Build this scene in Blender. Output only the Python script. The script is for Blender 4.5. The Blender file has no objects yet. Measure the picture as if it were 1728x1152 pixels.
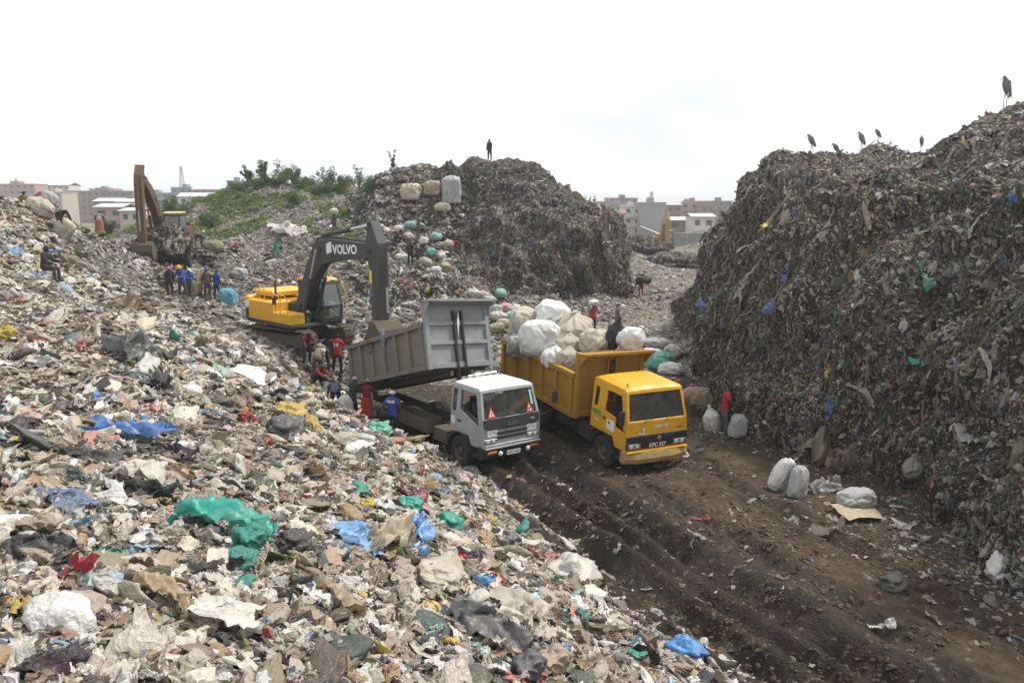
import bpy, bmesh, math, random
import numpy as np
from mathutils import Vector, Matrix, Euler
from mathutils.bvhtree import BVHTree

random.seed(7)
RNG = np.random.default_rng(11)
SC = bpy.context.scene
COL = SC.collection

# ------------------------------------------------------------------ camera
CAM_H = 8.3
TILT = math.radians(10.0)
FPX = 1344.0            # focal length in pixels of the 1728 px wide photograph
cam_data = bpy.data.cameras.new("camera")
cam_data.sensor_width = 36.0
cam_data.lens = 36.0 * FPX / 1728.0
cam_data.clip_start = 0.2
cam_data.clip_end = 6000.0
cam = bpy.data.objects.new("camera", cam_data)
cam.location = (0, 0, CAM_H)
cam.rotation_euler = (math.pi / 2 - TILT, 0, 0)
COL.objects.link(cam)
SC.camera = cam

# ------------------------------------------------------------------ sky, sun, exposure
SUN_DIR = Vector((0.52, 0.22, 0.86)).normalized()      # towards the sun
world = bpy.data.worlds.new("World")
SC.world = world
world.use_nodes = True
wn, wl = world.node_tree.nodes, world.node_tree.links
wn.clear()
w_out = wn.new("ShaderNodeOutputWorld")
w_bg = wn.new("ShaderNodeBackground")
w_bg.inputs["Strength"].default_value = 0.1
w_sky = wn.new("ShaderNodeTexSky")
w_sky.sky_type = 'NISHITA'
w_sky.sun_disc = False
w_sky.sun_elevation = math.asin(SUN_DIR.z)
w_sky.sun_rotation = math.atan2(SUN_DIR.x, SUN_DIR.y)
w_sky.dust_density = 3.0
w_tc = wn.new("ShaderNodeTexCoord")
w_map = wn.new("ShaderNodeMapping")
w_map.inputs["Scale"].default_value = (1.0, 1.0, 3.2)
w_map.inputs["Location"].default_value = (0.35, 0.1, 0.3)
w_noise = wn.new("ShaderNodeTexNoise")
w_noise.inputs["Scale"].default_value = 2.3
w_noise.inputs["Detail"].default_value = 7.0
w_noise.inputs["Roughness"].default_value = 0.55
w_ramp = wn.new("ShaderNodeValToRGB")
w_ramp.color_ramp.elements[0].position = 0.33
w_ramp.color_ramp.elements[0].color = (0.80, 0.80, 0.80, 1)
w_ramp.color_ramp.elements[1].position = 0.50
w_ramp.color_ramp.elements[1].color = (1, 1, 1, 1)
w_n2 = wn.new("ShaderNodeTexNoise")
w_n2.inputs["Scale"].default_value = 2.2
w_n2.inputs["Detail"].default_value = 8.0
w_n2.inputs["Roughness"].default_value = 0.62
w_n2.inputs["Distortion"].default_value = 0.4
w_r2 = wn.new("ShaderNodeValToRGB")
w_r2.color_ramp.elements[0].position = 0.36
w_r2.color_ramp.elements[0].color = (5.6, 5.95, 6.2, 1)
w_r2.color_ramp.elements[1].position = 0.86
w_r2.color_ramp.elements[1].color = (11.2, 11.25, 11.2, 1)
w_mix = wn.new("ShaderNodeMix")
w_mix.data_type = 'RGBA'
wl.new(w_tc.outputs["Generated"], w_map.inputs["Vector"])
wl.new(w_map.outputs["Vector"], w_noise.inputs["Vector"])
wl.new(w_map.outputs["Vector"], w_n2.inputs["Vector"])
wl.new(w_noise.outputs["Fac"], w_ramp.inputs["Fac"])
wl.new(w_n2.outputs["Fac"], w_r2.inputs["Fac"])
wl.new(w_ramp.outputs["Color"], w_mix.inputs[0])
wl.new(w_sky.outputs["Color"], w_mix.inputs[6])
wl.new(w_r2.outputs["Color"], w_mix.inputs[7])
wl.new(w_mix.outputs[2], w_bg.inputs["Color"])
wl.new(w_bg.outputs["Background"], w_out.inputs["Surface"])

sun_data = bpy.data.lights.new("sun", 'SUN')
sun_data.energy = 2.8
sun_data.angle = math.radians(8.0)
sun_data.color = (1.0, 0.95, 0.88)
sun = bpy.data.objects.new("sun", sun_data)
sun.rotation_euler = SUN_DIR.to_track_quat('Z', 'Y').to_euler()
sun.location = (30, 30, 60)
COL.objects.link(sun)

SC.view_settings.view_transform = 'Standard'
SC.view_settings.look = 'None'
SC.view_settings.exposure = 0.76
SC.view_settings.gamma = 1.0
SC.view_settings.use_curve_mapping = False
SC.cycles.max_bounces = 5
SC.cycles.diffuse_bounces = 3
SC.cycles.transparent_max_bounces = 8

# ------------------------------------------------------------------ helpers
CT, ST = math.cos(TILT), math.sin(TILT)

def ray_dir(px, py):
    a, b = (px - 864) / FPX, (py - 576) / FPX
    return Vector((a, CT - b * ST, -ST - b * CT))

def at_y(px, py, Y):
    d = ray_dir(px, py)
    return Vector((0, 0, CAM_H)) + d * (Y / d.y)

def at_z(px, py, Z):
    d = ray_dir(px, py)
    return Vector((0, 0, CAM_H)) + d * ((Z - CAM_H) / d.z)

def hash3(ix, iy, iz, seed):
    h = (ix * 374761393 + iy * 668265263 + iz * 2147483647 + seed * 974711) & 0xFFFFFFFF
    h = ((h ^ (h >> 13)) * 1274126177) & 0xFFFFFFFF
    h = ((h ^ (h >> 15)) * 2246822519) & 0xFFFFFFFF
    return ((h ^ (h >> 16)) & 0xFFFF) / 65535.0

def vnoise(p, seed=0):
    """value noise in -1..1 at the rows of p"""
    f = np.floor(p)
    i = f.astype(np.int64)
    t = p - f
    t = t * t * (3 - 2 * t)
    r = 0
    for dx in (0, 1):
        wx = t[:, 0] if dx else 1 - t[:, 0]
        for dy in (0, 1):
            wy = t[:, 1] if dy else 1 - t[:, 1]
            for dz in (0, 1):
                wz = t[:, 2] if dz else 1 - t[:, 2]
                r = r + wx * wy * wz * hash3(i[:, 0] + dx, i[:, 1] + dy, i[:, 2] + dz, seed)
    return r * 2 - 1

def fbm(p, scale, octaves=3, seed=0, gain=0.5):
    r, a, s = 0, 1.0, 1.0 / scale
    for o in range(octaves):
        r = r + a * vnoise(p * s + o * 17.3, seed + o)
        a *= gain
        s *= 2.05
    return r

def ridge(p, scale, seed=0):
    return 1 - 2 * np.abs(vnoise(p / scale, seed))

def catmull(P, n):
    """resample rows of P (k,...) to n rows with a Catmull-Rom curve"""
    k = len(P)
    P = np.concatenate([2 * P[:1] - P[1:2], P, 2 * P[-1:] - P[-2:-1]])
    t = np.linspace(0, k - 1 - 1e-9, n)
    i = t.astype(int)
    u = (t - i).reshape((-1,) + (1,) * (P.ndim - 1))
    a, b, c, d = P[i], P[i + 1], P[i + 2], P[i + 3]
    return 0.5 * (2 * b + (c - a) * u + (2 * a - 5 * b + 4 * c - d) * u * u + (3 * b - a - 3 * c + d) * u ** 3)

def grid_faces(nu, nv):
    i = np.arange(nu * nv).reshape(nu, nv)
    return np.stack([i[:-1, :-1], i[1:, :-1], i[1:, 1:], i[:-1, 1:]], -1).reshape(-1, 4)

def grid_normals(G):
    du = np.gradient(G, axis=0)
    dv = np.gradient(G, axis=1)
    n = np.cross(du, dv)
    return n / (np.linalg.norm(n, axis=-1, keepdims=True) + 1e-9)

def link(name, me, mats=(), parent=None, smooth=True):
    o = bpy.data.objects.new(name, me)
    COL.objects.link(o)
    for m in (mats if isinstance(mats, (list, tuple)) else [mats]):
        me.materials.append(m)
    if smooth:
        me.polygons.foreach_set("use_smooth", np.ones(len(me.polygons), bool))
    if parent is not None:
        o.parent = parent
    return o

def mesh_np(name, V, Fc):
    me = bpy.data.meshes.new(name)
    V = np.asarray(V, np.float32)
    Fc = np.asarray(Fc, np.int32)
    n, k = Fc.shape
    me.vertices.add(len(V))
    me.vertices.foreach_set("co", V.ravel())
    me.loops.add(n * k)
    me.loops.foreach_set("vertex_index", Fc.ravel())
    me.polygons.add(n)
    me.polygons.foreach_set("loop_start", np.arange(0, n * k, k, dtype=np.int32))
    me.polygons.foreach_set("loop_total", np.full(n, k, np.int32))
    me.update(calc_edges=True)
    return me

def tag(o, label=None, cat=None, group=None, kind=None):
    if label: o["label"] = label
    if cat: o["category"] = cat
    if group: o["group"] = group
    if kind: o["kind"] = kind
    return o

def empty(name, loc=(0, 0, 0), rz=0.0):
    o = bpy.data.objects.new(name, None)
    o.empty_display_size = 0.2
    o.location = loc
    o.rotation_euler = (0, 0, rz)
    COL.objects.link(o)
    return o

# ------------------------------------------------------------------ materials
class NT:
    """a tiny node-tree writer"""
    def __init__(s, name):
        s.m = bpy.data.materials.new(name)
        s.m.use_nodes = True
        s.t = s.m.node_tree
        s.n, s.l = s.t.nodes, s.t.links
        s.b = s.n["Principled BSDF"]
        s.out = s.n["Material Output"]
    def new(s, t, **kw):
        x = s.n.new(t)
        for k, v in kw.items():
            if hasattr(x, k): setattr(x, k, v)
            else: x.inputs[k.replace("_", " ")].default_value = v
        return x
    def coords(s, kind="Object"):
        return s.new("ShaderNodeTexCoord").outputs[kind]
    def pos(s):
        return s.new("ShaderNodeNewGeometry").outputs["Position"]
    def noise(s, vec, scale, detail=4.0, rough=0.55):
        x = s.new("ShaderNodeTexNoise", Scale=scale, Detail=detail, Roughness=rough)
        s.l.new(vec, x.inputs["Vector"])
        return x.outputs["Fac"]
    def voronoi(s, vec, scale, out="Color"):
        x = s.new("ShaderNodeTexVoronoi", Scale=scale)
        s.l.new(vec, x.inputs["Vector"])
        return x.outputs[out]
    def ramp(s, fac, stops, interp='LINEAR'):
        x = s.new("ShaderNodeValToRGB")
        cr = x.color_ramp
        cr.interpolation = interp
        while len(cr.elements) < len(stops):
            cr.elements.new(0.5)
        for e, (p, c) in zip(cr.elements, stops):
            e.position = p
            e.color = (*c, 1) if len(c) == 3 else c
        s.l.new(fac, x.inputs["Fac"])
        return x.outputs["Color"]
    def val(s, fac, lo, hi, a=0.0, b=1.0):
        x = s.new("ShaderNodeMapRange")
        for k, v in zip(("From Min", "From Max", "To Min", "To Max"), (lo, hi, a, b)):
            x.inputs[k].default_value = v
        s.l.new(fac, x.inputs["Value"])
        return x.outputs["Result"]
    def mix(s, fac, a, b, blend='MIX'):
        x = s.new("ShaderNodeMix")
        x.data_type = 'RGBA'
        x.blend_type = blend
        for sock, v in ((x.inputs[0], fac), (x.inputs[6], a), (x.inputs[7], b)):
            if isinstance(v, (int, float)): sock.default_value = v
            elif isinstance(v, tuple): sock.default_value = (*v, 1) if len(v) == 3 else v
            else: s.l.new(v, sock)
        return x.outputs[2]
    def math(s, op, a, b=0.0):
        x = s.new("ShaderNodeMath")
        x.operation = op
        for sock, v in ((x.inputs[0], a), (x.inputs[1], b)):
            if isinstance(v, (int, float)): sock.default_value = v
            else: s.l.new(v, sock)
        return x.outputs[0]
    def bump(s, h, strength=0.5, dist=0.05):
        x = s.new("ShaderNodeBump", Strength=strength, Distance=dist)
        s.l.new(h, x.inputs["Height"])
        s.l.new(x.outputs["Normal"], s.b.inputs["Normal"])
        return x
    def set(s, col=None, rough=None, metal=None, spec=None):
        for k, v in (("Base Color", col), ("Roughness", rough), ("Metallic", metal), ("Specular IOR Level", spec)):
            if v is None: continue
            if isinstance(v, (int, float)): s.b.inputs[k].default_value = v
            elif isinstance(v, tuple): s.b.inputs[k].default_value = (*v, 1)
            else: s.l.new(v, s.b.inputs[k])
        return s.m

def paint(name, col, rough=0.45, dirt=0.35, dcol=(0.13, 0.10, 0.075), metal=0.0, scale=3.0):
    """a painted or plain surface with dust and small wear"""
    t = NT(name)
    v = t.coords()
    n1 = t.noise(v, scale, 6.0, 0.65)
    n2 = t.noise(v, scale * 9, 4.0, 0.6)
    f = t.math('MULTIPLY', t.val(t.math('ADD', n1, t.math('MULTIPLY', n2, 0.35)), 0.55, 0.95, 0.0, 1.0), dirt)
    c = t.mix(t.val(n2, 0.3, 0.7, 0.0, 0.25), col, tuple(x * 0.72 for x in col))
    c = t.mix(f, c, dcol)
    t.bump(n2, 0.12, 0.02)
    return t.set(c, t.val(n1, 0.3, 0.7, rough, min(1, rough + 0.25)), metal, 0.4)

def litter_mat():
    t = NT("litter_plastic")
    a = t.new("ShaderNodeAttribute")
    a.attribute_type = 'INSTANCER'
    a.attribute_name = "lcol"
    v = t.coords()
    n1 = t.noise(v, 2.2, 4.0, 0.6)
    n2 = t.noise(v, 9.0, 4.0, 0.6)
    c = t.mix(t.val(n1, 0.35, 0.75, 0.0, 0.40), a.outputs["Color"], (0.25, 0.215, 0.17))
    c = t.mix(t.val(n2, 0.3, 0.7, 0.55, 0.0), c, t.mix(1.0, c, (0.62, 0.58, 0.53), 'MULTIPLY'))
    wob = t.new("ShaderNodeTexNoise", Scale=3.5, Detail=2.0)
    t.l.new(v, wob.inputs["Vector"])
    wv = t.mix(0.35, v, wob.outputs["Color"])
    cr = t.new("ShaderNodeTexVoronoi", Scale=4.0)
    t.l.new(wv, cr.inputs["Vector"])
    cr2 = t.new("ShaderNodeTexVoronoi", Scale=9.0)
    t.l.new(wv, cr2.inputs["Vector"])
    hgt = t.math('ADD', t.math('MULTIPLY', cr.outputs["Distance"], 1.0), t.math('MULTIPLY', cr2.outputs["Distance"], 0.5))
    t.bump(t.math('ADD', hgt, t.math('MULTIPLY', n2, 0.4)), 0.5, 0.06)
    t.set(c, 0.42, 0.0, 0.4)
    tr = t.new("ShaderNodeBsdfTranslucent")
    t.l.new(c, tr.inputs["Color"])
    mx = t.new("ShaderNodeMixShader")
    mx.inputs[0].default_value = 0.24
    t.l.new(t.b.outputs[0], mx.inputs[1])
    t.l.new(tr.outputs[0], mx.inputs[2])
    t.l.new(mx.outputs[0], t.out.inputs["Surface"])
    return t.m

def rubbish_ground(name, dark, mid, pale, palefrac=0.5, soil=0.4, scale=3.0, vsquash=1.0):
    """compacted waste between the loose pieces: soil with bits of many colours pressed into it"""
    t = NT(name)
    p = t.pos()
    mp = t.new("ShaderNodeMapping")
    mp.inputs["Scale"].default_value = (1, 1, vsquash)
    t.l.new(p, mp.inputs["Vector"])
    v = mp.outputs["Vector"]
    wob = t.new("ShaderNodeTexNoise", Scale=scale * 1.3, Detail=3.0)
    t.l.new(v, wob.inputs["Vector"])
    vv = t.new("ShaderNodeVectorMath", operation='MULTIPLY_ADD')
    vv.inputs[1].default_value = (0.5 / scale,) * 3
    t.l.new(wob.outputs["Color"], vv.inputs[0])
    t.l.new(v, vv.inputs[2])
    sep = t.new("ShaderNodeSeparateColor")
    t.l.new(t.voronoi(vv.outputs[0], scale * 1.9), sep.inputs[0])
    sep2 = t.new("ShaderNodeSeparateColor")
    t.l.new(t.voronoi(vv.outputs[0], scale * 4.6), sep2.inputs[0])
    q = 1 - palefrac
    stops = [(0.0, dark), (q * 0.5, tuple(x * 1.3 for x in dark)), (q, mid), (q + palefrac * 0.6, pale), (1.0, tuple(min(0.75, x * 1.35) for x in pale))]
    c1 = t.ramp(sep.outputs[0], stops)
    c2 = t.ramp(sep2.outputs[1], stops)
    c = t.mix(t.math('GREATER_THAN', sep.outputs[2], 0.45), c1, c2)
    hue = t.ramp(sep2.outputs[2], [(0.0, (0.02, 0.22, 0.18)), (0.25, (0.05, 0.16, 0.40)), (0.5, (0.35, 0.06, 0.05)), (0.75, (0.45, 0.33, 0.05))], 'CONSTANT')
    c = t.mix(t.math('MULTIPLY', t.math('GREATER_THAN', sep2.outputs[0], 0.95), 0.7), c, hue)
    big = t.noise(p, 0.35, 5.0, 0.6)
    c = t.mix(t.val(big, 0.35, 0.68, 0.0, soil), c, dark)
    fine = t.noise(p, 14.0, 4.0, 0.6)
    c = t.mix(t.val(fine, 0.35, 0.65, 0.45, 0.0), c, tuple(x * 0.8 for x in dark))
    t.bump(t.math('ADD', sep2.outputs[0], fine), 0.9, 0.09)
    return t.set(c, 0.85, 0.0, 0.2)

def mud_mat():
    t = NT("mud")
    p = t.pos()
    n1 = t.noise(p, 0.45, 6.0, 0.62)
    n2 = t.noise(p, 3.2, 6.0, 0.65)
    n3 = t.noise(p, 17.0, 5.0, 0.65)
    dry = t.new("ShaderNodeAttribute")
    dry.attribute_name = "dry"
    wet = t.mix(t.val(n2, 0.35, 0.7), (0.014, 0.009, 0.0058), (0.046, 0.030, 0.019))
    dr = t.mix(t.val(n2, 0.35, 0.7), (0.060, 0.040, 0.025), (0.130, 0.094, 0.064))
    f = t.math('ADD', dry.outputs["Fac"], t.val(n1, 0.3, 0.7, -0.35, 0.35))
    f = t.val(f, 0.15, 0.85)
    c = t.mix(f, wet, dr)
    c = t.mix(t.val(n3, 0.3, 0.65, 0.6, 0.0), c, t.mix(1.0, c, (0.45, 0.43, 0.42), 'MULTIPLY'))
    # bits of paper and plastic trodden in
    sep = t.new("ShaderNodeSeparateColor")
    t.l.new(t.voronoi(p, 9.0), sep.inputs[0])
    bit = t.math('MULTIPLY', t.math('GREATER_THAN', sep.outputs[0], 0.96), t.val(n3, 0.45, 0.6))
    c = t.mix(t.math('MULTIPLY', bit, 0.4), c, (0.33, 0.30, 0.26))
    t.bump(t.math('ADD', n2, t.math('MULTIPLY', n3, 0.6)), 1.0, 0.10)
    return t.set(c, t.val(f, 0.0, 0.7, 0.45, 0.95), 0.0, 0.22)

M = {}
M["litter"] = litter_mat()
M["slope"] = rubbish_ground("slope_waste", (0.045, 0.036, 0.027), (0.20, 0.165, 0.125), (0.48, 0.43, 0.36), 0.48, 0.38, 3.0)
M["bench"] = rubbish_ground("bench_waste", (0.052, 0.044, 0.037), (0.15, 0.13, 0.11), (0.36, 0.33, 0.29), 0.42, 0.45, 2.2)
M["cliff"] = rubbish_ground("cliff_waste", (0.026, 0.018, 0.011), (0.085, 0.065, 0.048), (0.34, 0.31, 0.28), 0.34, 0.55, 4.0, 0.55)
M["mound"] = rubbish_ground("mound_waste", (0.028, 0.021, 0.015), (0.080, 0.066, 0.053), (0.30, 0.28, 0.25), 0.34, 0.5, 2.2, 0.6)
def clod_mat():
    t = NT("mud_clod")
    n = t.noise(t.pos(), 1.1, 5.0, 0.65)
    n2 = t.noise(t.pos(), 12.0, 4.0)
    t.bump(n2, 0.8, 0.05)
    return t.set(t.mix(t.val(n, 0.35, 0.62), (0.030, 0.021, 0.014), (0.115, 0.082, 0.055)), 0.8, 0.0, 0.3)
M["clod"] = clod_mat()
M["canyon"] = rubbish_ground("canyon_rubble", (0.085, 0.070, 0.055), (0.19, 0.165, 0.135), (0.36, 0.33, 0.29), 0.45, 0.35, 2.0)
M["mud"] = mud_mat()

# ------------------------------------------------------------------ the ground
TERRAIN = []     # (vertices, faces) of every piece of ground, for placing things on it

def add_terrain(name, V, Fc, mat, label, attr=None):
    me = mesh_np(name, V, Fc)
    if attr is not None:
        a = me.attributes.new("dry", 'FLOAT', 'POINT')
        a.data.foreach_set("value", attr.astype(np.float32))
    o = link(name, me, mat)
    tag(o, label, kind="structure")
    TERRAIN.append((V, Fc))
    return o

class RBF:
    def __init__(s, pts, c=2.0):
        s.p = np.array(pts, float)
        s.c = c
        d = np.sqrt(((s.p[:, None, :2] - s.p[None, :, :2]) ** 2).sum(-1) + c * c)
        n = len(s.p)
        A = np.zeros((n + 3, n + 3))
        A[:n, :n] = d - np.eye(n) * 0.6
        A[:n, n] = 1
        A[:n, n + 1:] = s.p[:, :2]
        A[n, :n] = 1
        A[n + 1:, :n] = s.p[:, :2].T
        b = np.zeros(n + 3)
        b[:n] = s.p[:, 2]
        s.w = np.linalg.solve(A, b)
    def __call__(s, x, y):
        r = np.full(x.shape, s.w[-3]) + s.w[-2] * x + s.w[-1] * y
        for i in range(len(s.p)):
            r += s.w[i] * np.sqrt((x - s.p[i, 0]) ** 2 + (y - s.p[i, 1]) ** 2 + s.c ** 2)
        return r

FOOT = [(1245, 1152), (1130, 1080), (1010, 1000), (930, 910), (850, 840), (775, 785), (700, 755), (640, 725), (572, 702)]
SLOPE_PTS = [(0,1152,5),(200,1152,5.2),(400,1152,5.6),(600,1152,6.4),(800,1152,7.8),(1000,1152,10),
 (0,1000,6.6),(300,1000,7.2),(600,1000,9),(800,1000,11.5),
 (0,850,9),(300,850,10.5),(550,850,13.5),(750,850,18),
 (0,700,13.5),(200,700,15),(400,700,18),(550,700,23),
 (0,600,18),(200,600,20),(380,600,24),(480,630,28.5),
 (0,500,25),(150,500,28),(250,530,33),(400,570,33),
 (0,420,33),(100,440,36),(180,470,40),(215,440,45),
 (0,350,42),(70,352,42),(130,372,44),(180,405,46),
 (300,510,45),(350,500,46),(240,450,48),(300,440,51),
 (430,548,37),(480,580,34),(540,592,33.5),(560,565,37),
 (400,480,52),(450,430,60),(380,420,60),(330,410,60),(520,400,62),(300,392,66),
 (620,480,50),(700,470,53),(640,530,42),(720,530,45),(640,420,57),(690,400,62),
 (350,365,72),(395,314,78),(480,304,80),(540,328,76),(600,308,76),(450,370,68),(560,370,66),(270,368,76)]
_pts = [tuple(at_y(*q)) for q in SLOPE_PTS]
for px, py in FOOT:
    q = at_z(px, py, 0.0)
    _pts.append((q.x, q.y, 0.05))
    _pts.append((q.x + 1.8, q.y + 0.5, -0.9))
_pts += [(-7.6, 33.2, 0.9), (-5.0, 35.5, 0.4), (-2.0, 38.0, 0.2), (2.0, 42.0, 0.2), (6.0, 46, 0.3), (9, 55, 0.2), (0, 60, 2.5), (-6, 70, 4),
         (-48, 92, 1), (-30, 100, 1), (-15, 102, 3), (4, 100, 2), (-36, 58, 4.5), (-44, 62, 3), (-30, 66, 4.5), (-60, 50, 5), (0, 0, 6.5), (-6, 1, 6.7), (5, 2, 5.4), (9, 6, 2.4), (-8, 4, 6.0), (-20, 18, 6.2), (-30, 32, 7.4), (-40, 42, 8.4)]
slope_h = RBF(_pts)

def road_base(x, y):
    t = np.clip((y - 27) / 28, 0, 1)
    z = 0.95 * t * t * (3 - 2 * t)
    z = z + 0.5 * np.exp(-((y - 106) / 6) ** 2) + 4.2 * np.exp(-((x - 11 - (y - 95) * 0.06) / 5.5) ** 2 - ((y - 100) / 14) ** 2)
    z = z + 3.2 * np.exp(-((x - 31) / 5.0) ** 2 - ((y - 108) / 14) ** 2)
    t2 = np.clip((y - 122) / 40, 0, 1)
    return z - 3.2 * t2 * t2 * (3 - 2 * t2)

# wheel ruts, world points from the ends of each track in the photograph
def _line(a, b, z=0.0):
    return np.array(at_z(*a, z))[:2], np.array(at_z(*b, z))[:2]
RUTS = [_line((800, 795), (1310, 1150)) + (0.33, 0.38), _line((905, 778), (1500, 1150)) + (0.33, 0.36),
        _line((1040, 790), (1640, 1150)) + (0.22, 0.12), _line((1165, 775), (1728, 1085)) + (0.22, 0.12),
        _line((860, 785), (1400, 1150)) + (0.20, 0.14)]

def road_detail(x, y):
    """ruts and churned mud; also how dry the surface is"""
    P = np.stack([x, y, np.zeros_like(x)], 1)
    z = 0.10 * fbm(P, 2.2, 3, 5) + 0.055 * fbm(P, 0.5, 3, 9, 0.6)
    churn = np.zeros_like(x)
    mid = None
    for a, b, wd, dp in RUTS:
        d = (b - a) / np.linalg.norm(b - a)
        rel = np.stack([x - a[0], y - a[1]], 1)
        along = rel @ d
        off = rel @ np.array([-d[1], d[0]]) + 0.14 * vnoise(np.stack([along / 1.7, along * 0, along * 0], 1), 3)
        fade = np.clip((along + 6) / 3, 0, 1)
        cut = np.exp(-(off / wd) ** 2) - 0.55 * (np.exp(-((np.abs(off) - wd * 1.9) / (wd * 0.7)) ** 2))
        z -= dp * cut * fade * np.clip(0.98 + 0.3 * vnoise(np.stack([along / 0.8, off, off * 0], 1), 8) + 0.28 * vnoise(np.stack([along / 3.1, off * 0 + wd * 9, off * 0], 1), 18), 0.6, 1.4)
        churn = np.maximum(churn, fade * np.exp(-(off / (wd * 2.6)) ** 2) * min(1, dp / 0.25))
    lug = 0.035 * ridge(np.stack([x + 0.3 * vnoise(P / 0.8, 6), y, x * 0], 1), 0.36, 4)
    z += lug * churn
    z += 0.10 * np.maximum(0, fbm(P, 0.9, 2, 31) - 0.1)
    dry = 0.75 - 0.75 * churn
    # the strip between the cliff and the last rut is dry and pale, the middle of the road wet
    a, b = RUTS[0][0], RUTS[0][1]
    d = (b - a) / np.linalg.norm(b - a)
    off = (np.stack([x - a[0], y - a[1]], 1)) @ np.array([-d[1], d[0]])
    dry = dry - 0.5 * np.exp(-((off - 1.3) / 1.8) ** 2)
    return z, np.clip(dry, 0, 1)

# --- muddy road and canyon floor
def build_road():
    ys = np.concatenate([np.arange(8.5, 30, 0.075), np.arange(30, 60, 0.2), np.arange(60, 165, 0.6)])
    us = np.linspace(0, 1, 330)
    Y = np.repeat(ys[:, None], len(us), 1)
    left = np.interp(ys, [8, 12, 20, 26, 33, 45, 60, 90, 165], [-1, -0.5, -3, -8, -12, -12, 4, 6, 0])
    right = np.interp(ys, [8, 12, 20, 26, 33, 45, 60, 90, 165], [24, 20, 17, 14, 13, 14, 22, 34, 46])
    X = left[:, None] + us[None, :] * (right - left)[:, None]
    x, y = X.ravel(), Y.ravel()
    z = road_base(x, y)
    dz, dry = road_detail(x, y)
    k = np.clip((44 - y) / 14, 0, 1)
    P = np.stack([x, y, 0 * x], 1)
    far = 0.18 * fbm(P, 3.0, 4, 21) + 0.3 * np.clip((y - 80) / 20, 0, 1) * fbm(P, 6.0, 4, 23, 0.6)
    z = z + k * dz + (1 - k) * far
    V = np.stack([x, y, z], 1)
    Fc = grid_faces(len(ys), len(us))[:, ::-1]
    cy = V[Fc].mean(1)
    edge = 37.0 + 1.2 * vnoise(cy * [.7, .7, 0], 12) - 0.25 * np.abs(cy[:, 0] - 4)
    out = []
    for mask, nm, mt, lb in ((cy[:, 1] < edge, "road", M["mud"], "churned brown mud track with deep wheel ruts"), (cy[:, 1] >= edge, "canyon_floor", M["canyon"], "pale trampled rubble floor running into the canyon")):
        f = Fc[mask]
        ids, inv = np.unique(f, return_inverse=True)
        add_terrain(nm, V[ids], inv.reshape(f.shape), mt, lb, dry[ids])
        out.append((V[ids], inv.reshape(f.shape)))
    return out
ROAD, CANYON = build_road()

# --- near rubbish slope, excavator bench and the rise behind it, one heightfield
def slope_z(x, y):
    P = np.stack([x, y, 0 * x], 1)
    h = slope_h(x, y)
    far = np.clip(y / 40, 0.35, 1)
    up = np.clip(h / 0.8 + 0.3, 0.15, 1)
    return h + up * far * (0.42 * fbm(P, 3.4, 3, 41) + 0.20 * fbm(P, 0.95, 2, 47)) + up * 0.07 * fbm(P, 0.33, 2, 49)

def build_slope():
    t = np.linspace(0, 1, 420)
    ys = 1.2 * (98 / 1.2) ** t
    us = np.linspace(-0.86, 0.62, 430)
    Y = np.repeat(ys[:, None], len(us), 1)
    X = us[None, :] * (Y + 5) * np.where(us[None, :] > 0, np.interp(Y, [0, 15, 40, 100], [1.6, 1.0, 0.75, 0.25]), 1)
    x, y = X.ravel(), Y.ravel()
    V = np.stack([x, y, slope_z(x, y)], 1)
    Fc = grid_faces(len(ys), len(us))[:, ::-1]
    c = V[Fc].mean(1)
    keep = c[:, 2] > road_base(c[:, 0], c[:, 1]) - 0.75
    near = c[:, 1] < np.interp(c[:, 0], [-40, -24, -17, -9, -6, 2, 12], [52, 43, 33.5, 31.5, 31, 31, 31])
    def piece(mask, name, mat, label):
        f = Fc[mask]
        ids, inv = np.unique(f, return_inverse=True)
        return add_terrain(name, V[ids], inv.reshape(f.shape), mat, label), (V[ids], inv.reshape(f.shape))
    _, a = piece(keep & near, "rubbish_slope", M["slope"], "pale slope of loose plastic waste and rags falling to the mud road")
    _, b = piece(keep & ~near, "rubbish_bench", M["bench"], "trampled waste terrace behind the slope where the excavators stand")
    return a, b
SLOPE, BENCH = build_slope()

def loft(ctrl, nu, nv):
    C = np.array(ctrl, float)
    C = catmull(C, nu)
    return catmull(C.transpose(1, 0, 2), nv).transpose(1, 0, 2)

# --- the middle mound
MOUND_C = [
 [(585,440,56),(588,415,60),(592,390,66),(595,376,70),(598,368,78),(600,380,92)],
 [(640,500,46),(640,440,54),(638,380,61),(635,345,66),(632,326,70),(635,345,90)],
 [(720,522,46),(715,445,55),(712,375,61),(710,322,65),(708,300,69),(712,325,90)],
 [(770,522,48),(768,452,56),(766,382,61),(764,322,65),(762,294,69),(765,316,90)],
 [(830,520,51),(828,455,57),(826,380,61),(828,312,65),(830,280,68),(832,305,90)],
 [(890,514,55),(888,440,58),(885,370,60.5),(882,312,64),(880,289,68),(885,315,90)],
 [(945,510,57.5),(942,440,59),(938,378,60.5),(934,335,63),(930,316,67),(935,345,90)],
 [(1000,506,59.5),(999,445,60.3),(996,395,61.3),(990,362,63),(982,342,66),(985,365,88)],
 [(1046,502,62),(1043,455,62.8),(1039,412,63.8),(1033,384,66),(1024,364,69),(1027,385,88)],
 [(1062,496,67),(1056,450,69),(1050,415,72),(1042,394,76),(1034,378,80),(1032,400,94)],
 [(1055,478,85),(1050,450,86),(1045,420,88),(1040,402,90),(1030,392,92),(1025,410,98)]]
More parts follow.
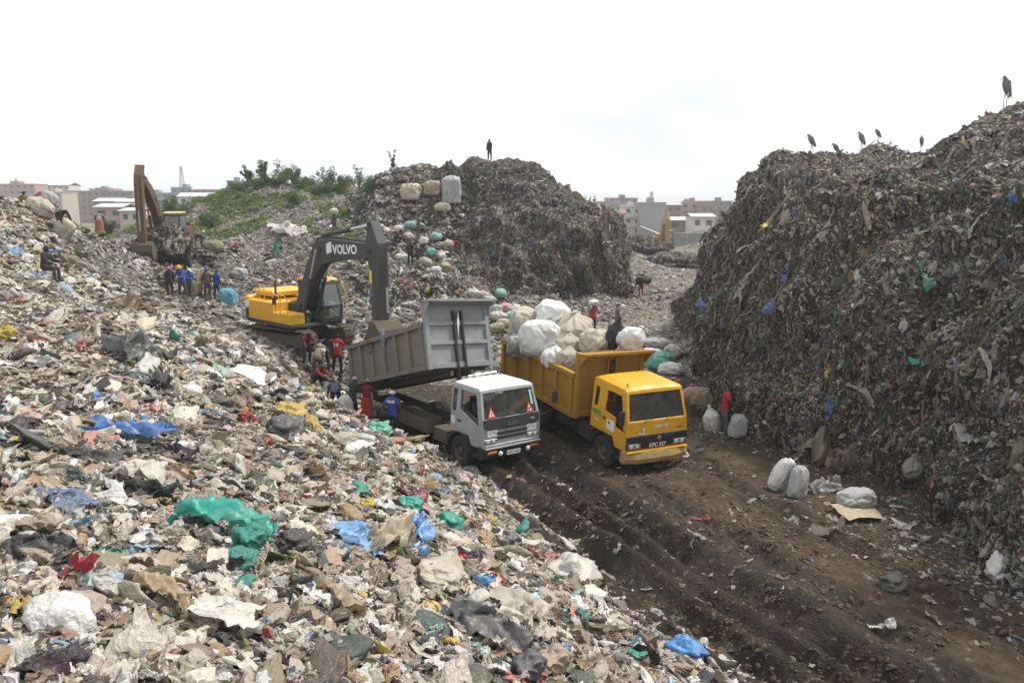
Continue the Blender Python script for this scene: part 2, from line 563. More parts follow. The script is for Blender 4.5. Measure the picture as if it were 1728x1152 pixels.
def displace(G, amp, seed, vert=0.35):
    n = grid_normals(G)
    P = G.reshape(-1, 3)
    Q = P * np.array([1, 1, vert])
    R2 = P * np.array([1, 1, 0.12]) + 0.5 * np.stack([vnoise(P / 1.5, seed + 20 + k) for k in range(3)], 1)
    d = amp * (0.95 * fbm(P, 4.4, 3, seed) + 0.34 * ridge(R2, 1.9, seed + 13) + 0.16 * ridge(R2, 0.8, seed + 15) + 0.55 * fbm(Q, 1.25, 3, seed + 5, 0.6) + 0.42 * (np.abs(fbm(Q + 40, 1.7, 2, seed + 31)) - 0.3) + 0.22 * ridge(Q, 0.75, seed + 9))
    return d.reshape(G.shape[:2]), n

def build_mound():
    G = loft([[tuple(at_y(*q)) for q in c] for c in MOUND_C], 420, 170)
    G[:, 0, 2] -= 0.8
    d, n = displace(G, 0.8, 61)
    if n[200, 60, 1] > 0: n = -n
    G = G + n * d[..., None]
    V = G.reshape(-1, 3)
    Fc = grid_faces(420, 170)
    c = V[Fc[0]]
    add_terrain("rubbish_mound", V, Fc, M["mound"], "tall dark mound of compacted waste with a steep cut face")
    return V, Fc
MOUND = build_mound()

# --- the right cliff
CLIFF_FOOT = [(1790, 1010), (1690, 940), (1590, 872), (1490, 815), (1395, 772), (1310, 748), (1245, 725), (1192, 680), (1166, 630), (1152, 590), (1144, 560)]
def build_cliff():
    foot = [(22.0, 5.0), (16.8, 11.0)] + [tuple(at_z(px, py, 0.0)[:2]) for px, py in CLIFF_FOOT] + [(13.0, 54.5), (17.5, 59.0), (26.0, 64.0)]
    foot = np.array(foot)
    tang = np.gradient(foot, axis=0)
    tang /= np.linalg.norm(tang, axis=1, keepdims=True)
    nrm = np.stack([tang[:, 1], -tang[:, 0]], 1)          # inward, towards +x
    cols = []
    for i, (f, n) in enumerate(zip(foot, nrm)):
        y = f[1]
        lip = np.interp(y, [5, 18, 26, 34, 44, 49, 52, 64], [8.6, 8.8, 8.9, 9.0, 9.1, 10.2, 10.8, 9.2])
        h1 = np.interp(y, [5, 18, 23, 28, 33, 40, 46, 50, 54, 64], [11.2, 10.7, 10.7, 10.6, 10.0, 9.75, 10.3, 11.0, 11.4, 9.8])
        h2 = np.interp(y, [5, 18, 22, 27, 31, 35, 40, 45, 52, 64], [13.9, 13.3, 12.6, 11.9, 11.2, 10.4, 9.8, 9.8, 10.3, 9.4])
        h3 = np.interp(y, [5, 18, 22, 27, 31, 35, 40, 45, 52, 64], [14.4, 13.6, 13.0, 12.4, 11.6, 10.8, 9.8, 9.5, 9.5, 9])
        prof = [(-0.5, -0.7), (0.15, 0.6), (0.7, 2.4), (1.45, 4.5), (2.2, 6.4), (2.9, 7.9), (3.5, lip - 0.45), (4.2, lip), (6.2, lip + 0.35), (8.5, h1), (13, h2), (19, h3), (30, h3 - 1)]
        k = np.interp(y, [5, 20, 42, 49, 64], [1.0, 1.0, 1.1, 1.6, 1.4])
        # beyond the nose the profile has less room behind it
        cols.append([(f[0] + n[0] * s * k, f[1] + n[1] * s * k * (0.5 if s > 8 and y > 40 else 1), z) for s, z in prof])
    G = loft(cols, 560, 190)
    d, n = displace(G, 0.95, 81, 0.28)
    if n[250, 60, 0] > 0: n = -n
    fade = np.clip(np.linspace(0, 1, 190) / 0.06, 0.1, 1) * np.interp(np.linspace(0, 1, 190), [0, .52, .66, 1], [1, 1, .45, .45])
    G = G + n * (d * fade[None, :])[..., None]
    V = G.reshape(-1, 3)
    Fc = grid_faces(560, 190)
    add_terrain("rubbish_cliff", V, Fc[:, ::-1], M["cliff"], "steep dark cliff of compacted waste with rags hanging from it")
    return V, Fc[:, ::-1]
CLIFF = build_cliff()

# --- the plain to the horizon
def build_plain():
    ys = np.concatenate([np.linspace(88, 400, 60), np.geomspace(420, 5000, 30)])
    us = np.linspace(-1.6, 1.6, 80)
    Y = np.repeat(ys[:, None], len(us), 1)
    X = us[None, :] * (Y + 20)
    x, y = X.ravel(), Y.ravel()
    P = np.stack([x, y, 0 * x], 1)
    z = -2.6 + 0.5 * fbm(P, 30, 3, 3) + 0.0 * x
    t = NT("plain_soil")
    n = t.noise(t.pos(), 0.03, 6.0, 0.65)
    c = t.ramp(n, [(0.3, (0.16, 0.085, 0.05)), (0.48, (0.20, 0.13, 0.085)), (0.56, (0.075, 0.10, 0.035)), (0.7, (0.05, 0.085, 0.03))])
    t.set(c, 0.95)
    add_terrain("ground", np.stack([x, y, z], 1), grid_faces(len(ys), len(us))[:, ::-1], t.m, "earth and grass plain running to the city")
build_plain()

def bvh_of(parts):
    vs, fs, k = [], [], 0
    for V, Fc in parts:
        vs.append(V); fs.append(np.asarray(Fc) + k); k += len(V)
    return BVHTree.FromPolygons(np.concatenate(vs).tolist(), np.concatenate(fs).tolist())
BVH = bvh_of(TERRAIN)

def hit(px, py):
    """where the ground is along the line of sight of a pixel of the photograph"""
    d = ray_dir(px, py).normalized()
    r = BVH.ray_cast(Vector((0, 0, CAM_H)), d, 4000)
    return r[0], r[1]

def ground_z(x, y, top=30.0):
    r = BVH.ray_cast(Vector((x, y, top)), Vector((0, 0, -1)), 60)
    return r[0].z if r[0] else 0.0
# ------------------------------------------------------------------ loose rubbish
def tri(x):
    return np.abs((x % 1.0) * 2 - 1) * 2 - 1

def v_sheet(seed, n=11, asp=1.0, fold=0.22):
    """a crumpled sheet: sharp creases running along it, gathered and torn at the edge"""
    r = np.random.default_rng(seed)
    m = max(5, int(n * min(1.0, asp * 1.4)))
    X, Y = np.meshgrid(np.linspace(-0.5, 0.5, n), np.linspace(-0.5, 0.5, m), indexing='ij')
    P = np.stack([X.ravel(), Y.ravel(), 0 * X.ravel()], 1)
    off = r.uniform(0, 50, 3)
    wx, wy = fbm(P + off, 0.45, 3, seed), fbm(P + off + 9, 0.45, 3, seed + 3)
    a0 = r.uniform(0, math.pi)
    z = np.zeros(len(P))
    for k in range(6):
        a = a0 + r.normal(0, 0.55)
        fr = r.uniform(1.2, 2.2) * 1.45 ** k
        ph = fr * (P[:, 0] * math.cos(a) + P[:, 1] * math.sin(a)) + 0.55 * wx * (k + 1) ** 0.5 + r.uniform(0, 1)
        z += fold / (1.0 + 0.75 * k) * tri(ph) * r.uniform(0.5, 1)
    z += 0.20 * fbm(P + off + 20, 0.5, 2, seed + 7) - 0.5 * (P[:, 0] ** 2 + P[:, 1] ** 2) * r.uniform(0, 1.4)
    P2 = P.copy()
    P2[:, 0] += 0.20 * wx + 0.05 * r.normal(size=len(P)) * (n < 12)
    P2[:, 1] += 0.20 * wy
    P2[:, 1] *= asp * (1 - 0.45 * r.uniform(0, 1) * np.abs(P[:, 0] * 2) ** 1.5)
    P2[:, 2] = z - z.mean()
    return P2, grid_faces(n, m)

def ico(sub):
    bm = bmesh.new()
    bmesh.ops.create_icosphere(bm, subdivisions=sub, radius=0.5)
    V = np.array([v.co[:] for v in bm.verts])
    Fc = np.array([[v.index for v in f.verts] for f in bm.faces])
    bm.free()
    return V, Fc

def v_bag(seed, sub=3, flat=0.55, neck=True):
    r = np.random.default_rng(seed)
    V, Fc = ico(sub)
    D = V / 0.5
    off = r.uniform(0, 50, 3)
    W = D + 0.25 * np.stack([vnoise(D * 1.6 + off, seed + k) for k in range(3)], 1)
    rad = 1 + 0.30 * fbm(D + off, 0.9, 2, seed) + 0.26 * ridge(W + off, 0.62, seed + 2) + 0.15 * ridge(W * [1, 1, .6] + off, 0.30, seed + 4) + (0.07 * ridge(W + off, 0.15, seed + 6) if sub > 3 else 0)
    V = V * rad[:, None]
    if neck:
        a = r.uniform(0, 6.28)
        t = np.array([math.cos(a), math.sin(a), 0.35])
        t /= np.linalg.norm(t)
        k = D @ t
        w = np.clip((k - 0.72) / 0.28, 0, 1)
        V += t * (w * 0.35)[:, None]
        rad2 = V - np.outer(V @ t, t)
        V -= rad2 * (np.sin(np.clip(w, 0, 1) * math.pi) * 0.5)[:, None]
    V *= np.array([r.uniform(0.8, 1.1), r.uniform(0.65, 1.0), flat])
    return V, Fc

def v_strip(seed, n=12, m=4, w=0.16):
    r = np.random.default_rng(seed)
    t = np.linspace(0, 1, n)
    a = np.cumsum(r.normal(0, 0.35, n))
    X = np.stack([t - 0.5, 0.10 * np.sin(4 * t + r.uniform(0, 6)) + (0.05 if n < 17 else 0.012) * r.normal(size=n), 0.08 * np.sin(6 * t + r.uniform(0, 6))], 1)
    V = []
    ww = w * (0.6 + 0.8 * np.abs(np.sin(4 * t + r.uniform(0, 6))))
    for i in range(n):
        for j in range(m):
            s = (j / (m - 1) - 0.5) * ww[i]
            V.append(X[i] + np.array([r.normal() * 0.01, s * math.cos(a[i]), s * math.sin(a[i]) + 0.04 * ((j % 2) - 0.5)]))
    return np.array(V), grid_faces(n, m)

def v_bottle(seed):
    prof = [(0, 0.0), (0.15, 0.01), (0.16, 0.1), (0.14, 0.3), (0.16, 0.5), (0.15, 0.66), (0.06, 0.82), (0.06, 0.94), (0.075, 0.95), (0.075, 1.0), (0, 1.0)]
    k = 8
    V = np.array([(z - 0.5, r * math.cos(a), r * math.sin(a)) for r, z in prof for a in np.linspace(0, 2 * math.pi, k, endpoint=False)])
    V += 0.03 * fbm(V, 0.3, 1, seed)[:, None]
    Fc = [[i * k + j, i * k + (j + 1) % k, (i + 1) * k + (j + 1) % k, (i + 1) * k + j] for i in range(len(prof) - 1) for j in range(k)]
    return V, np.array(Fc)

def v_card(seed):
    r = np.random.default_rng(seed)
    n = 5
    X, Y = np.meshgrid(np.linspace(-0.5, 0.5, n), np.linspace(-0.5, 0.5, n) * r.uniform(0.5, 0.9), indexing='ij')
    Z = -np.abs(X - r.uniform(-0.3, 0.3)) * r.uniform(0.1, 0.6) + r.normal(0, 0.012, X.shape)
    top = np.stack([X.ravel(), Y.ravel(), Z.ravel()], 1)
    top[:, :2] += r.normal(0, 0.02, (n * n, 2))
    F1 = grid_faces(n, n)
    V = np.concatenate([top, top - [0, 0, 0.02]])
    return V, np.concatenate([F1, F1[:, ::-1] + n * n])

def variants(kind_list, mat="litter", flat=False):
    """a library collection (not linked to the scene) whose meshes the rubbish is made of"""
    c = bpy.data.collections.new("litter_shapes")
    for i, (V, Fc) in enumerate(kind_list):
        me = mesh_np("litter_shape", V, Fc)
        me.materials.append(M[mat])
        me.polygons.foreach_set("use_smooth", np.full(len(me.polygons), (i % 3 != 2 or len(V) > 150) and not flat))
        o = bpy.data.objects.new("shape_%02d" % i, me)
        c.objects.link(o)
    return c, len(kind_list)

LIB_NEAR = variants([v_sheet(i, 13, random.uniform(0.45, 1.0), 0.17) for i in range(11)] + [v_sheet(30 + i, 14, random.uniform(0.2, 0.4), 0.16) for i in range(5)] + [v_bag(50 + i, 3, random.uniform(0.3, 0.5), True) for i in range(3)]
                    + [v_strip(80 + i, 16, 5, random.uniform(.12, .26)) for i in range(6)] + [v_bottle(5), v_card(1), v_card(2)])
LIB_FAR = variants([v_sheet(200 + i, 7, random.uniform(0.4, 1.0), 0.25) for i in range(8)] + [v_bag(250 + i, 2, random.uniform(0.45, 0.75), i % 2 == 0) for i in range(5)]
                   + [v_strip(280 + i, 7, 3, 0.24) for i in range(4)] + [v_card(7), v_card(8)])
LIB_HANG = variants([v_strip(300 + i, 12, 4, random.uniform(0.07, 0.24)) for i in range(12)] + [v_sheet(330 + i, 8, random.uniform(0.2, 0.5), 0.2) for i in range(4)])
LIB_FLAT = variants([v_sheet(360 + i, 7, random.uniform(0.4, 1.0), 0.16) for i in range(8)] + [v_strip(380 + i, 9, 3, .2) for i in range(4)])

def clod(i):
    V, Fc = v_bag(400 + i, 3, random.uniform(0.45, 0.7), False)
    return V * (1 + 0.35 * fbm(V * 2 + i, 0.35, 2, i))[:, None], Fc
LIB_CLOD = variants([clod(i) for i in range(6)], "clod", True)

def instancer_tree(coll):
    g = bpy.data.node_groups.new("scatter", 'GeometryNodeTree')
    g.interface.new_socket("Geometry", in_out='INPUT', socket_type='NodeSocketGeometry')
    g.interface.new_socket("Geometry", in_out='OUTPUT', socket_type='NodeSocketGeometry')
    n, l = g.nodes, g.links
    gi, go = n.new("NodeGroupInput"), n.new("NodeGroupOutput")
    ci = n.new("GeometryNodeCollectionInfo")
    ci.inputs["Collection"].default_value = coll
    ci.inputs["Separate Children"].default_value = True
    ci.inputs["Reset Children"].default_value = True
    iop = n.new("GeometryNodeInstanceOnPoints")
    iop.inputs["Pick Instance"].default_value = True
    def attr(name, t):
        a = n.new("GeometryNodeInputNamedAttribute")
        a.data_type = t
        a.inputs["Name"].default_value = name
        return a.outputs["Attribute"]
    e2r = n.new("FunctionNodeEulerToRotation")
    l.new(attr("rot", 'FLOAT_VECTOR'), e2r.inputs[0])
    l.new(gi.outputs[0], iop.inputs["Points"])
    l.new(ci.outputs[0], iop.inputs["Instance"])
    l.new(attr("vid", 'INT'), iop.inputs["Instance Index"])
    l.new(e2r.outputs[0], iop.inputs["Rotation"])
    l.new(attr("scl", 'FLOAT_VECTOR'), iop.inputs["Scale"])
    l.new(iop.outputs[0], go.inputs[0])
    return g

def scatter(name, label, P, rot, scl, vid, col, lib):
    me = bpy.data.meshes.new(name)
    n = len(P)
    me.vertices.add(n)
    me.vertices.foreach_set("co", P.astype(np.float32).ravel())
    for nm, t, key, arr in (("rot", 'FLOAT_VECTOR', "vector", rot), ("scl", 'FLOAT_VECTOR', "vector", scl), ("vid", 'INT', "value", vid)):
        a = me.attributes.new(nm, t, 'POINT')
        a.data.foreach_set(key, np.ascontiguousarray(arr, np.int32 if t == 'INT' else np.float32).ravel())
    a = me.attributes.new("lcol", 'FLOAT_COLOR', 'POINT')
    a.data.foreach_set("color", np.concatenate([col, np.ones((n, 1))], 1).astype(np.float32).ravel())
    o = bpy.data.objects.new(name, me)
    COL.objects.link(o)
    md = o.modifiers.new("scatter", 'NODES')
    md.node_group = instancer_tree(lib[0])
    tag(o, label, kind="stuff")
    return o

def euler_from(normals, yaw, tilt, along=None):
    """euler angles that turn +z to the normals (jittered), with +x along the given direction or a random yaw"""
    n = normals + tilt
    n /= np.linalg.norm(n, axis=1, keepdims=True)
    if along is None:
        ref = np.stack([np.cos(yaw), np.sin(yaw), np.zeros_like(yaw)], 1)
    else:
        ref = along
    x = ref - n * (ref * n).sum(1, keepdims=True)
    x /= np.linalg.norm(x, axis=1, keepdims=True) + 1e-9
    y = np.cross(n, x)
    sy = -x[:, 2]
    ry = np.arcsin(np.clip(sy, -1, 1))
    rx = np.arctan2(y[:, 2], n[:, 2])
    rz = np.arctan2(x[:, 1], x[:, 0])
    return np.stack([rx, ry, rz], 1)

def sample(V, Fc, density, margin=1.28):
    """random points on a mesh: density(centroids, normals) pieces per square metre, only where the camera could step and look"""
    A = V[Fc]
    c = A.mean(1)
    n = np.cross(A[:, 2] - A[:, 0], A[:, 3] - A[:, 1])
    area = 0.5 * np.linalg.norm(n, axis=1)
    n /= (np.linalg.norm(n, axis=1, keepdims=True) + 1e-9)
    dist = np.linalg.norm(c - [0, 0, CAM_H], axis=1)
    d = c[:, 1] * CT - (c[:, 2] - CAM_H) * ST
    u = np.abs(c[:, 0] / np.maximum(d, 0.1)) * FPX / 864
    v = np.abs((c[:, 1] * ST + (c[:, 2] - CAM_H) * CT) / np.maximum(d, 0.1)) * FPX / 576
    ok = (u < margin) & (v < margin + 0.1) & (d > 0.5)
    view = ((np.array([0, 0, CAM_H]) - c) * n).sum(1) / dist
    ok &= view > -0.35
    lam = area * density(c, n, dist) * ok
    k = RNG.poisson(lam)
    idx = np.repeat(np.arange(len(Fc)), k)
    m = len(idx)
    a, b = RNG.random((2, m, 1))
    Q = A[idx]
    p = (Q[:, 0] * (1 - a) + Q[:, 1] * a) * (1 - b) + (Q[:, 3] * (1 - a) + Q[:, 2] * a) * b
    return p, n[idx], dist[idx]

PAL_PALE = [((0.60, 0.55, 0.48), 10), ((0.50, 0.44, 0.37), 10), ((0.70, 0.68, 0.64), 7), ((0.38, 0.32, 0.25), 8), ((0.26, 0.21, 0.16), 6), ((0.62, 0.53, 0.46), 4),
            ((0.11, 0.095, 0.08), 4), ((0.035, 0.035, 0.038), 5), ((0.09, 0.095, 0.105), 2.5), ((0.78, 0.78, 0.77), 4), ((0.40, 0.28, 0.16), 2.5), ((0.52, 0.36, 0.30), 1.5),
            ((0.03, 0.28, 0.23), .35), ((0.35, 0.55, 0.50), .6), ((0.10, 0.25, 0.55), .5), ((0.36, 0.52, 0.66), .8), ((0.45, 0.05, 0.05), .45), ((0.58, 0.28, 0.25), .7), ((0.60, 0.45, 0.12), .22),
            ((0.20, 0.30, 0.10), .3), ((0.13, 0.09, 0.16), .3)]
PAL_BENCH = [((0.40, 0.37, 0.33), 8), ((0.28, 0.25, 0.215), 9), ((0.56, 0.53, 0.50), 5), ((0.16, 0.14, 0.12), 9), ((0.08, 0.07, 0.06), 8), ((0.03, 0.03, 0.03), 4), ((0.74, 0.73, 0.71), 2.2),
             ((0.40, 0.22, 0.18), .7), ((0.04, 0.25, 0.2), .5), ((0.1, 0.2, 0.4), .3), ((0.45, 0.36, 0.1), .25), ((0.40, 0.10, 0.10), .5)]
PAL_DARK = [((0.065, 0.053, 0.042), 13), ((0.11, 0.092, 0.075), 11), ((0.033, 0.027, 0.022), 13), ((0.17, 0.15, 0.13), 7), ((0.28, 0.26, 0.235), 5.5), ((0.40, 0.38, 0.36), 3.0), ((0.60, 0.59, 0.57), 1.2),
            ((0.03, 0.22, 0.18), .9), ((0.08, 0.17, 0.42), .55), ((0.48, 0.37, 0.08), .35), ((0.34, 0.09, 0.08), .55), ((0.16, 0.12, 0.075), 2.5), ((0.14, 0.24, 0.22), .4)]
PAL_DARK = [((c[0] * 1.24, c[1] * 1.17, c[2] * 1.08) if max(c) < .3 else c, w) for c, w in PAL_DARK]
def pick_col(pal, n):
    c = np.array([p[0] for p in pal])
    w = np.array([p[1] for p in pal], float)
    k = RNG.choice(len(pal), n, p=w / w.sum())
    r = c[k] * RNG.uniform(0.8, 1.2, (n, 1)) + RNG.normal(0, 0.012, (n, 3))
    return np.clip(r, 0.015, 0.8)

def lay(name, label, part, density, size, pal, lib, tilt=0.45, sink=0.0, hang=False, zsc=1.0):
    p, n, dist = sample(part[0], part[1], density)
    m = len(p)
    s = size(m, dist)
    up = n.copy()
    if not hang:
        up = n * 0.8 + np.array([0, 0, 0.2])
    rot = euler_from(up, RNG.uniform(0, 6.283, m), RNG.normal(0, tilt, (m, 3)),
                     np.array([0, 0, -1.0]) + RNG.normal(0, 0.28, (m, 3)) if hang else None)
    scl = np.stack([s * RNG.uniform(0.8, 1.3, m), s * RNG.uniform(0.7, 1.1, m), s * RNG.uniform(0.6, 1.1, m) * zsc], 1)
    p = p + n * (s * (0.10 - sink))[:, None]
    print(name, m)
    return scatter(name, label, p, rot, scl, RNG.integers(0, lib[1], m), pick_col(pal, m), lib)

def lognorm(med, sig, lo, hi):
    return lambda m, d: np.clip(med * np.exp(RNG.normal(0, sig, m)), lo, hi)

def patchy(c, scale, seed, lo=0.3):
    return np.clip(0.75 + 0.9 * fbm(c, scale, 2, seed), lo, 1.6)

lay("slope_litter", "carpet of small scraps of plastic, paper and rag covering the near slope", SLOPE,
    lambda c, n, d: 95 * np.clip(11 / d, 0, 1.15) ** 2.2 * patchy(c, 1.5, 1), lognorm(0.085, 0.4, 0.03, 0.2), PAL_PALE, LIB_FAR, 0.5)
lay("slope_rubbish", "crumpled bags, rags and sheets heaped over the near slope", SLOPE,
    lambda c, n, d: np.interp(d, [5, 9, 14, 25, 50], [85, 58, 42, 30, 20]) * patchy(c, 2.0, 2), lambda m, d: np.clip(np.interp(d, [5, 9, 14, 30], [0.16, 0.205, 0.245, 0.28]) * np.exp(RNG.normal(0, .45, m)), .06, np.interp(d, [5, 14], [.34, .55])), PAL_PALE, LIB_NEAR, 0.42, zsc=0.8)
lay("bench_rubbish", "trampled bags and scraps strewn over the terrace", BENCH,
    lambda c, n, d: np.interp(d, [30, 60, 90], [34, 22, 9]) * patchy(c, 2.4, 3, .1) * np.where((c[:, 1] > 62) & (c[:, 0] < -12), 0.35, 1), lognorm(0.19, 0.45, 0.08, 0.6), PAL_BENCH, LIB_FAR, 0.5)
lay("cliff_hanging_rubbish", "strips of rag and plastic hanging from the cliff face", CLIFF,
    lambda c, n, d: np.interp(d, [15, 30, 60], [130, 78, 34]) * np.where(n[:, 2] < 0.8, 1, 0.5) * patchy(c * [1, 1, .5], 2.6, 4, .03) * np.clip(1.1 + 1.1 * fbm(c * [1, 1, .6], 1.1, 2, 44), .1, 2), lambda m, d: np.clip(np.interp(d, [15, 30, 60], [.11, .155, .22]) * np.exp(RNG.normal(0, .55, m)), .06, 1.0), PAL_DARK, LIB_HANG, 0.30, 0.0, True, 0.8)
LIB_STRIP = variants([v_strip(500 + i, 18, 4, random.uniform(0.05, 0.13)) for i in range(10)])
PAL_DRAPE = [((0.24, 0.215, 0.185), 5), ((0.16, 0.14, 0.115), 6), ((0.33, 0.305, 0.275), 4), ((0.10, 0.085, 0.07), 5), ((0.45, 0.43, 0.40), 1.5), ((0.20, 0.13, 0.08), 1.5)]
lay("hanging_streamers", "long torn streamers of film and cloth hanging down the cliff face", CLIFF,
    lambda c, n, d: 2.2 * np.clip(0.2 + 1.6 * fbm(c * [1, 1, .4], 2.6, 2, 91), 0, 2) * np.interp(c[:, 2], [1.0, 3.5, 6.5, 8.8, 9.5], [.5, .8, 1.6, 1.2, 0]), lognorm(0.72, 0.4, 0.3, 1.9), PAL_DRAPE, LIB_STRIP, 0.22, 0.0, True, 0.7)
lay("cliff_litter", "small scraps stuck in the cliff face", CLIFF,
    lambda c, n, d: np.interp(d, [15, 30, 60], [130, 70, 20]) * patchy(c, 1.4, 5, .1), lognorm(0.085, 0.45, 0.035, 0.3), [(c, w * (4.0 if min(c) > .25 else 1)) for c, w in PAL_DARK], LIB_FAR, 0.6)
def split_part(part, fn):
    k = fn(part[0][part[1]].mean(1))
    return (part[0], part[1][k]), (part[0], part[1][~k])
MOUND_L, MOUND_R = split_part(MOUND, lambda c: c[:, 0] + 2.0 * vnoise(c / 3.0, 3) < -3.6 - np.clip((c[:, 2] - 8) * 1.2, 0, 6))
lay("mound_rubbish", "strips and scraps hanging from the mound", MOUND_R,
    lambda c, n, d: 42 * patchy(c * [1, 1, .5], 2.8, 6, .05) * np.interp(c[:, 0], [-4, 2, 7], [.12, .45, 1.3]), lognorm(0.165, 0.5, 0.07, 0.8), PAL_DARK, LIB_HANG, 0.4, 0.0, True)
lay("mound_scraps", "fine scraps pressed into the mound", MOUND_R,
    lambda c, n, d: 60 * patchy(c, 2.2, 36, .1), lognorm(0.115, 0.45, 0.05, 0.4), [(c, w * (1.8 if min(c) > .25 else 1)) for c, w in PAL_DARK], LIB_FLAT, 0.5)
lay("mound_streamers", "torn streamers hanging down the cut face of the mound", MOUND_R,
    lambda c, n, d: 1.1 * np.clip(0.2 + 1.6 * fbm(c * [1, 1, .4], 2.6, 2, 93), 0, 2) * np.interp(c[:, 0], [-2, 3, 8], [.2, .7, 1.6]) * (c[:, 2] < 8.5), lognorm(0.8, 0.4, 0.3, 1.9), PAL_DRAPE, LIB_STRIP, 0.22, 0.0, True, 0.7)
lay("mound_shoulder_rubbish", "pale scraps strewn over the mound's gentle shoulder", MOUND_L,
    lambda c, n, d: 22 * patchy(c, 2.5, 16), lognorm(0.26, 0.45, 0.1, 0.8), PAL_BENCH, LIB_FAR, 0.5)
_ft = np.array([tuple(at_z(px, py, 0.0)[:2]) for px, py in CLIFF_FOOT])
def foot_near(c):
    d = np.min(np.linalg.norm(c[:, None, :2] - catmull(_ft, 60)[None], axis=2), axis=1)
    return np.exp(-(d / 1.7) ** 2)
lay("road_litter", "small scraps of plastic and paper trodden into the mud", ROAD,
    lambda c, n, d: (np.interp(c[:, 1], [10, 30, 40], [8, 7, 10]) + 60 * foot_near(c)) * np.clip(0.6 + 1.5 * fbm(c, 2.5, 3, 7), 0.1, 2.5), lognorm(0.10, 0.5, 0.04, 0.45), PAL_BENCH, LIB_FLAT, 0.30, zsc=.7)
lay("canyon_litter", "pale trampled scraps covering the canyon floor", CANYON,
    lambda c, n, d: np.interp(c[:, 1], [35, 50, 70, 110], [17, 13, 8, 3]) * np.clip(0.8 + 1.2 * fbm(c, 4.0, 3, 17), 0.15, 2.5), lognorm(0.18, 0.5, 0.07, 0.6), PAL_BENCH, LIB_FLAT, 0.35)
lay("mud_clods", "clods of mud thrown up beside the ruts", ROAD,
    lambda c, n, d: np.interp(c[:, 1], [9, 16, 30, 38], [60, 45, 22, 8]) * np.clip(0.3 + 1.6 * fbm(c, 1.3, 3, 27), 0.0, 2.2), lognorm(0.05, 0.5, 0.022, 0.2), [((0.040, 0.030, 0.022), 3), ((0.065, 0.048, 0.034), 3), ((0.10, 0.078, 0.055), 1.5), ((0.025, 0.02, 0.016), 2)], LIB_CLOD, 0.4, 0.05)
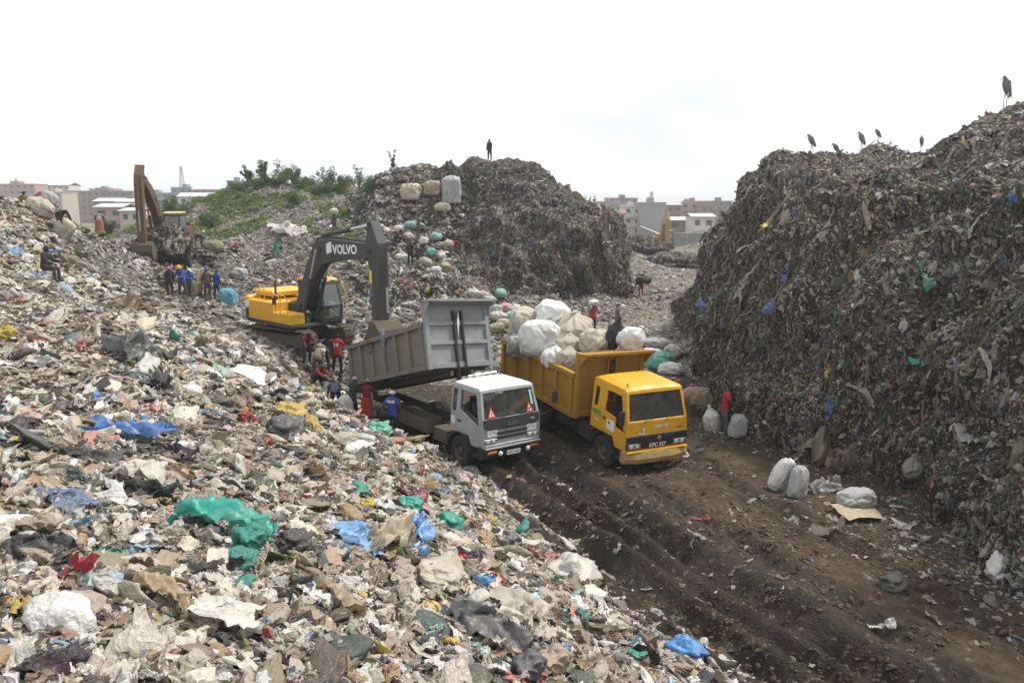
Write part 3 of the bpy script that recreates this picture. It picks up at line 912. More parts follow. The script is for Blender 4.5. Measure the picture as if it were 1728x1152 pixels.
# ------------------------------------------------------------------ mesh writer for made things
from mathutils.geometry import tessellate_polygon
class MB:
    def __init__(s):
        s.v, s.f, s.k = [], [], []
        s.mi = 0
    def add(s, V, Fc):
        b = len(s.v)
        s.v += [tuple(v) for v in V]
        s.f += [tuple(int(i) + b for i in f) for f in Fc]
        s.k += [s.mi] * len(Fc)
        return s
    def mat(s, i):
        s.mi = i
        return s
    def box(s, c, d, rot=None):
        V = [Vector((x * d[0] / 2, y * d[1] / 2, z * d[2] / 2)) for x in (-1, 1) for y in (-1, 1) for z in (-1, 1)]
        if rot is not None:
            R = rot if isinstance(rot, Matrix) else Euler(rot).to_matrix()
            V = [R @ v for v in V]
        V = [v + Vector(c) for v in V]
        return s.add(V, [(0, 1, 3, 2), (4, 6, 7, 5), (0, 4, 5, 1), (2, 3, 7, 6), (0, 2, 6, 4), (1, 5, 7, 3)])
    def span(s, a, b):
        return s.box([(x + y) / 2 for x, y in zip(a, b)], [abs(y - x) for x, y in zip(a, b)])
    def tube(s, path, rad, n=10, caps=True):
        P = [Vector(p) for p in path]
        R = rad if isinstance(rad, (list, tuple)) else [rad] * len(P)
        V, prev = [], None
        for i, p in enumerate(P):
            t = (P[min(i + 1, len(P) - 1)] - P[max(i - 1, 0)]).normalized()
            x = (prev - t * prev.dot(t)) if prev is not None else t.orthogonal()
            x.normalize()
            prev = x
            y = t.cross(x)
            V += [p + (x * math.cos(a) + y * math.sin(a)) * R[i] for a in [2 * math.pi * j / n for j in range(n)]]
        Fc = [(i * n + j, i * n + (j + 1) % n, (i + 1) * n + (j + 1) % n, (i + 1) * n + j) for i in range(len(P) - 1) for j in range(n)]
        if caps:
            Fc += [tuple(range(n))[::-1], tuple(range((len(P) - 1) * n, len(P) * n))]
        return s.add(V, Fc)
    def lathe(s, prof, c=(0, 0, 0), axis='Z', n=20):
        V = []
        for r, h in prof:
            for j in range(n):
                a = 2 * math.pi * j / n
                x, y = r * math.cos(a), r * math.sin(a)
                v = {'Z': (x, y, h), 'Y': (x, h, y), 'X': (h, x, y)}[axis]
                V.append((v[0] + c[0], v[1] + c[1], v[2] + c[2]))
        m = len(prof)
        return s.add(V, [(i * n + j, i * n + (j + 1) % n, (i + 1) * n + (j + 1) % n, (i + 1) * n + j) for i in range(m - 1) for j in range(n)])
    def plate(s, outer, holes, fn, th):
        """a flat piece with openings: outline points (u, v) mapped to space by fn(u, v, depth)"""
        loops = [outer] + list(holes)
        pts = [p for l in loops for p in l]
        tris = tessellate_polygon([[Vector((p[0], p[1], 0)) for p in l] for l in loops])
        n = len(pts)
        V = [fn(p[0], p[1], 0.0) for p in pts] + [fn(p[0], p[1], th) for p in pts]
        Fc = [tuple(t) for t in tris] + [tuple(i + n for i in t[::-1]) for t in tris]
        b = 0
        for l in loops:
            m = len(l)
            Fc += [(b + i, b + (i + 1) % m, b + (i + 1) % m + n, b + i + n) for i in range(m)]
            b += m
        return s.add(V, Fc)
    def build(s, name, mats, parent=None, bevel=0.0, smooth=False):
        me = bpy.data.meshes.new(name)
        bm = bmesh.new()
        vs = [bm.verts.new(v) for v in s.v]
        for f, k in zip(s.f, s.k):
            try:
                q = bm.faces.new([vs[i] for i in f])
                q.material_index = k
            except ValueError:
                pass
        bmesh.ops.recalc_face_normals(bm, faces=bm.faces)
        if bevel:
            es = [e for e in bm.edges if len(e.link_faces) == 2 and e.calc_face_angle(0) > 0.6]
            bmesh.ops.bevel(bm, geom=es, offset=bevel, segments=1, affect='EDGES', clamp_overlap=True)
        bm.to_mesh(me)
        bm.free()
        return link(name, me, mats, parent, smooth)

def text_mesh(name, body, size, mat, parent, matrix, depth=0.004, bold=0.0):
    cu = bpy.data.curves.new(name, 'FONT')
    cu.body = body
    cu.size = size
    cu.align_x = 'CENTER'
    cu.align_y = 'CENTER'
    cu.extrude = depth
    cu.offset = bold
    cu.resolution_u = 3
    tmp = bpy.data.objects.new(name, cu)
    COL.objects.link(tmp)
    dg = bpy.context.evaluated_depsgraph_get()
    me = bpy.data.meshes.new_from_object(tmp.evaluated_get(dg))
    bpy.data.objects.remove(tmp)
    me.transform(matrix)
    me.materials.clear()
    me.name = name
    return link(name, me, mat, parent, False)

def basis(o, x, y):
    """matrix that lays the xy plane of a drawing on the plane spanned by x (right) and y (up) at o"""
    x = Vector(x).normalized()
    z = x.cross(Vector(y)).normalized()
    y = z.cross(x)
    m = Matrix((x, y, z)).transposed().to_4x4()
    m.translation = Vector(o)
    return m

M["silver"] = paint("silver_paint", (0.33, 0.35, 0.37), 0.38, 0.5, (0.17, 0.145, 0.115))
M["roof_white"] = paint("white_paint", (0.66, 0.68, 0.68), 0.42, 0.12)
M["bed_grey"] = paint("grey_steel_paint", (0.235, 0.25, 0.255), 0.5, 0.65, (0.15, 0.125, 0.10))
M["bed_dusty"] = paint("dusty_grey_steel", (0.165, 0.145, 0.12), 0.7, 0.75, (0.11, 0.088, 0.066), scale=2.0)
M["yellow"] = paint("yellow_paint", (0.66, 0.33, 0.012), 0.36, 0.32, (0.26, 0.15, 0.05))
M["yellow_bed"] = paint("ochre_paint", (0.36, 0.185, 0.013), 0.5, 0.45, (0.14, 0.085, 0.035))
M["yellow_dusty"] = paint("muddy_yellow_paint", (0.40, 0.27, 0.09), 0.7, 0.9, (0.22, 0.17, 0.12))
M["black"] = paint("black_plastic", (0.022, 0.022, 0.024), 0.5, 0.35, (0.07, 0.06, 0.05))
M["dark"] = paint("dark_chassis", (0.03, 0.027, 0.024), 0.7, 0.7, (0.07, 0.055, 0.042))
M["rubber"] = paint("tyre_rubber", (0.022, 0.021, 0.02), 0.85, 0.75, (0.075, 0.058, 0.043), scale=5)
M["rim"] = paint("muddy_rim", (0.10, 0.09, 0.08), 0.6, 0.8, (0.085, 0.065, 0.048), scale=5)
M["chrome"] = paint("bright_metal", (0.62, 0.62, 0.62), 0.22, 0.15, metal=0.9)
M["lamp_glass"] = paint("lamp_glass", (0.62, 0.64, 0.64), 0.12, 0.1)
M["amber"] = paint("amber_lens", (0.55, 0.14, 0.02), 0.25, 0.2)
M["red"] = paint("red_print", (0.50, 0.025, 0.02), 0.5, 0.15)
M["white"] = paint("white_print", (0.72, 0.72, 0.72), 0.5, 0.2)
M["mauve"] = paint("mauve_print", (0.28, 0.10, 0.33), 0.5, 0.1)
M["green_print"] = paint("green_print", (0.03, 0.26, 0.11), 0.5, 0.2)
M["teal_print"] = paint("teal_print", (0.25, 0.55, 0.48), 0.5, 0.1)
M["seat"] = paint("seat_cloth", (0.05, 0.05, 0.055), 0.9, 0.2)
M["exc_grey"] = paint("charcoal_paint", (0.036, 0.037, 0.039), 0.45, 0.35, (0.12, 0.10, 0.08))
M["exc_yellow"] = paint("machine_yellow", (0.68, 0.36, 0.025), 0.42, 0.18, (0.25, 0.17, 0.08))
M["old_yellow"] = paint("old_ochre_paint", (0.105, 0.062, 0.027), 0.6, 0.7, (0.12, 0.07, 0.045))
M["far_yellow"] = paint("faded_yellow", (0.34, 0.21, 0.07), 0.6, 0.5, (0.16, 0.11, 0.07))
M["steel"] = paint("dull_steel", (0.30, 0.33, 0.34), 0.4, 0.3, metal=0.6)
M["brown_steel"] = paint("earthy_steel", (0.085, 0.066, 0.05), 0.8, 0.8, (0.10, 0.075, 0.055))
M["green_cab"] = paint("green_black_paint", (0.02, 0.045, 0.04), 0.4, 0.3)

def glass_mat(name, tint, dust):
    """a pane: see-through, mirror-like towards grazing angles, with a film of dust"""
    t = NT(name)
    t.set((0.28, 0.27, 0.25), 0.7)
    tr = t.new("ShaderNodeBsdfTransparent")
    tr.inputs["Color"].default_value = (*tint, 1)
    gl = t.new("ShaderNodeBsdfGlossy", Roughness=0.04)
    fr = t.new("ShaderNodeFresnel", IOR=1.6)
    m1 = t.new("ShaderNodeMixShader")
    t.l.new(t.math('ADD', fr.outputs[0], 0.04), m1.inputs[0])
    t.l.new(tr.outputs[0], m1.inputs[1]); t.l.new(gl.outputs[0], m1.inputs[2])
    m2 = t.new("ShaderNodeMixShader")
    n = t.noise(t.coords(), 3.0, 5.0)
    t.l.new(t.val(n, 0.3, 0.75, dust * 0.5, dust * 1.4), m2.inputs[0])
    t.l.new(m1.outputs[0], m2.inputs[1]); t.l.new(t.b.outputs[0], m2.inputs[2])
    t.l.new(m2.outputs[0], t.out.inputs["Surface"])
    return t.m
M["glass"] = glass_mat("window_glass", (0.72, 0.78, 0.78), 0.10)
M["dusty_glass"] = glass_mat("dusty_glass", (0.6, 0.66, 0.66), 0.45)

def wheel(parent, c, side, r=0.5, w=0.28):
    """tyre with lugs and a dished rim; side -1 shows its face towards -y"""
    m = MB()
    m.lathe([(r * 0.56, -w / 2), (r * 0.85, -w / 2 - 0.012), (r * 0.96, -w * 0.44), (r, -w * 0.3), (r, w * 0.3), (r * 0.96, w * 0.44), (r * 0.85, w / 2 + 0.012), (r * 0.56, w / 2)], c, 'Y', 28)
    for k in range(28):
        a = 2 * math.pi * k / 28
        for sy in (-1, 1):
            m.box((c[0] + math.cos(a) * r, c[1] + sy * w * 0.24, c[2] + math.sin(a) * r), (0.05, w * 0.42, 0.035), Euler((0, -a + math.pi / 2 + sy * 0.0, 0)).to_matrix())
    t = m.build("wheel", M["rubber"], parent, smooth=False)
    h = MB()
    y0 = c[1] + side * w * 0.5
    yin = c[1] + side * w * 0.12
    h.lathe([(r * 0.57, y0 - c[1]), (r * 0.53, y0 - c[1] - side * 0.02), (r * 0.46, yin - c[1]), (r * 0.24, yin - c[1] + side * 0.02), (r * 0.22, y0 - c[1] - side * 0.02), (r * 0.12, y0 - c[1]), (0.001, y0 - c[1])], c, 'Y', 20)
    for k in range(8):
        a = 2 * math.pi * k / 8
        h.box((c[0] + math.cos(a) * r * 0.34, yin + side * 0.03, c[2] + math.sin(a) * r * 0.34), (0.04, 0.05, 0.04))
    h.build("rim", M["rim"], t)
    return t

def truck(name, loc, phi, pitch, roll, S):
    """a tipper: x forward, y to its left, z up, standing on the ground under its front axle"""
    T = empty(name, loc)
    T.rotation_euler = (roll, -pitch, phi - math.pi / 2)
    body, roofm = S["body"], S["roof"]
    W = 1.15
    zw, xw, zr, xr = S["zw"], 1.24, S["zr"], S["xr"]      # windscreen base, its x, roof height, cab rear
    def wd(z):
        return W - max(0.0, z - zw) * 0.105
    # chassis
    m = MB()
    for sy in (-1, 1):
        m.span((-7.0, sy * 0.42 - 0.05, 0.72), (0.9, sy * 0.42 + 0.05, 0.98))
    for x in (-6.7, -5.2, -3.9, -2.6, -1.4, 0.3):
        m.span((x - 0.06, -0.4, 0.76), (x + 0.06, 0.4, 0.92))
    m.tube([(0, -0.9, 0.5), (0, 0.9, 0.5)], 0.07, 8)
    for x in S["axles"]:
        m.tube([(x, -0.85, 0.5), (x, 0.85, 0.5)], 0.10, 8)
        m.lathe([(0.02, -0.25), (0.24, -0.12), (0.24, 0.12), (0.02, 0.25)], (x, 0, 0.5), 'Y', 10)
    m.tube([(-0.8, 0, 0.75), (S["axles"][0], 0, 0.55)], 0.06, 8)
    m.build("chassis", M["dark"], T, 0.008)
    # side boxes: fuel tank, battery box, open tray of the subframe
    m = MB()
    m.span((-1.65, -1.05, 0.5), (-0.85, -0.5, 0.95))
    m.build("battery_box", M["brown_steel"] if S["kind"] == "grey" else M["dark"], T, 0.02)
    m = MB()
    if S["kind"] == "grey":
        a, b, c, d = -3.9, -1.95, -1.12, -0.5
        m.span((a, c, 0.62), (b, d, 0.66)); m.span((a, c, 0.66), (b, c + 0.03, 1.10)); m.span((a, d - 0.03, 0.66), (b, d, 1.10))
        m.span((a, c + 0.03, 0.66), (a + 0.03, d - 0.03, 1.10)); m.span((b - 0.03, c + 0.03, 0.66), (b, d - 0.03, 1.10))
        m.build("side_tray", M["brown_steel"], T, 0.008)
    else:
        m.tube([(-3.1, -0.78, 0.72), (-1.9, -0.78, 0.72)], 0.27, 14)
        m.build("fuel_tank", M["dark"], T)
    m = MB()
    m.tube([(-2.9, 0.8, 0.72), (-1.7, 0.8, 0.72)], 0.27, 14)
    m.build("air_tank", M["dark"], T)
    # wheels
    for sy in (-1, 1):
        wheel(T, (0, sy * 0.98, 0.5), sy)
        for x in S["axles"]:
            wheel(T, (x, sy * 1.0, 0.5), sy)
            wheel(T, (x, sy * 0.68, 0.5), sy)
    for sy in (-1, 1):
        m = MB()
        arc = [(math.cos(a) * 0.62, 0.5 + math.sin(a) * 0.62) for a in np.linspace(0.15, math.pi - 0.1, 12)]
        arc2 = [(x * 1.07, 0.5 + (z - 0.5) * 1.07) for x, z in arc[::-1]]
        m.plate(arc + arc2, [], lambda u, v, t: (u, sy * (1.18 - t), v), 0.42)
        m.build("mudguard", M["black"], T)
    # --- cab
    cab = MB()
    side = [(xr, 1.12), (xr - 0.03, zr - 0.22), (xr + 0.04, zr - 0.10), (xw - 0.36, zr - 0.10), (xw - 0.26, zr - 0.17), (xw, zw), (xw + 0.05, 1.35), (xw + 0.03, 0.86), (0.66, 0.86), (0.52, 1.14)]
    if S["kind"] == "grey":
        win = [(-0.02, zr - 0.27), (xw - 0.42, zr - 0.27), (xw - 0.16, 1.52), (0.02, 1.90)]
        qwin = [(xr + 0.07, 1.78), (xr + 0.05, zr - 0.28), (xr + 0.30, zr - 0.28), (xr + 0.30, 1.78)]
    else:
        win = [(0.0, zr - 0.33), (xw - 0.45, zr - 0.33), (xw - 0.17, zw - 0.02), (xw - 0.17, 1.45), (0.62, 1.50), (0.62, 1.78), (0.0, 1.85)]
        qwin = [(xr + 0.15, 1.86), (xr + 0.13, zr - 0.38), (xr + 0.36, zr - 0.38), (xr + 0.36, 1.86)]
    for sy in (-1, 1):
        fn = lambda u, v, t: (u, sy * (wd(v) - t), v)
        cab.plate(side, [win, qwin], fn, 0.05)
    cab.span((xr - 0.01, -wd(1.1) + 0.06, 1.12), (xr + 0.04, wd(1.1) - 0.06, zw))
    cab.plate([(-1.06, zw), (1.06, zw), (1.0, zr - 0.12), (-1.0, zr - 0.12)], [[(-0.7, 1.9), (-0.65, zr - 0.35), (0.65, zr - 0.35), (0.7, 1.9)]], lambda u, v, t: (xr + t, u, v), 0.04)
    cab.span((xr + 0.05, -1.0, 1.1), (xw - 0.05, 1.0, 1.16))
    # front under the windscreen and the screen surround
    fx = lambda v: xw + 0.05 * min(1, max(0, (zw - v) / 0.3)) if v < zw else xw - (v - zw) * (0.26 / (zr - 0.17 - zw))
    ff = lambda u, v, t: (fx(v) - t + 0.006, u, v)
    cab.plate([(-W + 0.02, 0.86), (W - 0.02, 0.86), (W - 0.02, zw), (-W + 0.02, zw)], [], ff, 0.05)
    s_o = [(-wd(zw) + 0.02, zw), (wd(zw) - 0.02, zw), (wd(zr - 0.17) - 0.02, zr - 0.15), (-wd(zr - 0.17) + 0.02, zr - 0.15)]
    s_i = [(-wd(zw) + 0.10, zw + 0.04), (wd(zw) - 0.10, zw + 0.04), (wd(zr - 0.2) - 0.09, zr - 0.24), (-wd(zr - 0.2) + 0.09, zr - 0.24)]
    cab.plate(s_o, [s_i], ff, 0.05)
    cab.build("cab", body, T, 0.012)
    # roof: low crown with pressed ribs
    nu, nv = 24, 33
    G = np.zeros((nu, nv, 3))
    wr = wd(zr - 0.1)
    for i, a in enumerate(np.linspace(0, 1, nu)):
        for j, b in enumerate(np.linspace(-1, 1, nv)):
            x = xr - 0.02 + a * (xw - 0.24 - xr)
            e = max(abs(b) ** 6, (abs(2 * a - 1)) ** 8)
            rib = 0.018 * (1 if (j % 4) < 2 and 0.1 < a < 0.86 and abs(b) < 0.93 else 0)
            G[i, j] = (x, b * (wr + 0.012), zr - 0.005 - 0.13 * e + rib - 0.02 * b * b)
    rv = G.reshape(-1, 3)
    rm = mesh_np("roof", np.concatenate([rv, rv - [0, 0, 0.03]]), np.concatenate([grid_faces(nu, nv), grid_faces(nu, nv)[:, ::-1] + nu * nv]))
    link("roof", rm, roofm, T)
    # panes
    m = MB(); m.plate(s_i, [], lambda u, v, t: (fx(v) - 0.02 - t, u, v), 0.006); m.build("windscreen", M["glass"], T)
    for sy in (-1, 1):
        m = MB(); m.plate(qwin, [], lambda u, v, t: (u, sy * (wd(v) - 0.02 - t), v), 0.006); m.build("quarter_window", M["glass"], T)
        # the door: a skin standing proud of the cab side
        d = MB()
        door = [(-0.12, 1.18), (-0.14, zr - 0.20), (xw - 0.38, zr - 0.20), (xw - 0.08, zw - 0.02), (xw - 0.06, 0.95), (0.72, 0.92), (0.56, 1.18)]
        d.plate(door, [[(u * 1.0, v) for u, v in win]], lambda u, v, t: (u, sy * (wd(v) + 0.010 - t), v), 0.008)
        dr = d.build("door", body, T, 0.003)
        h = MB(); h.box((0.02, sy * (W + 0.012), 1.52 if S["kind"] == "grey" else 1.62), (0.17, 0.035, 0.07)); h.build("handle", M["black"], dr, 0.01)
        if S["kind"] == "grey" or sy == 1:
            lo = [(u, v) for u, v in win]
            m = MB(); m.plate(lo if sy == 1 else [win[3], win[2], ((win[2][0] + win[1][0]) / 2, 1.75), (0.0, 2.02)], [], lambda u, v, t: (u, sy * (wd(v) - 0.028 - t), v), 0.006); m.build("window_pane", M["glass"], dr)
        # cab step under the door
        m = MB(); m.span((0.62, sy * 0.86, 0.50), (0.98, sy * 1.12, 0.56)); m.span((0.66, sy * 0.9, 0.56), (0.72, sy * 1.0, 0.86)); m.build("step", M["dark"], T, 0.01)
        # rain gutter and mirror
        m = MB()
        p = (xw - 0.30, sy * (wd(zr - 0.3) + 0.0), zr - 0.2)
        if S["kind"] == "grey" and sy == 1:
            m.tube([p, (xw + 0.18, sy * 1.45, zr - 0.12), (xw + 0.22, sy * 1.62, zr - 0.35), (xw + 0.20, sy * 1.6, zr - 0.95), (xw, sy * 1.14, 1.62)], 0.014, 6)
            m.box((xw + 0.20, sy * 1.62, zr - 0.55), (0.06, 0.2, 0.36))
        elif S["kind"] != "grey":
            q = 1.78
            m.tube([(xw - 0.16, sy * 1.1, q + 0.55), (xw + 0.0, sy * 1.36, q + 0.55), (xw + 0.0, sy * 1.36, q - 0.1), (xw - 0.12, sy * 1.14, q - 0.28)], 0.013, 6)
            m.box((xw + 0.0, sy * 1.36, q + 0.2), (0.06, 0.19, 0.42))
        if m.v: m.build("mirror", M["black"], T, 0.008)
    # inside: seats, dashboard, wheel
    for sy in (-1, 1):
        m = MB(); m.box((0.15, sy * 0.5, 1.38), (0.5, 0.5, 0.14)); m.box((-0.12, sy * 0.5, 1.72), (0.14, 0.48, 0.66)); m.box((-0.14, sy * 0.5, 2.12), (0.1, 0.28, 0.16)); m.build("seat", M["seat"], T, 0.03)
    m = MB(); m.box((xw - 0.28, 0, zw - 0.12), (0.42, 2.0, 0.24)); m.build("dashboard", M["black"], T, 0.03)
    m = MB()
    ang = np.linspace(0, 2 * math.pi, 17)
    m.tube([(xw - 0.52 + 0.12 * math.sin(a), -0.5 + 0.22 * math.cos(a), zw + 0.08 + 0.18 * math.sin(a)) for a in ang], 0.016, 6, False)
    m.tube([(xw - 0.52, -0.5, zw + 0.08), (xw - 0.3, -0.5, zw - 0.1)], 0.03, 6)
    m.build("steering_wheel", M["black"], T)
    for y0, a in ((-0.55, 0.5), (0.25, 0.5)):
        m = MB(); m.tube([(xw + 0.045, y0, zw - 0.02), (xw + 0.02, y0 + 0.14, zw + 0.09), (xw - 0.03, y0 + 0.55, zw + 0.22)], 0.011, 6); m.build("wiper", M["black"], T)
    def card(nm, y0, y1, z0, z1, x, mat, th=0.006):
        m = MB(); m.span((x, y0, z0), (x + th, y1, z1)); return m.build(nm, mat, T)
    def front_text(nm, s, y, z, size, mat, x, bold=0.0):
        return text_mesh(nm, s, size, mat, T, basis((x, y, z), (0, 1, 0), (0, 0, 1)), 0.003, bold)
    XF = xw + 0.058
    if S["kind"] == "grey":
        m = MB(); m.plate([(-W + 0.05, 1.50), (-0.9, 1.43), (0.9, 1.43), (W - 0.05, 1.50), (W - 0.03, zw + 0.04), (-W + 0.03, zw + 0.04)], [], lambda u, v, t: (fx(v) + 0.022 - t, u, v), 0.015)
        m.build("front_panel_band", M["black"], T, 0.006)
        front_text("maker_lettering", "ISUZU", 0.0, 1.555, 0.15, M["steel"], XF + 0.016)
        front_text("badge_lettering", "FVR", 0.82, 1.62, 0.08, M["white"], XF + 0.014)
        m = MB()
        for z in (1.30, 1.16):
            m.span((XF - 0.004, -0.62, z - 0.045), (XF + 0.012, 0.62, z + 0.045))
        m.build("grille", M["black"], T, 0.006)
        for sy in (-1, 1):
            c = card("front_sticker", sy * 0.78 - 0.2, sy * 0.78 + 0.2, 1.22, 1.43, XF, M["white"])
            text_mesh("sticker_lettering", "ITTS", 0.15, M["mauve"], c, basis((XF + 0.008, sy * 0.78, 1.325), (0, 1, 0), (0, 0, 1)), 0.002)
            m = MB(); m.span((XF - 0.01, sy * 0.84 - 0.25, 1.0), (XF + 0.02, sy * 0.84 + 0.25, 1.15)); hl = m.build("headlight", M["steel"], T, 0.02)
            for k in (-0.12, 0.1):
                m = MB(); m.lathe([(0.001, 0.012), (0.045, 0.008), (0.058, 0.0), (0.062, -0.02)], (XF + 0.02, sy * 0.84 + k, 1.075), 'X', 12); m.build("lens", M["lamp_glass"], hl)
            m = MB(); m.span((XF + 0.10, sy * 0.84 - 0.2, 0.70), (XF + 0.125, sy * 0.84 + 0.16, 0.78)); m.build("indicator", M["amber"], T, 0.006)
            m = MB(); m.lathe([(0.001, 0.05), (0.05, 0.045), (0.075, 0.02), (0.08, -0.02), (0.05, -0.04)], (XF + 0.14, sy * 0.55, 0.68), 'X', 14); m.build("fog_lamp", M["lamp_glass"], T, smooth=True)
            # red warning triangle stuck inside the glass
            m = MB(); cy, z0 = sy * 0.76, zw + 0.06
            xs = lambda v: fx(v) + 0.012
            m.plate([(cy - 0.17, z0), (cy + 0.17, z0), (cy, z0 + 0.36)], [[(cy - 0.10, z0 + 0.04), (cy + 0.10, z0 + 0.04), (cy, z0 + 0.25)]], lambda u, v, t: (xs(v) - t, u, v), 0.006)
            tr = m.build("warning_triangle", M["red"], T)
            m = MB(); m.plate([(cy - 0.095, z0 + 0.045), (cy + 0.095, z0 + 0.045), (cy, z0 + 0.245)], [], lambda u, v, t: (xs(v) - 0.002 - t, u, v), 0.003); m.build("triangle_face", M["white"], tr)
            m = MB(); m.plate([(cy - 0.02, z0 + 0.06), (cy + 0.02, z0 + 0.06), (cy + 0.012, z0 + 0.17), (cy - 0.012, z0 + 0.17)], [], lambda u, v, t: (xs(v) + 0.003 - t, u, v), 0.003); m.build("triangle_figure", M["black"], tr)
        m = MB(); m.plate([(0.86, zr - 0.75), (0.95, zr - 0.75), (0.92, zr - 0.3), (0.84, zr - 0.3)], [], lambda u, v, t: (fx(v) + 0.008 - t, u, v), 0.004); m.build("screen_sticker", M["teal_print"], T)
        front_text("sun_strip_lettering", "NO FEAR", -0.35, zr - 0.275, 0.07, M["white"], fx(zr - 0.27) + 0.012)
        for y0, y1, hh_, mt in ((-0.4, -0.05, .10, "teal_print"), (0.35, 0.75, .08, "teal_print"), (-.75, -.48, .06, "green_print"), (0.02, 0.28, .12, "white")):
            m = MB(); m.span((xw - 0.40, y0, zw + 0.0), (xw - 0.18, y1, zw + hh_)); m.build("dashboard_paper", M[mt], T, 0.01)
        m = MB(); m.plate([(0.50, 0), (XF + 0.0, 0), (XF + 0.11, 0.05)] and [(-W - 0.02, 0.50), (W + 0.02, 0.50), (W + 0.02, 0.93), (-W - 0.02, 0.93)], [], lambda u, v, t: (XF + 0.09 - 0.10 * (abs(u) / W) ** 4 - t, u, v), 0.22)
        m.build("bumper", M["black"], T, 0.03)
        m = MB(); m.span((XF + 0.02, -W + 0.05, 0.84), (XF + 0.115, W - 0.05, 0.90)); m.span((XF - 0.08, -W + 0.08, 0.93), (XF + 0.07, W - 0.08, 0.965)); m.build("bumper_trim", M["silver"], T, 0.01)
        pl = card("number_plate", -0.27, 0.27, 0.58, 0.72, XF + 0.092, M["white"], 0.008)
        text_mesh("plate_lettering", "KAR 948Z", 0.115, M["black"], pl, basis((XF + 0.103, 0, 0.65), (0, 1, 0), (0, 0, 1)), 0.002)
        m = MB(); m.span((-0.46, -W - 0.012, 1.38), (-0.22, -W - 0.004, 1.62)); m.build("side_sticker", M["white"], T)
        m = MB(); m.box((-0.62, -1.08, 1.2), (0.1, 0.06, 0.08)); m.build("side_lamp", M["amber"], T, 0.01)
        m = MB(); m.box((xr + 0.16, -0.3, zr + 0.06), (0.12, 0.12, 0.1)); m.tube([(xr + 0.12, -0.55, zr + 0.04), (xr + 0.12, 0.6, zr + 0.07)], 0.03, 8); m.build("roof_horn", M["chrome"], T, 0.01)
    else:
        m = MB(); m.plate([(-W - 0.01, 0.92), (W + 0.01, 0.92), (W + 0.01, 1.36), (-W - 0.01, 1.36)], [], lambda u, v, t: (XF + 0.012 - t, u, v), 0.05)
        gr = m.build("grille", M["black"], T, 0.01)
        m = MB()
        for z in (1.05, 1.14, 1.22, 1.30):
            m.span((XF + 0.012, -0.66, z - 0.012), (XF + 0.03, 0.66, z + 0.012))
        m.build("grille_bars", M["black"], gr)
        m = MB(); m.lathe([(0.001, 0.012), (0.055, 0.01), (0.075, 0.0)], (0, 0, 0), 'X', 20); m.build("round_badge", M["steel"], T).location = (XF + 0.034, 0.05, 1.24)
        front_text("plate_lettering", "KPC 227", -0.0, 1.02, 0.17, M["white"], XF + 0.036, 0.004)
        for sy in (-1, 1):
            m = MB(); m.span((XF - 0.0, sy * 0.86 - 0.24, 0.96), (XF + 0.025, sy * 0.86 + 0.24, 1.12)); hl = m.build("headlight", M["steel"], T, 0.02)
            for k in (-0.12, 0.1):
                m = MB(); m.lathe([(0.001, 0.012), (0.05, 0.008), (0.062, 0.0), (0.066, -0.02)], (XF + 0.025, sy * 0.86 + k, 1.04), 'X', 12); m.build("lens", M["lamp_glass"], hl)
        front_text("front_lettering", "310-710", 0.12, 1.60, 0.15, M["white"], XF + 0.004, 0.006)
        front_text("model_lettering", "TURBO", 0.84, 1.50, 0.075, M["black"], XF + 0.004)
        for u, v, r in ((-0.55, 1.56, 0.07), (-0.68, 1.44, 0.06), (-0.55, 1.42, 0.07)):
            m = MB(); m.plate([(u + r * (1 - 0.4 * (k % 2)) * math.cos(k), v + r * 0.7 * math.sin(k)) for k in (0, 1, 2, 3, 4, 5)], [], lambda a, b, t: (XF + 0.006 - t, a, b), 0.005); m.build("worn_sticker", M["white"], T)
        m = MB()
        prof = [(XF - 0.05, 0.52), (XF + 0.14, 0.50), (XF + 0.20, 0.66), (XF + 0.14, 0.84), (XF - 0.05, 0.86)]
        V, n = [], 13
        for k in range(n):
            y = -W - 0.05 + (2 * W + 0.1) * k / (n - 1)
            bend = 0.16 * (abs(y) / W) ** 3
            V += [(x - bend, y, z + 0.01 * math.sin(k * 2.1)) for x, z in prof]
        p5 = len(prof)
        m.add(V, [(i * p5 + j, i * p5 + j + 1, (i + 1) * p5 + j + 1, (i + 1) * p5 + j) for i in range(n - 1) for j in range(p5 - 1)] + [tuple(range(p5)), tuple(range((n - 1) * p5, n * p5))[::-1]])
        m.build("bumper", M["yellow_dusty"], T)
        m = MB(); m.span((XF - 0.10, -W, 0.862), (XF + 0.10, W, 0.885)); m.build("bumper_top", M["yellow"], T, 0.006)
        m = MB(); m.span((-0.66, -W - 0.014, 1.62), (-0.22, -W - 0.004, 1.76)); m.build("green_sticker", M["green_print"], T)
        m = MB(); m.span((0.18, -W - 0.022, 1.32), (0.60, -W - 0.012, 1.64)); dn = m.build("door_notice", M["white"], T)
        m = MB(); m.span((0.27, -W - 0.026, 1.50), (0.36, -W - 0.022, 1.58)); m.build("notice_mark", M["black"], dn)
        m = MB(); m.span((xr + 0.3, -W - 0.012, 1.42), (-0.35, -W - 0.004, 1.45)); m.build("side_stripe", M["white"], T)
        for sy in (-1, 1):
            m = MB(); m.tube([(xw - 0.35, sy * 0.98, zr - 0.02), (xw - 0.35, sy * 0.98, zr + 0.08)], 0.02, 8); m.build("roof_marker", M["amber"] if sy > 0 else M["black"], T)
    # --- tipping body, hinged at its rear lower edge
    B = empty("tipping_body", (S["bx"], 0, S["bz"]))
    B.parent = T
    B.rotation_euler = (S["broll"], -S["bpitch"], 0)
    L, hs, hh, w = S["bl"], S["bs"], S["bh"], S["bw"]
    sm, hm = S["bed_side"], S["bed_head"]
    m = MB(); m.span((0, -w + 0.02, 0.0), (L, w - 0.02, 0.09))
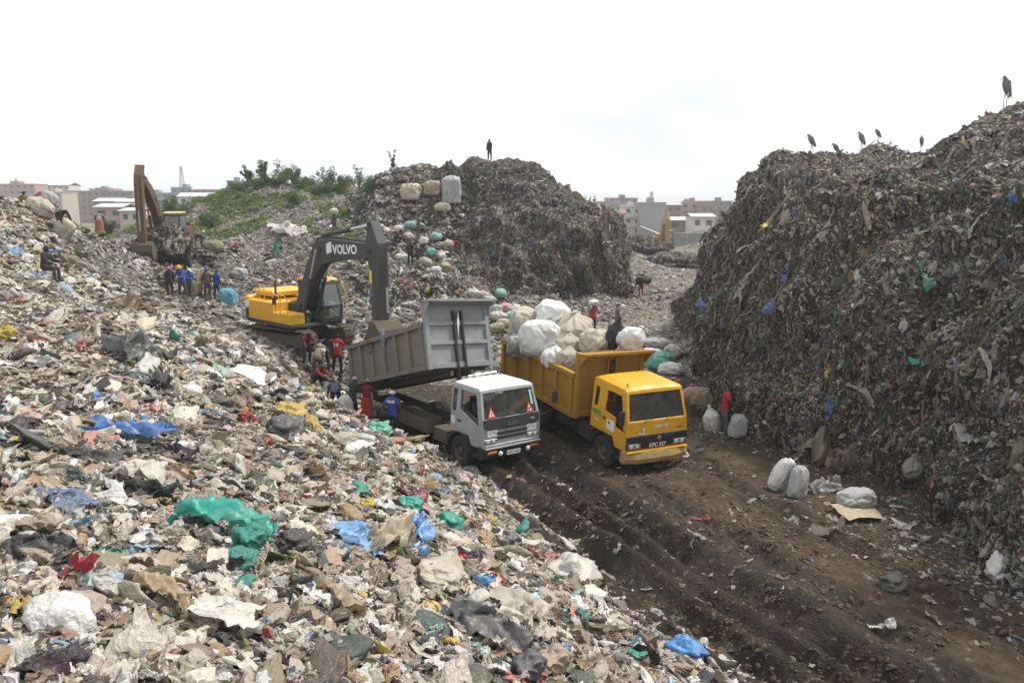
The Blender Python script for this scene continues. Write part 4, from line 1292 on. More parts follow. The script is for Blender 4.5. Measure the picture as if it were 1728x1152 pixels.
    for x in np.linspace(0.4, L - 0.4, 9):
        m.span((x - 0.05, -w + 0.05, -0.12), (x + 0.05, w - 0.05, 0.0))
    for sy in (-1, 1):
        m.span((0.0, sy * 0.42 - 0.06, -0.28), (L, sy * 0.42 + 0.06, -0.12))
    m.build("bed_floor", M["brown_steel"], B, 0.006)
    for sy in (-1, 1):
        m = MB()
        m.span((0, sy * w, 0.0), (L - 0.10, sy * (w - 0.05), hs - 0.1))
        m.span((-0.03, sy * (w + 0.12), hs - 0.16), (L - 0.10, sy * (w - 0.06), hs))
        m.span((0, sy * (w + 0.11), -0.02), (L - 0.10, sy * w, 0.13))
        m.build("side_panel", sm, B, 0.006)
        nr = S["ribs"]
        for k in range(nr):
            x = 0.09 + (L - 0.35) * k / (nr - 1) if S["kind"] == "grey" else 0.1 + (L - 0.4) * k / (nr - 1)
            m = MB()
            m.plate([(x - 0.13, 0.13), (x + 0.13, 0.13), (x + 0.085, hs - 0.16), (x - 0.085, hs - 0.16)], [], lambda u, v, t: (u, sy * (w + 0.10 - t), v), 0.10)
            m.build("rib", sm, B, 0.008)
    # tailgate
    m = MB(); m.span((-0.06, -w + 0.03, 0.05), (0.0, w - 0.03, hs - 0.15))
    for y in np.linspace(-w + 0.2, w - 0.2, 4):
        m.span((-0.12, y - 0.05, 0.08), (-0.06, y + 0.05, hs - 0.2))
    m.build("tailgate", sm, B, 0.006)
    # headboard
    m = MB()
    x0, x1 = L - 0.1, L
    cw = 0.17
    m.span((x0, -w - 0.03, -0.02), (x1 - 0.06, w + 0.03, hh))
    hb = m.build("headboard", hm, B, 0.006)
    m = MB()
    for y in (-w - 0.04 + cw / 2, w + 0.04 - cw / 2):
        m.span((x0 - 0.05, y - cw / 2, -0.03), (x1 + 0.03, y + cw / 2, hh + 0.01))
    m.span((x1 - 0.06, -w + 0.13, 0.0), (x1 + 0.03, w - 0.13, 0.18))
    if S["kind"] == "grey":
        for z in (0.86, 1.52):
            m.span((x1 - 0.06, -w + 0.13, z - 0.07), (x1 + 0.03, w - 0.13, z + 0.07))
    m.build("headboard_frame", hm, B, 0.01)
    m = MB()
    for y in (-0.16, 0.16):
        m.span((x1 - 0.06, y - 0.035, 0.0), (x1 + 0.09, y + 0.035, hh - 0.25))
    m.build("hoist_guide", hm if S["kind"] != "grey" else M["dark"], B, 0.006)
    # cab shield: a lip leaning forward over the cab with triangular cheeks
    vl, vz = S["visor"]
    m = MB()
    m.plate([(-w - 0.04, 0), (w + 0.04, 0), (w + 0.04, 1), (-w - 0.04, 1)], [], lambda u, v, t: (x1 - 0.06 + vl * v, u, hh - 0.02 + vz * v - t), 0.05)
    m.span((x1 - 0.08 + vl, -w - 0.04, hh + vz - 0.09), (x1 - 0.02 + vl, w + 0.04, hh + vz - 0.0))
    m.build("cab_shield", hm, B, 0.006)
    for sy in (-1, 1):
        m = MB()
        m.plate([(x1 - 0.05, hh - 0.03), (x1 - 0.03 + vl, hh + vz - 0.06), (x1 - 0.05, hh - 0.55)], [], lambda u, v, t: (u, sy * (w + 0.02 - t), v), 0.03)
        m.build("shield_cheek", hm, B)
    # hoist ram from the chassis behind the cab to the headboard
    Bm = Matrix.Translation((S["bx"], 0, S["bz"])) @ Euler((S["broll"], -S["bpitch"], 0)).to_matrix().to_4x4()
    top = Bm @ Vector((x1 + 0.08, 0, hh - 0.3))
    low = Vector((S["bx"] + L * math.cos(S["bpitch"]) + 0.05 - 0.25 * math.sin(S["bpitch"]), 0, 0.8))
    m = MB()
    mid = low.lerp(top, 0.45)
    m.tube([low, low.lerp(top, 0.62)], 0.085, 12)
    m.build("hoist_cylinder", M["dark"], T, smooth=True)
    m = MB(); m.tube([low.lerp(top, 0.62), top], 0.055, 12); m.build("hoist_rod", M["chrome"] if S["kind"] == "grey" else M["dark"], T, smooth=True)
    return T, B

GREY = dict(kind="grey", body=M["silver"], roof=M["roof_white"], zw=1.735, zr=2.79, xr=-0.50, axles=(-4.3,), bx=-7.07, bz=1.30, bpitch=math.radians(16.0), broll=-0.05,
            bl=5.75, bs=1.57, bh=2.2, bw=1.28, ribs=7, bed_side=M["bed_dusty"], bed_head=M["bed_grey"], visor=(0.42, 0.10))
YEL = dict(kind="yellow", body=M["yellow"], roof=M["yellow"], zw=1.78, zr=2.86, xr=-0.80, axles=(-4.2, -5.45), bx=-7.0, bz=1.15, bpitch=math.radians(0.0), broll=-0.01,
           bl=5.5, bs=1.50, bh=2.2, bw=1.30, ribs=6, bed_side=M["yellow_bed"], bed_head=M["yellow_bed"], visor=(0.62, 0.10))
grey_truck, grey_bed = truck("tipper_truck", (-0.825, 25.36, ground_z(-0.8, 25.4) - 0.03), math.radians(38.2), 0.0, -0.03, GREY)
tag(grey_truck, "silver grey tipper truck with a white cab roof and its grey bed tipped up", "truck", "tipper trucks on the mud track")
yellow_truck, yellow_bed = truck("tipper_truck", (3.887, 25.11, ground_z(3.9, 25.1) - 0.03), math.radians(26.8), math.radians(-3.4), -0.018, YEL)
tag(yellow_truck, "yellow tipper truck with a level ochre bed piled with white sacks", "truck", "tipper trucks on the mud track")

# ------------------------------------------------------------------ excavators
def excavator(name, loc, phi, C, G, pitch=0.0, track_phi=None):
    """G gives the arm geometry in the plane of the boom: reach r and height z above the ground"""
    E = empty(name, loc)
    E.rotation_euler = (0, -pitch, phi - math.pi / 2)
    ye, gr = C["body"], C["boom"]
    R = Matrix.Rotation(0.0 if track_phi is None else track_phi - phi, 3, 'Z')
    # tracks
    for sy in (-1, 1):
        m = MB()
        m.box(R @ Vector((0, sy * 1.12, 0.46)), (3.3, 0.36, 0.42), R)
        for k in range(7):
            a, b = R @ Vector((-1.3 + k * 0.43, sy * 0.88, 0.26)), R @ Vector((-1.3 + k * 0.43, sy * 1.36, 0.26))
            m.tube([a, b], 0.13, 10)
        for x in (-1.62, 1.62):
            m.tube([R @ Vector((x, sy * 0.9, 0.46)), R @ Vector((x, sy * 1.34, 0.46))], 0.36, 16)
        tr = m.build("track", M["brown_steel"], E)
        n = 46
        per = []
        for k in range(n):
            s = k / n * (4 * 1.62 + 2 * math.pi * 0.42)
            if s < 3.24: per.append((-1.62 + s, 0.88, 0.0))
            elif s < 3.24 + math.pi * 0.42:
                a = (s - 3.24) / 0.42; per.append((1.62 + 0.42 * math.sin(a), 0.46 + 0.42 * math.cos(a), a))
            elif s < 6.48 + math.pi * 0.42: per.append((1.62 - (s - 3.24 - math.pi * 0.42), 0.04, math.pi))
            else:
                a = (s - 6.48 - math.pi * 0.42) / 0.42; per.append((-1.62 - 0.42 * math.sin(a), 0.46 - 0.42 * math.cos(a), math.pi + a))
        m = MB()
        m.box((0, 0, 0), (0.155, 0.6, 0.03)); m.box((-0.05, 0, 0.03), (0.025, 0.6, 0.04))
        first = None
        for x, z, a in per:
            if first is None: o = first = m.build("track_shoe", C["shoe"], tr)
            else:
                o = first.copy(); COL.objects.link(o)
            o.location = R @ Vector((x, sy * 1.12, z))
            o.rotation_euler = (R @ Euler((0, a, 0)).to_matrix()).to_euler()
    m = MB(); m.box(R @ Vector((0, 0, 0.62)), (1.7, 1.9, 0.36), R); m.lathe([(0.72, 0.8), (0.72, 1.0)], (0, 0, 0), 'Z', 24); m.build("undercarriage", M["dark"], E)
    # upper works
    m = MB(); m.span((-2.1, -1.3, 1.0), (1.55, 1.3, 1.14)); m.build("turntable_deck", M["exc_grey"], E, 0.02)
    m = MB()
    arc = [(-2.15, -1.3), (-2.15, 1.3)] + [(-2.3 - 0.5 * math.sin(math.pi * k / 8), 1.3 - 2.6 * k / 8) for k in range(9)]
    m.plate(arc[2:] + [(-2.02, -1.3), (-2.02, 1.3)], [], lambda u, v, t: (u, v, 1.06 + t), 0.50); m.build("lower_counterweight", M["exc_grey"], E, 0.02)
    m = MB(); m.plate(arc[2:] + [(-2.02, -1.3), (-2.02, 1.3)], [], lambda u, v, t: (u, v, 1.563 + t), 0.57); m.build("counterweight", ye, E, 0.05)
    m = MB(); m.plate([(-2.0, 1.145), (0.05, 1.145), (0.05, 2.02), (-2.0, 2.02)], [], lambda u, v, t: (u, -1.31 + t, v), 2.6); m.build("engine_house", ye, E, 0.04)
    m = MB(); m.span((-2.2, -0.85, 2.14), (-0.75, 1.05, 2.42)); m.build("hood", ye, E, 0.07)
    m = MB(); m.span((0.07, -1.3, 1.145), (1.5, -0.55, 1.62)); m.build("tool_box", ye, E, 0.04)
    m = MB(); m.span((0.06, -0.5, 1.145), (0.95, 0.2, 1.95)); m.build("boom_foot", M["dark"], E, 0.03)
    m = MB(); m.box((-1.45, -1.318, 1.55), (0.9, 0.012, 0.35)); m.build("side_panel", ye if C["kind"] == "new" else M["dark"], E)
    if C["kind"] == "new":
        m = MB(); m.box((-2.05, -1.322, 1.8), (0.3, 0.012, 0.32)); m.build("sticker", M["white"], E)
        m = MB()
        for x in (0.1, 0.75):
            m.tube([(x, -1.25, 1.62), (x, -1.25, 2.45), (x + 0.5, -1.25, 2.3), (x + 0.55, -1.25, 1.62)], 0.022, 6)
        m.tube([(-0.7, -1.2, 2.03), (-0.7, -1.2, 2.75), (-1.1, -1.2, 2.75), (-1.1, -1.2, 2.03)], 0.022, 6)
        m.build("handrail", M["exc_yellow"], E)
        m = MB(); m.tube([(-0.6, -0.7, 2.02), (-0.6, -0.7, 2.85)], 0.05, 8); m.build("exhaust", M["dark"], E)
        m = MB(); m.tube([(0.35, -1.25, 1.62), (0.35, -1.3, 2.35)], 0.016, 6); m.box((0.35, -1.33, 2.1), (0.05, 0.18, 0.3)); m.build("mirror", M["black"], E, 0.01)
    # cab
    a, b, c0, c1, z0, z1 = -0.35, 1.62, 0.25, 1.27, 1.145, 2.98
    cm = C["cab"]
    m = MB()
    prof = [(a, z0), (b, z0), (b + 0.05, z0 + 0.7), (b - 0.28, z1 - 0.12), (a + 0.05, z1 - 0.12)]
    hole = [(a + 0.15, z0 + 0.85), (b - 0.12, z0 + 0.85), (b - 0.38, z1 - 0.25), (a + 0.18, z1 - 0.25)]
    low = [(a + 0.95, z0 + 0.12), (b - 0.1, z0 + 0.12), (b - 0.08, z0 + 0.75), (a + 0.95, z0 + 0.75)]
    for y, s in ((c0, 1), (c1, -1)):
        m.plate(prof, [hole, low], lambda u, v, t: (u, y + s * t, v), 0.05)
    fxx = lambda v: b + 0.05 * min(1, (v - z0) / 0.7) if v < z0 + 0.7 else b + 0.05 - (v - z0 - 0.7) * 0.33 / (z1 - 0.12 - z0 - 0.7)
    zs = [z0, z0 + 0.7, z1 - 0.12]
    fr = [(c0 + 0.05, z0), (c1 - 0.05, z0), (c1 - 0.05, z0 + 0.7), (c1 - 0.05, z1 - 0.12), (c0 + 0.05, z1 - 0.12), (c0 + 0.05, z0 + 0.7)]
    hi = [(c0 + 0.12, z0 + 0.74), (c1 - 0.12, z0 + 0.74), (c1 - 0.12, z1 - 0.24), (c0 + 0.12, z1 - 0.24)]
    lw = [(c0 + 0.12, z0 + 0.22), (c1 - 0.12, z0 + 0.22), (c1 - 0.12, z0 + 0.66), (c0 + 0.12, z0 + 0.66)]
    m.plate(fr, [hi, lw], lambda u, v, t: (fxx(v) - t, u, v), 0.05)
    m.span((a, c0 + 0.05, z0), (a + 0.05, c1 - 0.05, z0 + 0.9)); m.span((a + 0.02, c0 + 0.05, z1 - 0.3), (a + 0.07, c1 - 0.05, z1 - 0.12))
    m.build("cab", cm, E, 0.012)
    m = MB()
    pr = [(a, z1 - 0.12), (b - 0.26, z1 - 0.12), (b - 0.33, z1 - 0.02), (b - 0.6, z1 + 0.03), (a + 0.2, z1 + 0.03), (a + 0.03, z1 - 0.03)]
    m.plate(pr, [], lambda u, v, t: (u, c0 - 0.02 + t, v), c1 - c0 + 0.04); m.build("cab_roof", C["roof"], E, 0.04)
    for q, nm in ((hi, "front_window"), (lw, "lower_window")):
        m = MB(); m.plate(q, [], lambda u, v, t: (fxx(v) - 0.02 - t, u, v), 0.006); m.build(nm, C["glass"], E)
    for y in (c0 + 0.02, c1 - 0.03):
        m = MB(); m.plate(hole, [], lambda u, v, t: (u, y + t, v), 0.006); m.build("side_window", C["glass"], E)
    m = MB(); m.box((0.35, 0.76, 1.6), (0.5, 0.5, 0.15)); m.box((0.1, 0.76, 1.98), (0.14, 0.48, 0.75)); m.build("seat", M["seat"], E, 0.03)
    if C["kind"] == "new":
        for y in (c0 + 0.25, c1 - 0.25):
            m = MB(); m.box((b - 0.3, y, z1 - 0.04), (0.08, 0.22, 0.09)); m.build("work_lamp", M["lamp_glass"], E, 0.01)
        m = MB(); m.tube([(b - 0.15, c1 + 0.03, z1 - 0.05), (b + 0.18, c1 + 0.1, 2.3), (b + 0.12, c1 + 0.05, z0)], 0.018, 6); m.build("cab_rail", M["exc_yellow"], E)
    # boom, arm, bucket; the plates of each are boxed together
    by, bw = -0.15, 0.44
    pl = lambda y0: (lambda u, v, t: (u, y0 + t, v))
    m = MB(); m.plate(G["boom"], [], pl(by - bw / 2), bw); bo = m.build("boom", gr, E, 0.02)
    m = MB(); m.plate(G["arm"], [], pl(by - 0.23), 0.46); ar = m.build("arm", gr if C["kind"] != "far" else ye, E, 0.02)
    m = MB()
    for p, r in G["pins"]:
        m.tube([(p[0], by - 0.26, p[1]), (p[0], by + 0.26, p[1])], r, 14)
    m.build("pivot_pin", M["dark"], E, 0.01)
    def ram(p, q, y, r, nm, k=0.58):
        P, Q = Vector((p[0], y, p[1])), Vector((q[0], y, q[1]))
        m = MB(); m.tube([P, P.lerp(Q, k)], r, 12); m.tube([P.lerp(Q, k - 0.03), P.lerp(Q, k)], r * 1.25, 12); cy = m.build(nm, C["ram"], E, smooth=False)
        m = MB(); m.tube([P.lerp(Q, k), Q], r * 0.6, 12); m.build("ram_rod", M["chrome"] if C["kind"] == "new" else M["steel"], cy, smooth=False)
    for y in (by - 0.36, by + 0.36):
        ram(G["lift"][0], G["lift"][1], y, 0.085, "boom_cylinder")
    ram(G["stick"][0], G["stick"][1], by, 0.095, "arm_cylinder", 0.55)
    ram(G["curl"][0], G["curl"][1], by, 0.075, "bucket_cylinder", 0.6)
    for y in (by - .12, by + .12):
        T0 = [Vector((p[0], y, p[1])) for p in G["boom"]]
        n_ = len(T0)
        top = [v + Vector((-.05, 0, .06)) for v in (T0[-1], T0[-2], T0[-3], T0[-4], T0[-5])][::1]
        m = MB(); m.tube(top + [Vector((G["arm"][0][0] - .1, y, G["arm"][0][1] - .75)), Vector((G["arm"][0][0] + .1, y, G["arm"][0][1] - .25))], .03, 6); m.build("hose", M["black"], E)
    (hx, hz), sc, ang = G["bucket"]
    m = MB()
    ca, sa = math.cos(ang), math.sin(ang)
    def rot(p): return (hx + sc * (p[0] * ca - p[1] * sa), hz + sc * (p[0] * sa + p[1] * ca))
    outer = [(0.0, 0.12), (0.35, 0.16), (0.75, -0.05), (0.95, -0.5), (0.85, -0.95), (0.5, -1.25), (0.05, -1.3), (-0.25, -1.22)]
    inner = [(-0.22, -1.16), (0.05, -1.24), (0.46, -1.19), (0.79, -0.92), (0.89, -0.5), (0.70, -0.09), (0.33, 0.10), (0.0, 0.06)]
    shell = [rot(p) for p in outer + inner]
    m.plate(shell, [], pl(by - 0.6), 1.2)
    for s in (-0.6, 0.57):
        m.plate([rot(p) for p in [(0.0, 0.06), (0.33, 0.10), (0.70, -0.09), (0.89, -0.5), (0.79, -0.92), (0.46, -1.19), (0.05, -1.24), (-0.22, -1.16), (-0.1, -0.5)]], [], pl(by + s), 0.03)
    bk = m.build("bucket", M["brown_steel"], E)
    for k in range(5):
        y = by - 0.5 + 0.25 * k
        m = MB(); p, q = rot((-0.22, -1.2)), rot((-0.5, -1.18))
        m.tube([(p[0], y, p[1]), (q[0], y, q[1])], [0.06, 0.025], 4); m.build("tooth", M["steel"], bk)
    return E, bo, by - bw / 2

G1 = dict(boom=[(0.35, 1.75), (0.75, 1.45), (1.55, 2.45), (2.2, 3.35), (2.7, 3.75), (3.35, 3.9), (5.95, 4.18), (6.15, 4.45), (5.9, 4.72), (3.0, 4.83), (2.45, 4.74), (1.95, 4.35), (1.2, 3.2)],
          arm=[(5.95, 5.55), (6.12, 5.6), (6.55, 4.75), (6.62, 3.9), (6.55, 1.75), (6.42, 1.6), (6.25, 1.65), (6.05, 3.6), (5.78, 4.25), (5.72, 4.6)],
          pins=[((5.98, 4.42), 0.14), ((2.55, 4.4), 0.12), ((6.40, 1.72), 0.11), ((6.02, 5.45), 0.1)],
          lift=((1.25, 1.45), (2.5, 4.35)), stick=((2.55, 4.95), (6.02, 5.45)), curl=((6.75, 4.6), (6.78, 2.1)), bucket=((6.40, 1.72), 0.85, -0.35))
G2 = dict(boom=[(0.35, 1.75), (0.75, 1.45), (1.5, 2.5), (2.05, 3.4), (2.9, 4.3), (4.3, 5.5), (4.45, 5.75), (4.2, 5.95), (2.6, 5.1), (1.75, 4.35), (1.1, 3.1)],
          arm=[(4.1, 6.5), (4.3, 6.6), (4.75, 5.9), (4.9, 5.1), (5.0, 1.3), (4.85, 1.1), (4.65, 1.2), (4.4, 4.9), (4.15, 5.6)],
          pins=[((4.3, 5.7), 0.14), ((2.1, 4.2), 0.12), ((4.82, 1.25), 0.11), ((4.2, 6.45), 0.1)],
          lift=((1.25, 1.45), (2.1, 4.1)), stick=((2.0, 4.75), (4.2, 6.45)), curl=((5.05, 5.5), (5.15, 1.9)), bucket=((4.82, 1.25), 0.9, -0.9))
_lo = lambda p: (p[0], p[1] if p[1] < 1.8 else 1.8 + (p[1] - 1.8) * .84)
for _k in ("boom", "arm", "lift", "stick", "curl"):
    G2[_k] = [_lo(p) for p in G2[_k]]
G2["pins"] = [(_lo(p), r) for p, r in G2["pins"]]
C1 = dict(kind="new", body=M["exc_yellow"], boom=M["exc_grey"], cab=M["exc_grey"], roof=M["exc_yellow"], glass=M["glass"], ram=M["exc_grey"], shoe=M["brown_steel"])
C2 = dict(kind="old", body=M["old_yellow"], boom=M["old_yellow"], cab=M["green_cab"], roof=paint("pale_roof_paint", (0.50, 0.40, 0.22), 0.6, 0.5), glass=M["dusty_glass"], ram=M["old_yellow"], shoe=M["brown_steel"])
C3 = dict(kind="far", body=M["far_yellow"], boom=M["far_yellow"], cab=M["green_cab"], roof=M["far_yellow"], glass=M["dusty_glass"], ram=M["far_yellow"], shoe=M["brown_steel"])

EX1 = (-9.55, 35.2)
exc1, boom1, yb = excavator("excavator", (*EX1, ground_z(*EX1) - 0.32), math.radians(46), C1, G1, track_phi=math.radians(58))
tag(exc1, "yellow excavator with charcoal boom reaching over the grey truck's bed", "excavator", "excavators working on the dump")
t = text_mesh("maker_lettering", "VOLVO", 0.50, M["white"], boom1, basis((4.35, yb - 0.004, 4.42), (1, 0, 0.035), (0, 0, 1)), 0.003, 0.014)
m = MB(); m.plate([(3.05, 4.2), (3.42, 4.3), (3.42, 4.72), (3.05, 4.62)], [], lambda u, v, t: (u, yb - 0.006 + t, v), 0.005); m.build("boom_sticker", M["white"], boom1)
m = MB(); m.plate([(6.0, 3.2), (6.13, 3.2), (6.13, 3.7), (5.98, 3.7)], [], lambda u, v, t: (u, -0.392 + t, v), 0.012); m.build("arm_sticker", paint("yellow_print", (0.75, 0.55, 0.02), 0.5, 0.1), exc1)
q = at_y(283, 430, 53)
exc2, _, _ = excavator("excavator", (q.x, q.y, ground_z(q.x, q.y) - 0.1), math.radians(9), C2, G2)
tag(exc2, "old rusty ochre excavator with upright arm and pale green cab on the terrace", "excavator", "excavators working on the dump")
q = at_y(1118, 427, 116)
exc3, _, _ = excavator("excavator", (q.x, q.y, ground_z(q.x, q.y) + 0.0), math.radians(-4), C3, G1)
tag(exc3, "faded yellow excavator on a dark pile at the end of the canyon", "excavator", "excavators working on the dump")
# ------------------------------------------------------------------ people
SKIN = paint("dark_skin", (0.055, 0.030, 0.020), 0.5, 0.1)
HAIR = paint("black_hair", (0.012, 0.011, 0.010), 0.8, 0.0)
SHOE = paint("dark_shoes", (0.03, 0.027, 0.025), 0.7, 0.5)
_cloth = {}
def cloth(c):
    if c not in _cloth:
        t = NT("cloth")
        v = t.coords()
        n = t.noise(v, 7.0, 5.0, 0.65)
        n2 = t.noise(v, 30.0, 3.0)
        t.bump(t.math('ADD', n, t.math('MULTIPLY', n2, 0.3)), 0.6, 0.06)
        t.set(t.mix(t.val(n, 0.35, 0.7, 0.0, 0.55), c, tuple(x * 0.55 + 0.02 for x in c)), 0.9, 0.0, 0.2)
        _cloth[c] = t.m
    return _cloth[c]

def limb(p, o, s):
    """direction of a limb swung forward by p and out by o degrees; forward is -y"""
    p, o = math.radians(p), math.radians(o)
    return Vector((s * math.sin(o), -math.sin(p) * math.cos(o), -math.cos(p) * math.cos(o)))

POSE = {   # lean, (arm swing, out, forearm swing, out) right/left, (thigh, shin, out) right/left, head nod
 "stand": (2, (4, 9, 14, 4), (2, 10, 12, 5), (3, -3, 5), (-3, -4, 5), 4),
 "walk": (8, (28, 10, 45, 4), (-22, 12, -5, 6), (26, -2, 4), (-18, -34, 4), 4),
 "bend": (78, (20, 10, 12, 2), (30, 12, 18, 2), (22, -12, 9), (8, -22, 9), 25),
 "stoop": (42, (52, 10, 50, 0), (40, 14, 62, 0), (20, -10, 8), (-6, -18, 8), 20),
 "crouch": (48, (60, 10, 70, 0), (48, 14, 60, 0), (100, -48, 16), (86, -58, 16), 10),
 "hips": (0, (-18, 34, 28, -28), (-18, 34, 28, -28), (2, -3, 7), (-2, -4, 7), 6),
 "hold": (12, (34, 8, 78, -8), (28, 10, 70, -8), (10, -4, 6), (-6, -8, 6), 14),
 "carry": (6, (150, 14, 176, -12), (10, 10, 20, 4), (12, -3, 4), (-10, -20, 4), 0),
 "sit": (8, (30, 10, 70, -10), (42, 8, 78, -6), (88, 4, 8), (84, 0, 8), 4),
}
PEOPLE_Q = []
def person(loc, face, pose, h, shirt, legs, head, label, group=None, sleeve="short", skirt=None, coat=False, tint=None):
    """queue a person standing at loc; face: 0 looks at the camera's side of the place (-y), 90 to +x"""
    PEOPLE_Q.append(dict(loc=loc, face=face, pose=pose, h=h, shirt=shirt, legs=legs, head=head, label=label, group=group, sleeve=sleeve, skirt=skirt, coat=coat))

def skeleton(pose):
    lean, ra, la, rl, ll, nod = POSE[pose]
    L = math.radians(lean)
    up = Vector((0, -math.sin(L), math.cos(L)))
    J = {}
    J["pelvis"] = Vector((0, 0, 0))
    J["waist"] = up * 0.15
    J["chest"] = up * 0.36
    J["collar"] = up * 0.47
    n = math.radians(lean * 0.75 + nod)
    nu = Vector((0, -math.sin(n), math.cos(n)))
    J["neck"] = J["collar"] + nu * 0.09
    J["head"] = J["neck"] + nu * 0.09
    J["crown"] = J["neck"] + nu * 0.19
    J["nu"] = nu
    for k, s, a, l in (("r", -1, ra, rl), ("l", 1, la, ll)):
        J["sh" + k] = J["collar"] + Vector((s * 0.17, 0, 0)) - up * 0.04
        J["el" + k] = J["sh" + k] + limb(a[0], a[1], s) * 0.28
        J["wr" + k] = J["el" + k] + limb(a[2], a[3], s) * 0.25
        J["hd" + k] = J["wr" + k] + limb(a[2] + 4, a[3], s) * 0.085
        J["hdir" + k] = limb(a[2] + 6, a[3], s)
        J["hp" + k] = Vector((s * 0.09, 0, -0.05))
        J["kn" + k] = J["hp" + k] + limb(l[0], l[2], s) * 0.42
        J["an" + k] = J["kn" + k] + limb(l[1], l[2] * 0.3, s) * 0.41
        J["to" + k] = J["an" + k] + Vector((s * 0.03, -0.15, -0.045))
    low = min(J["an" + k].z for k in "rl") - 0.075
    for k in J:
        if k != "nu" and not k.startswith("hdir"):
            J[k] = J[k] - Vector((0, 0, low))
    return J

BONES = [("pelvis", "waist", .125, .115, "torso"), ("waist", "chest", .115, .135, "torso"), ("chest", "collar", .135, .085, "torso"),
         ("collar", "neck", .06, .05, "neck"), ("neck", "head", .055, .092, "head"), ("head", "crown", .092, .055, "head")]
for k in "rl":
    BONES += [("collar", "sh" + k, .085, .068, "torso"), ("sh" + k, "el" + k, .062, .045, "arm"), ("el" + k, "wr" + k, .043, .03, "fore"), ("wr" + k, "hd" + k, .03, .028, "hand"),
              ("pelvis", "hp" + k, .12, .098, "hip"), ("hp" + k, "kn" + k, .092, .06, "thigh"), ("kn" + k, "an" + k, .058, .038, "shin"), ("an" + k, "to" + k, .042, .034, "foot")]

def make_people():
    tmp = []
    for q in PEOPLE_Q:
        J = skeleton(q["pose"])
        names = ["pelvis"] + [n for n in J if n != "pelvis" and n != "nu" and not n.startswith("hdir")]
        rad = {}
        for a, b, ra, rb, _ in BONES:
            rad.setdefault(a, ra); rad.setdefault(b, rb)
        rad["collar"] = .085
        me = bpy.data.meshes.new("person")
        ix = {n: i for i, n in enumerate(names)}
        me.from_pydata([J[n] for n in names], [(ix[a], ix[b]) for a, b, *_ in BONES], [])
        o = bpy.data.objects.new("person", me)
        COL.objects.link(o)
        o.modifiers.new("skin", 'SKIN')
        o.modifiers.new("sub", 'SUBSURF').levels = 1
        for n, sv in zip(names, me.skin_vertices[0].data):
            r = rad[n]
            sv.radius = (r * 1.12, r * 0.9) if n in ("chest", "waist", "pelvis") else (r, r)
            sv.use_root = n == "pelvis"
        o.modifiers["skin"].use_smooth_shade = True
        tmp.append((q, J, o))
    dg = bpy.context.evaluated_depsgraph_get()
    done = [(q, J, o, bpy.data.meshes.new_from_object(o.evaluated_get(dg))) for q, J, o in tmp]
    for q, J, o, me in done:
        bpy.data.objects.remove(o)
        dress(q, J, me)

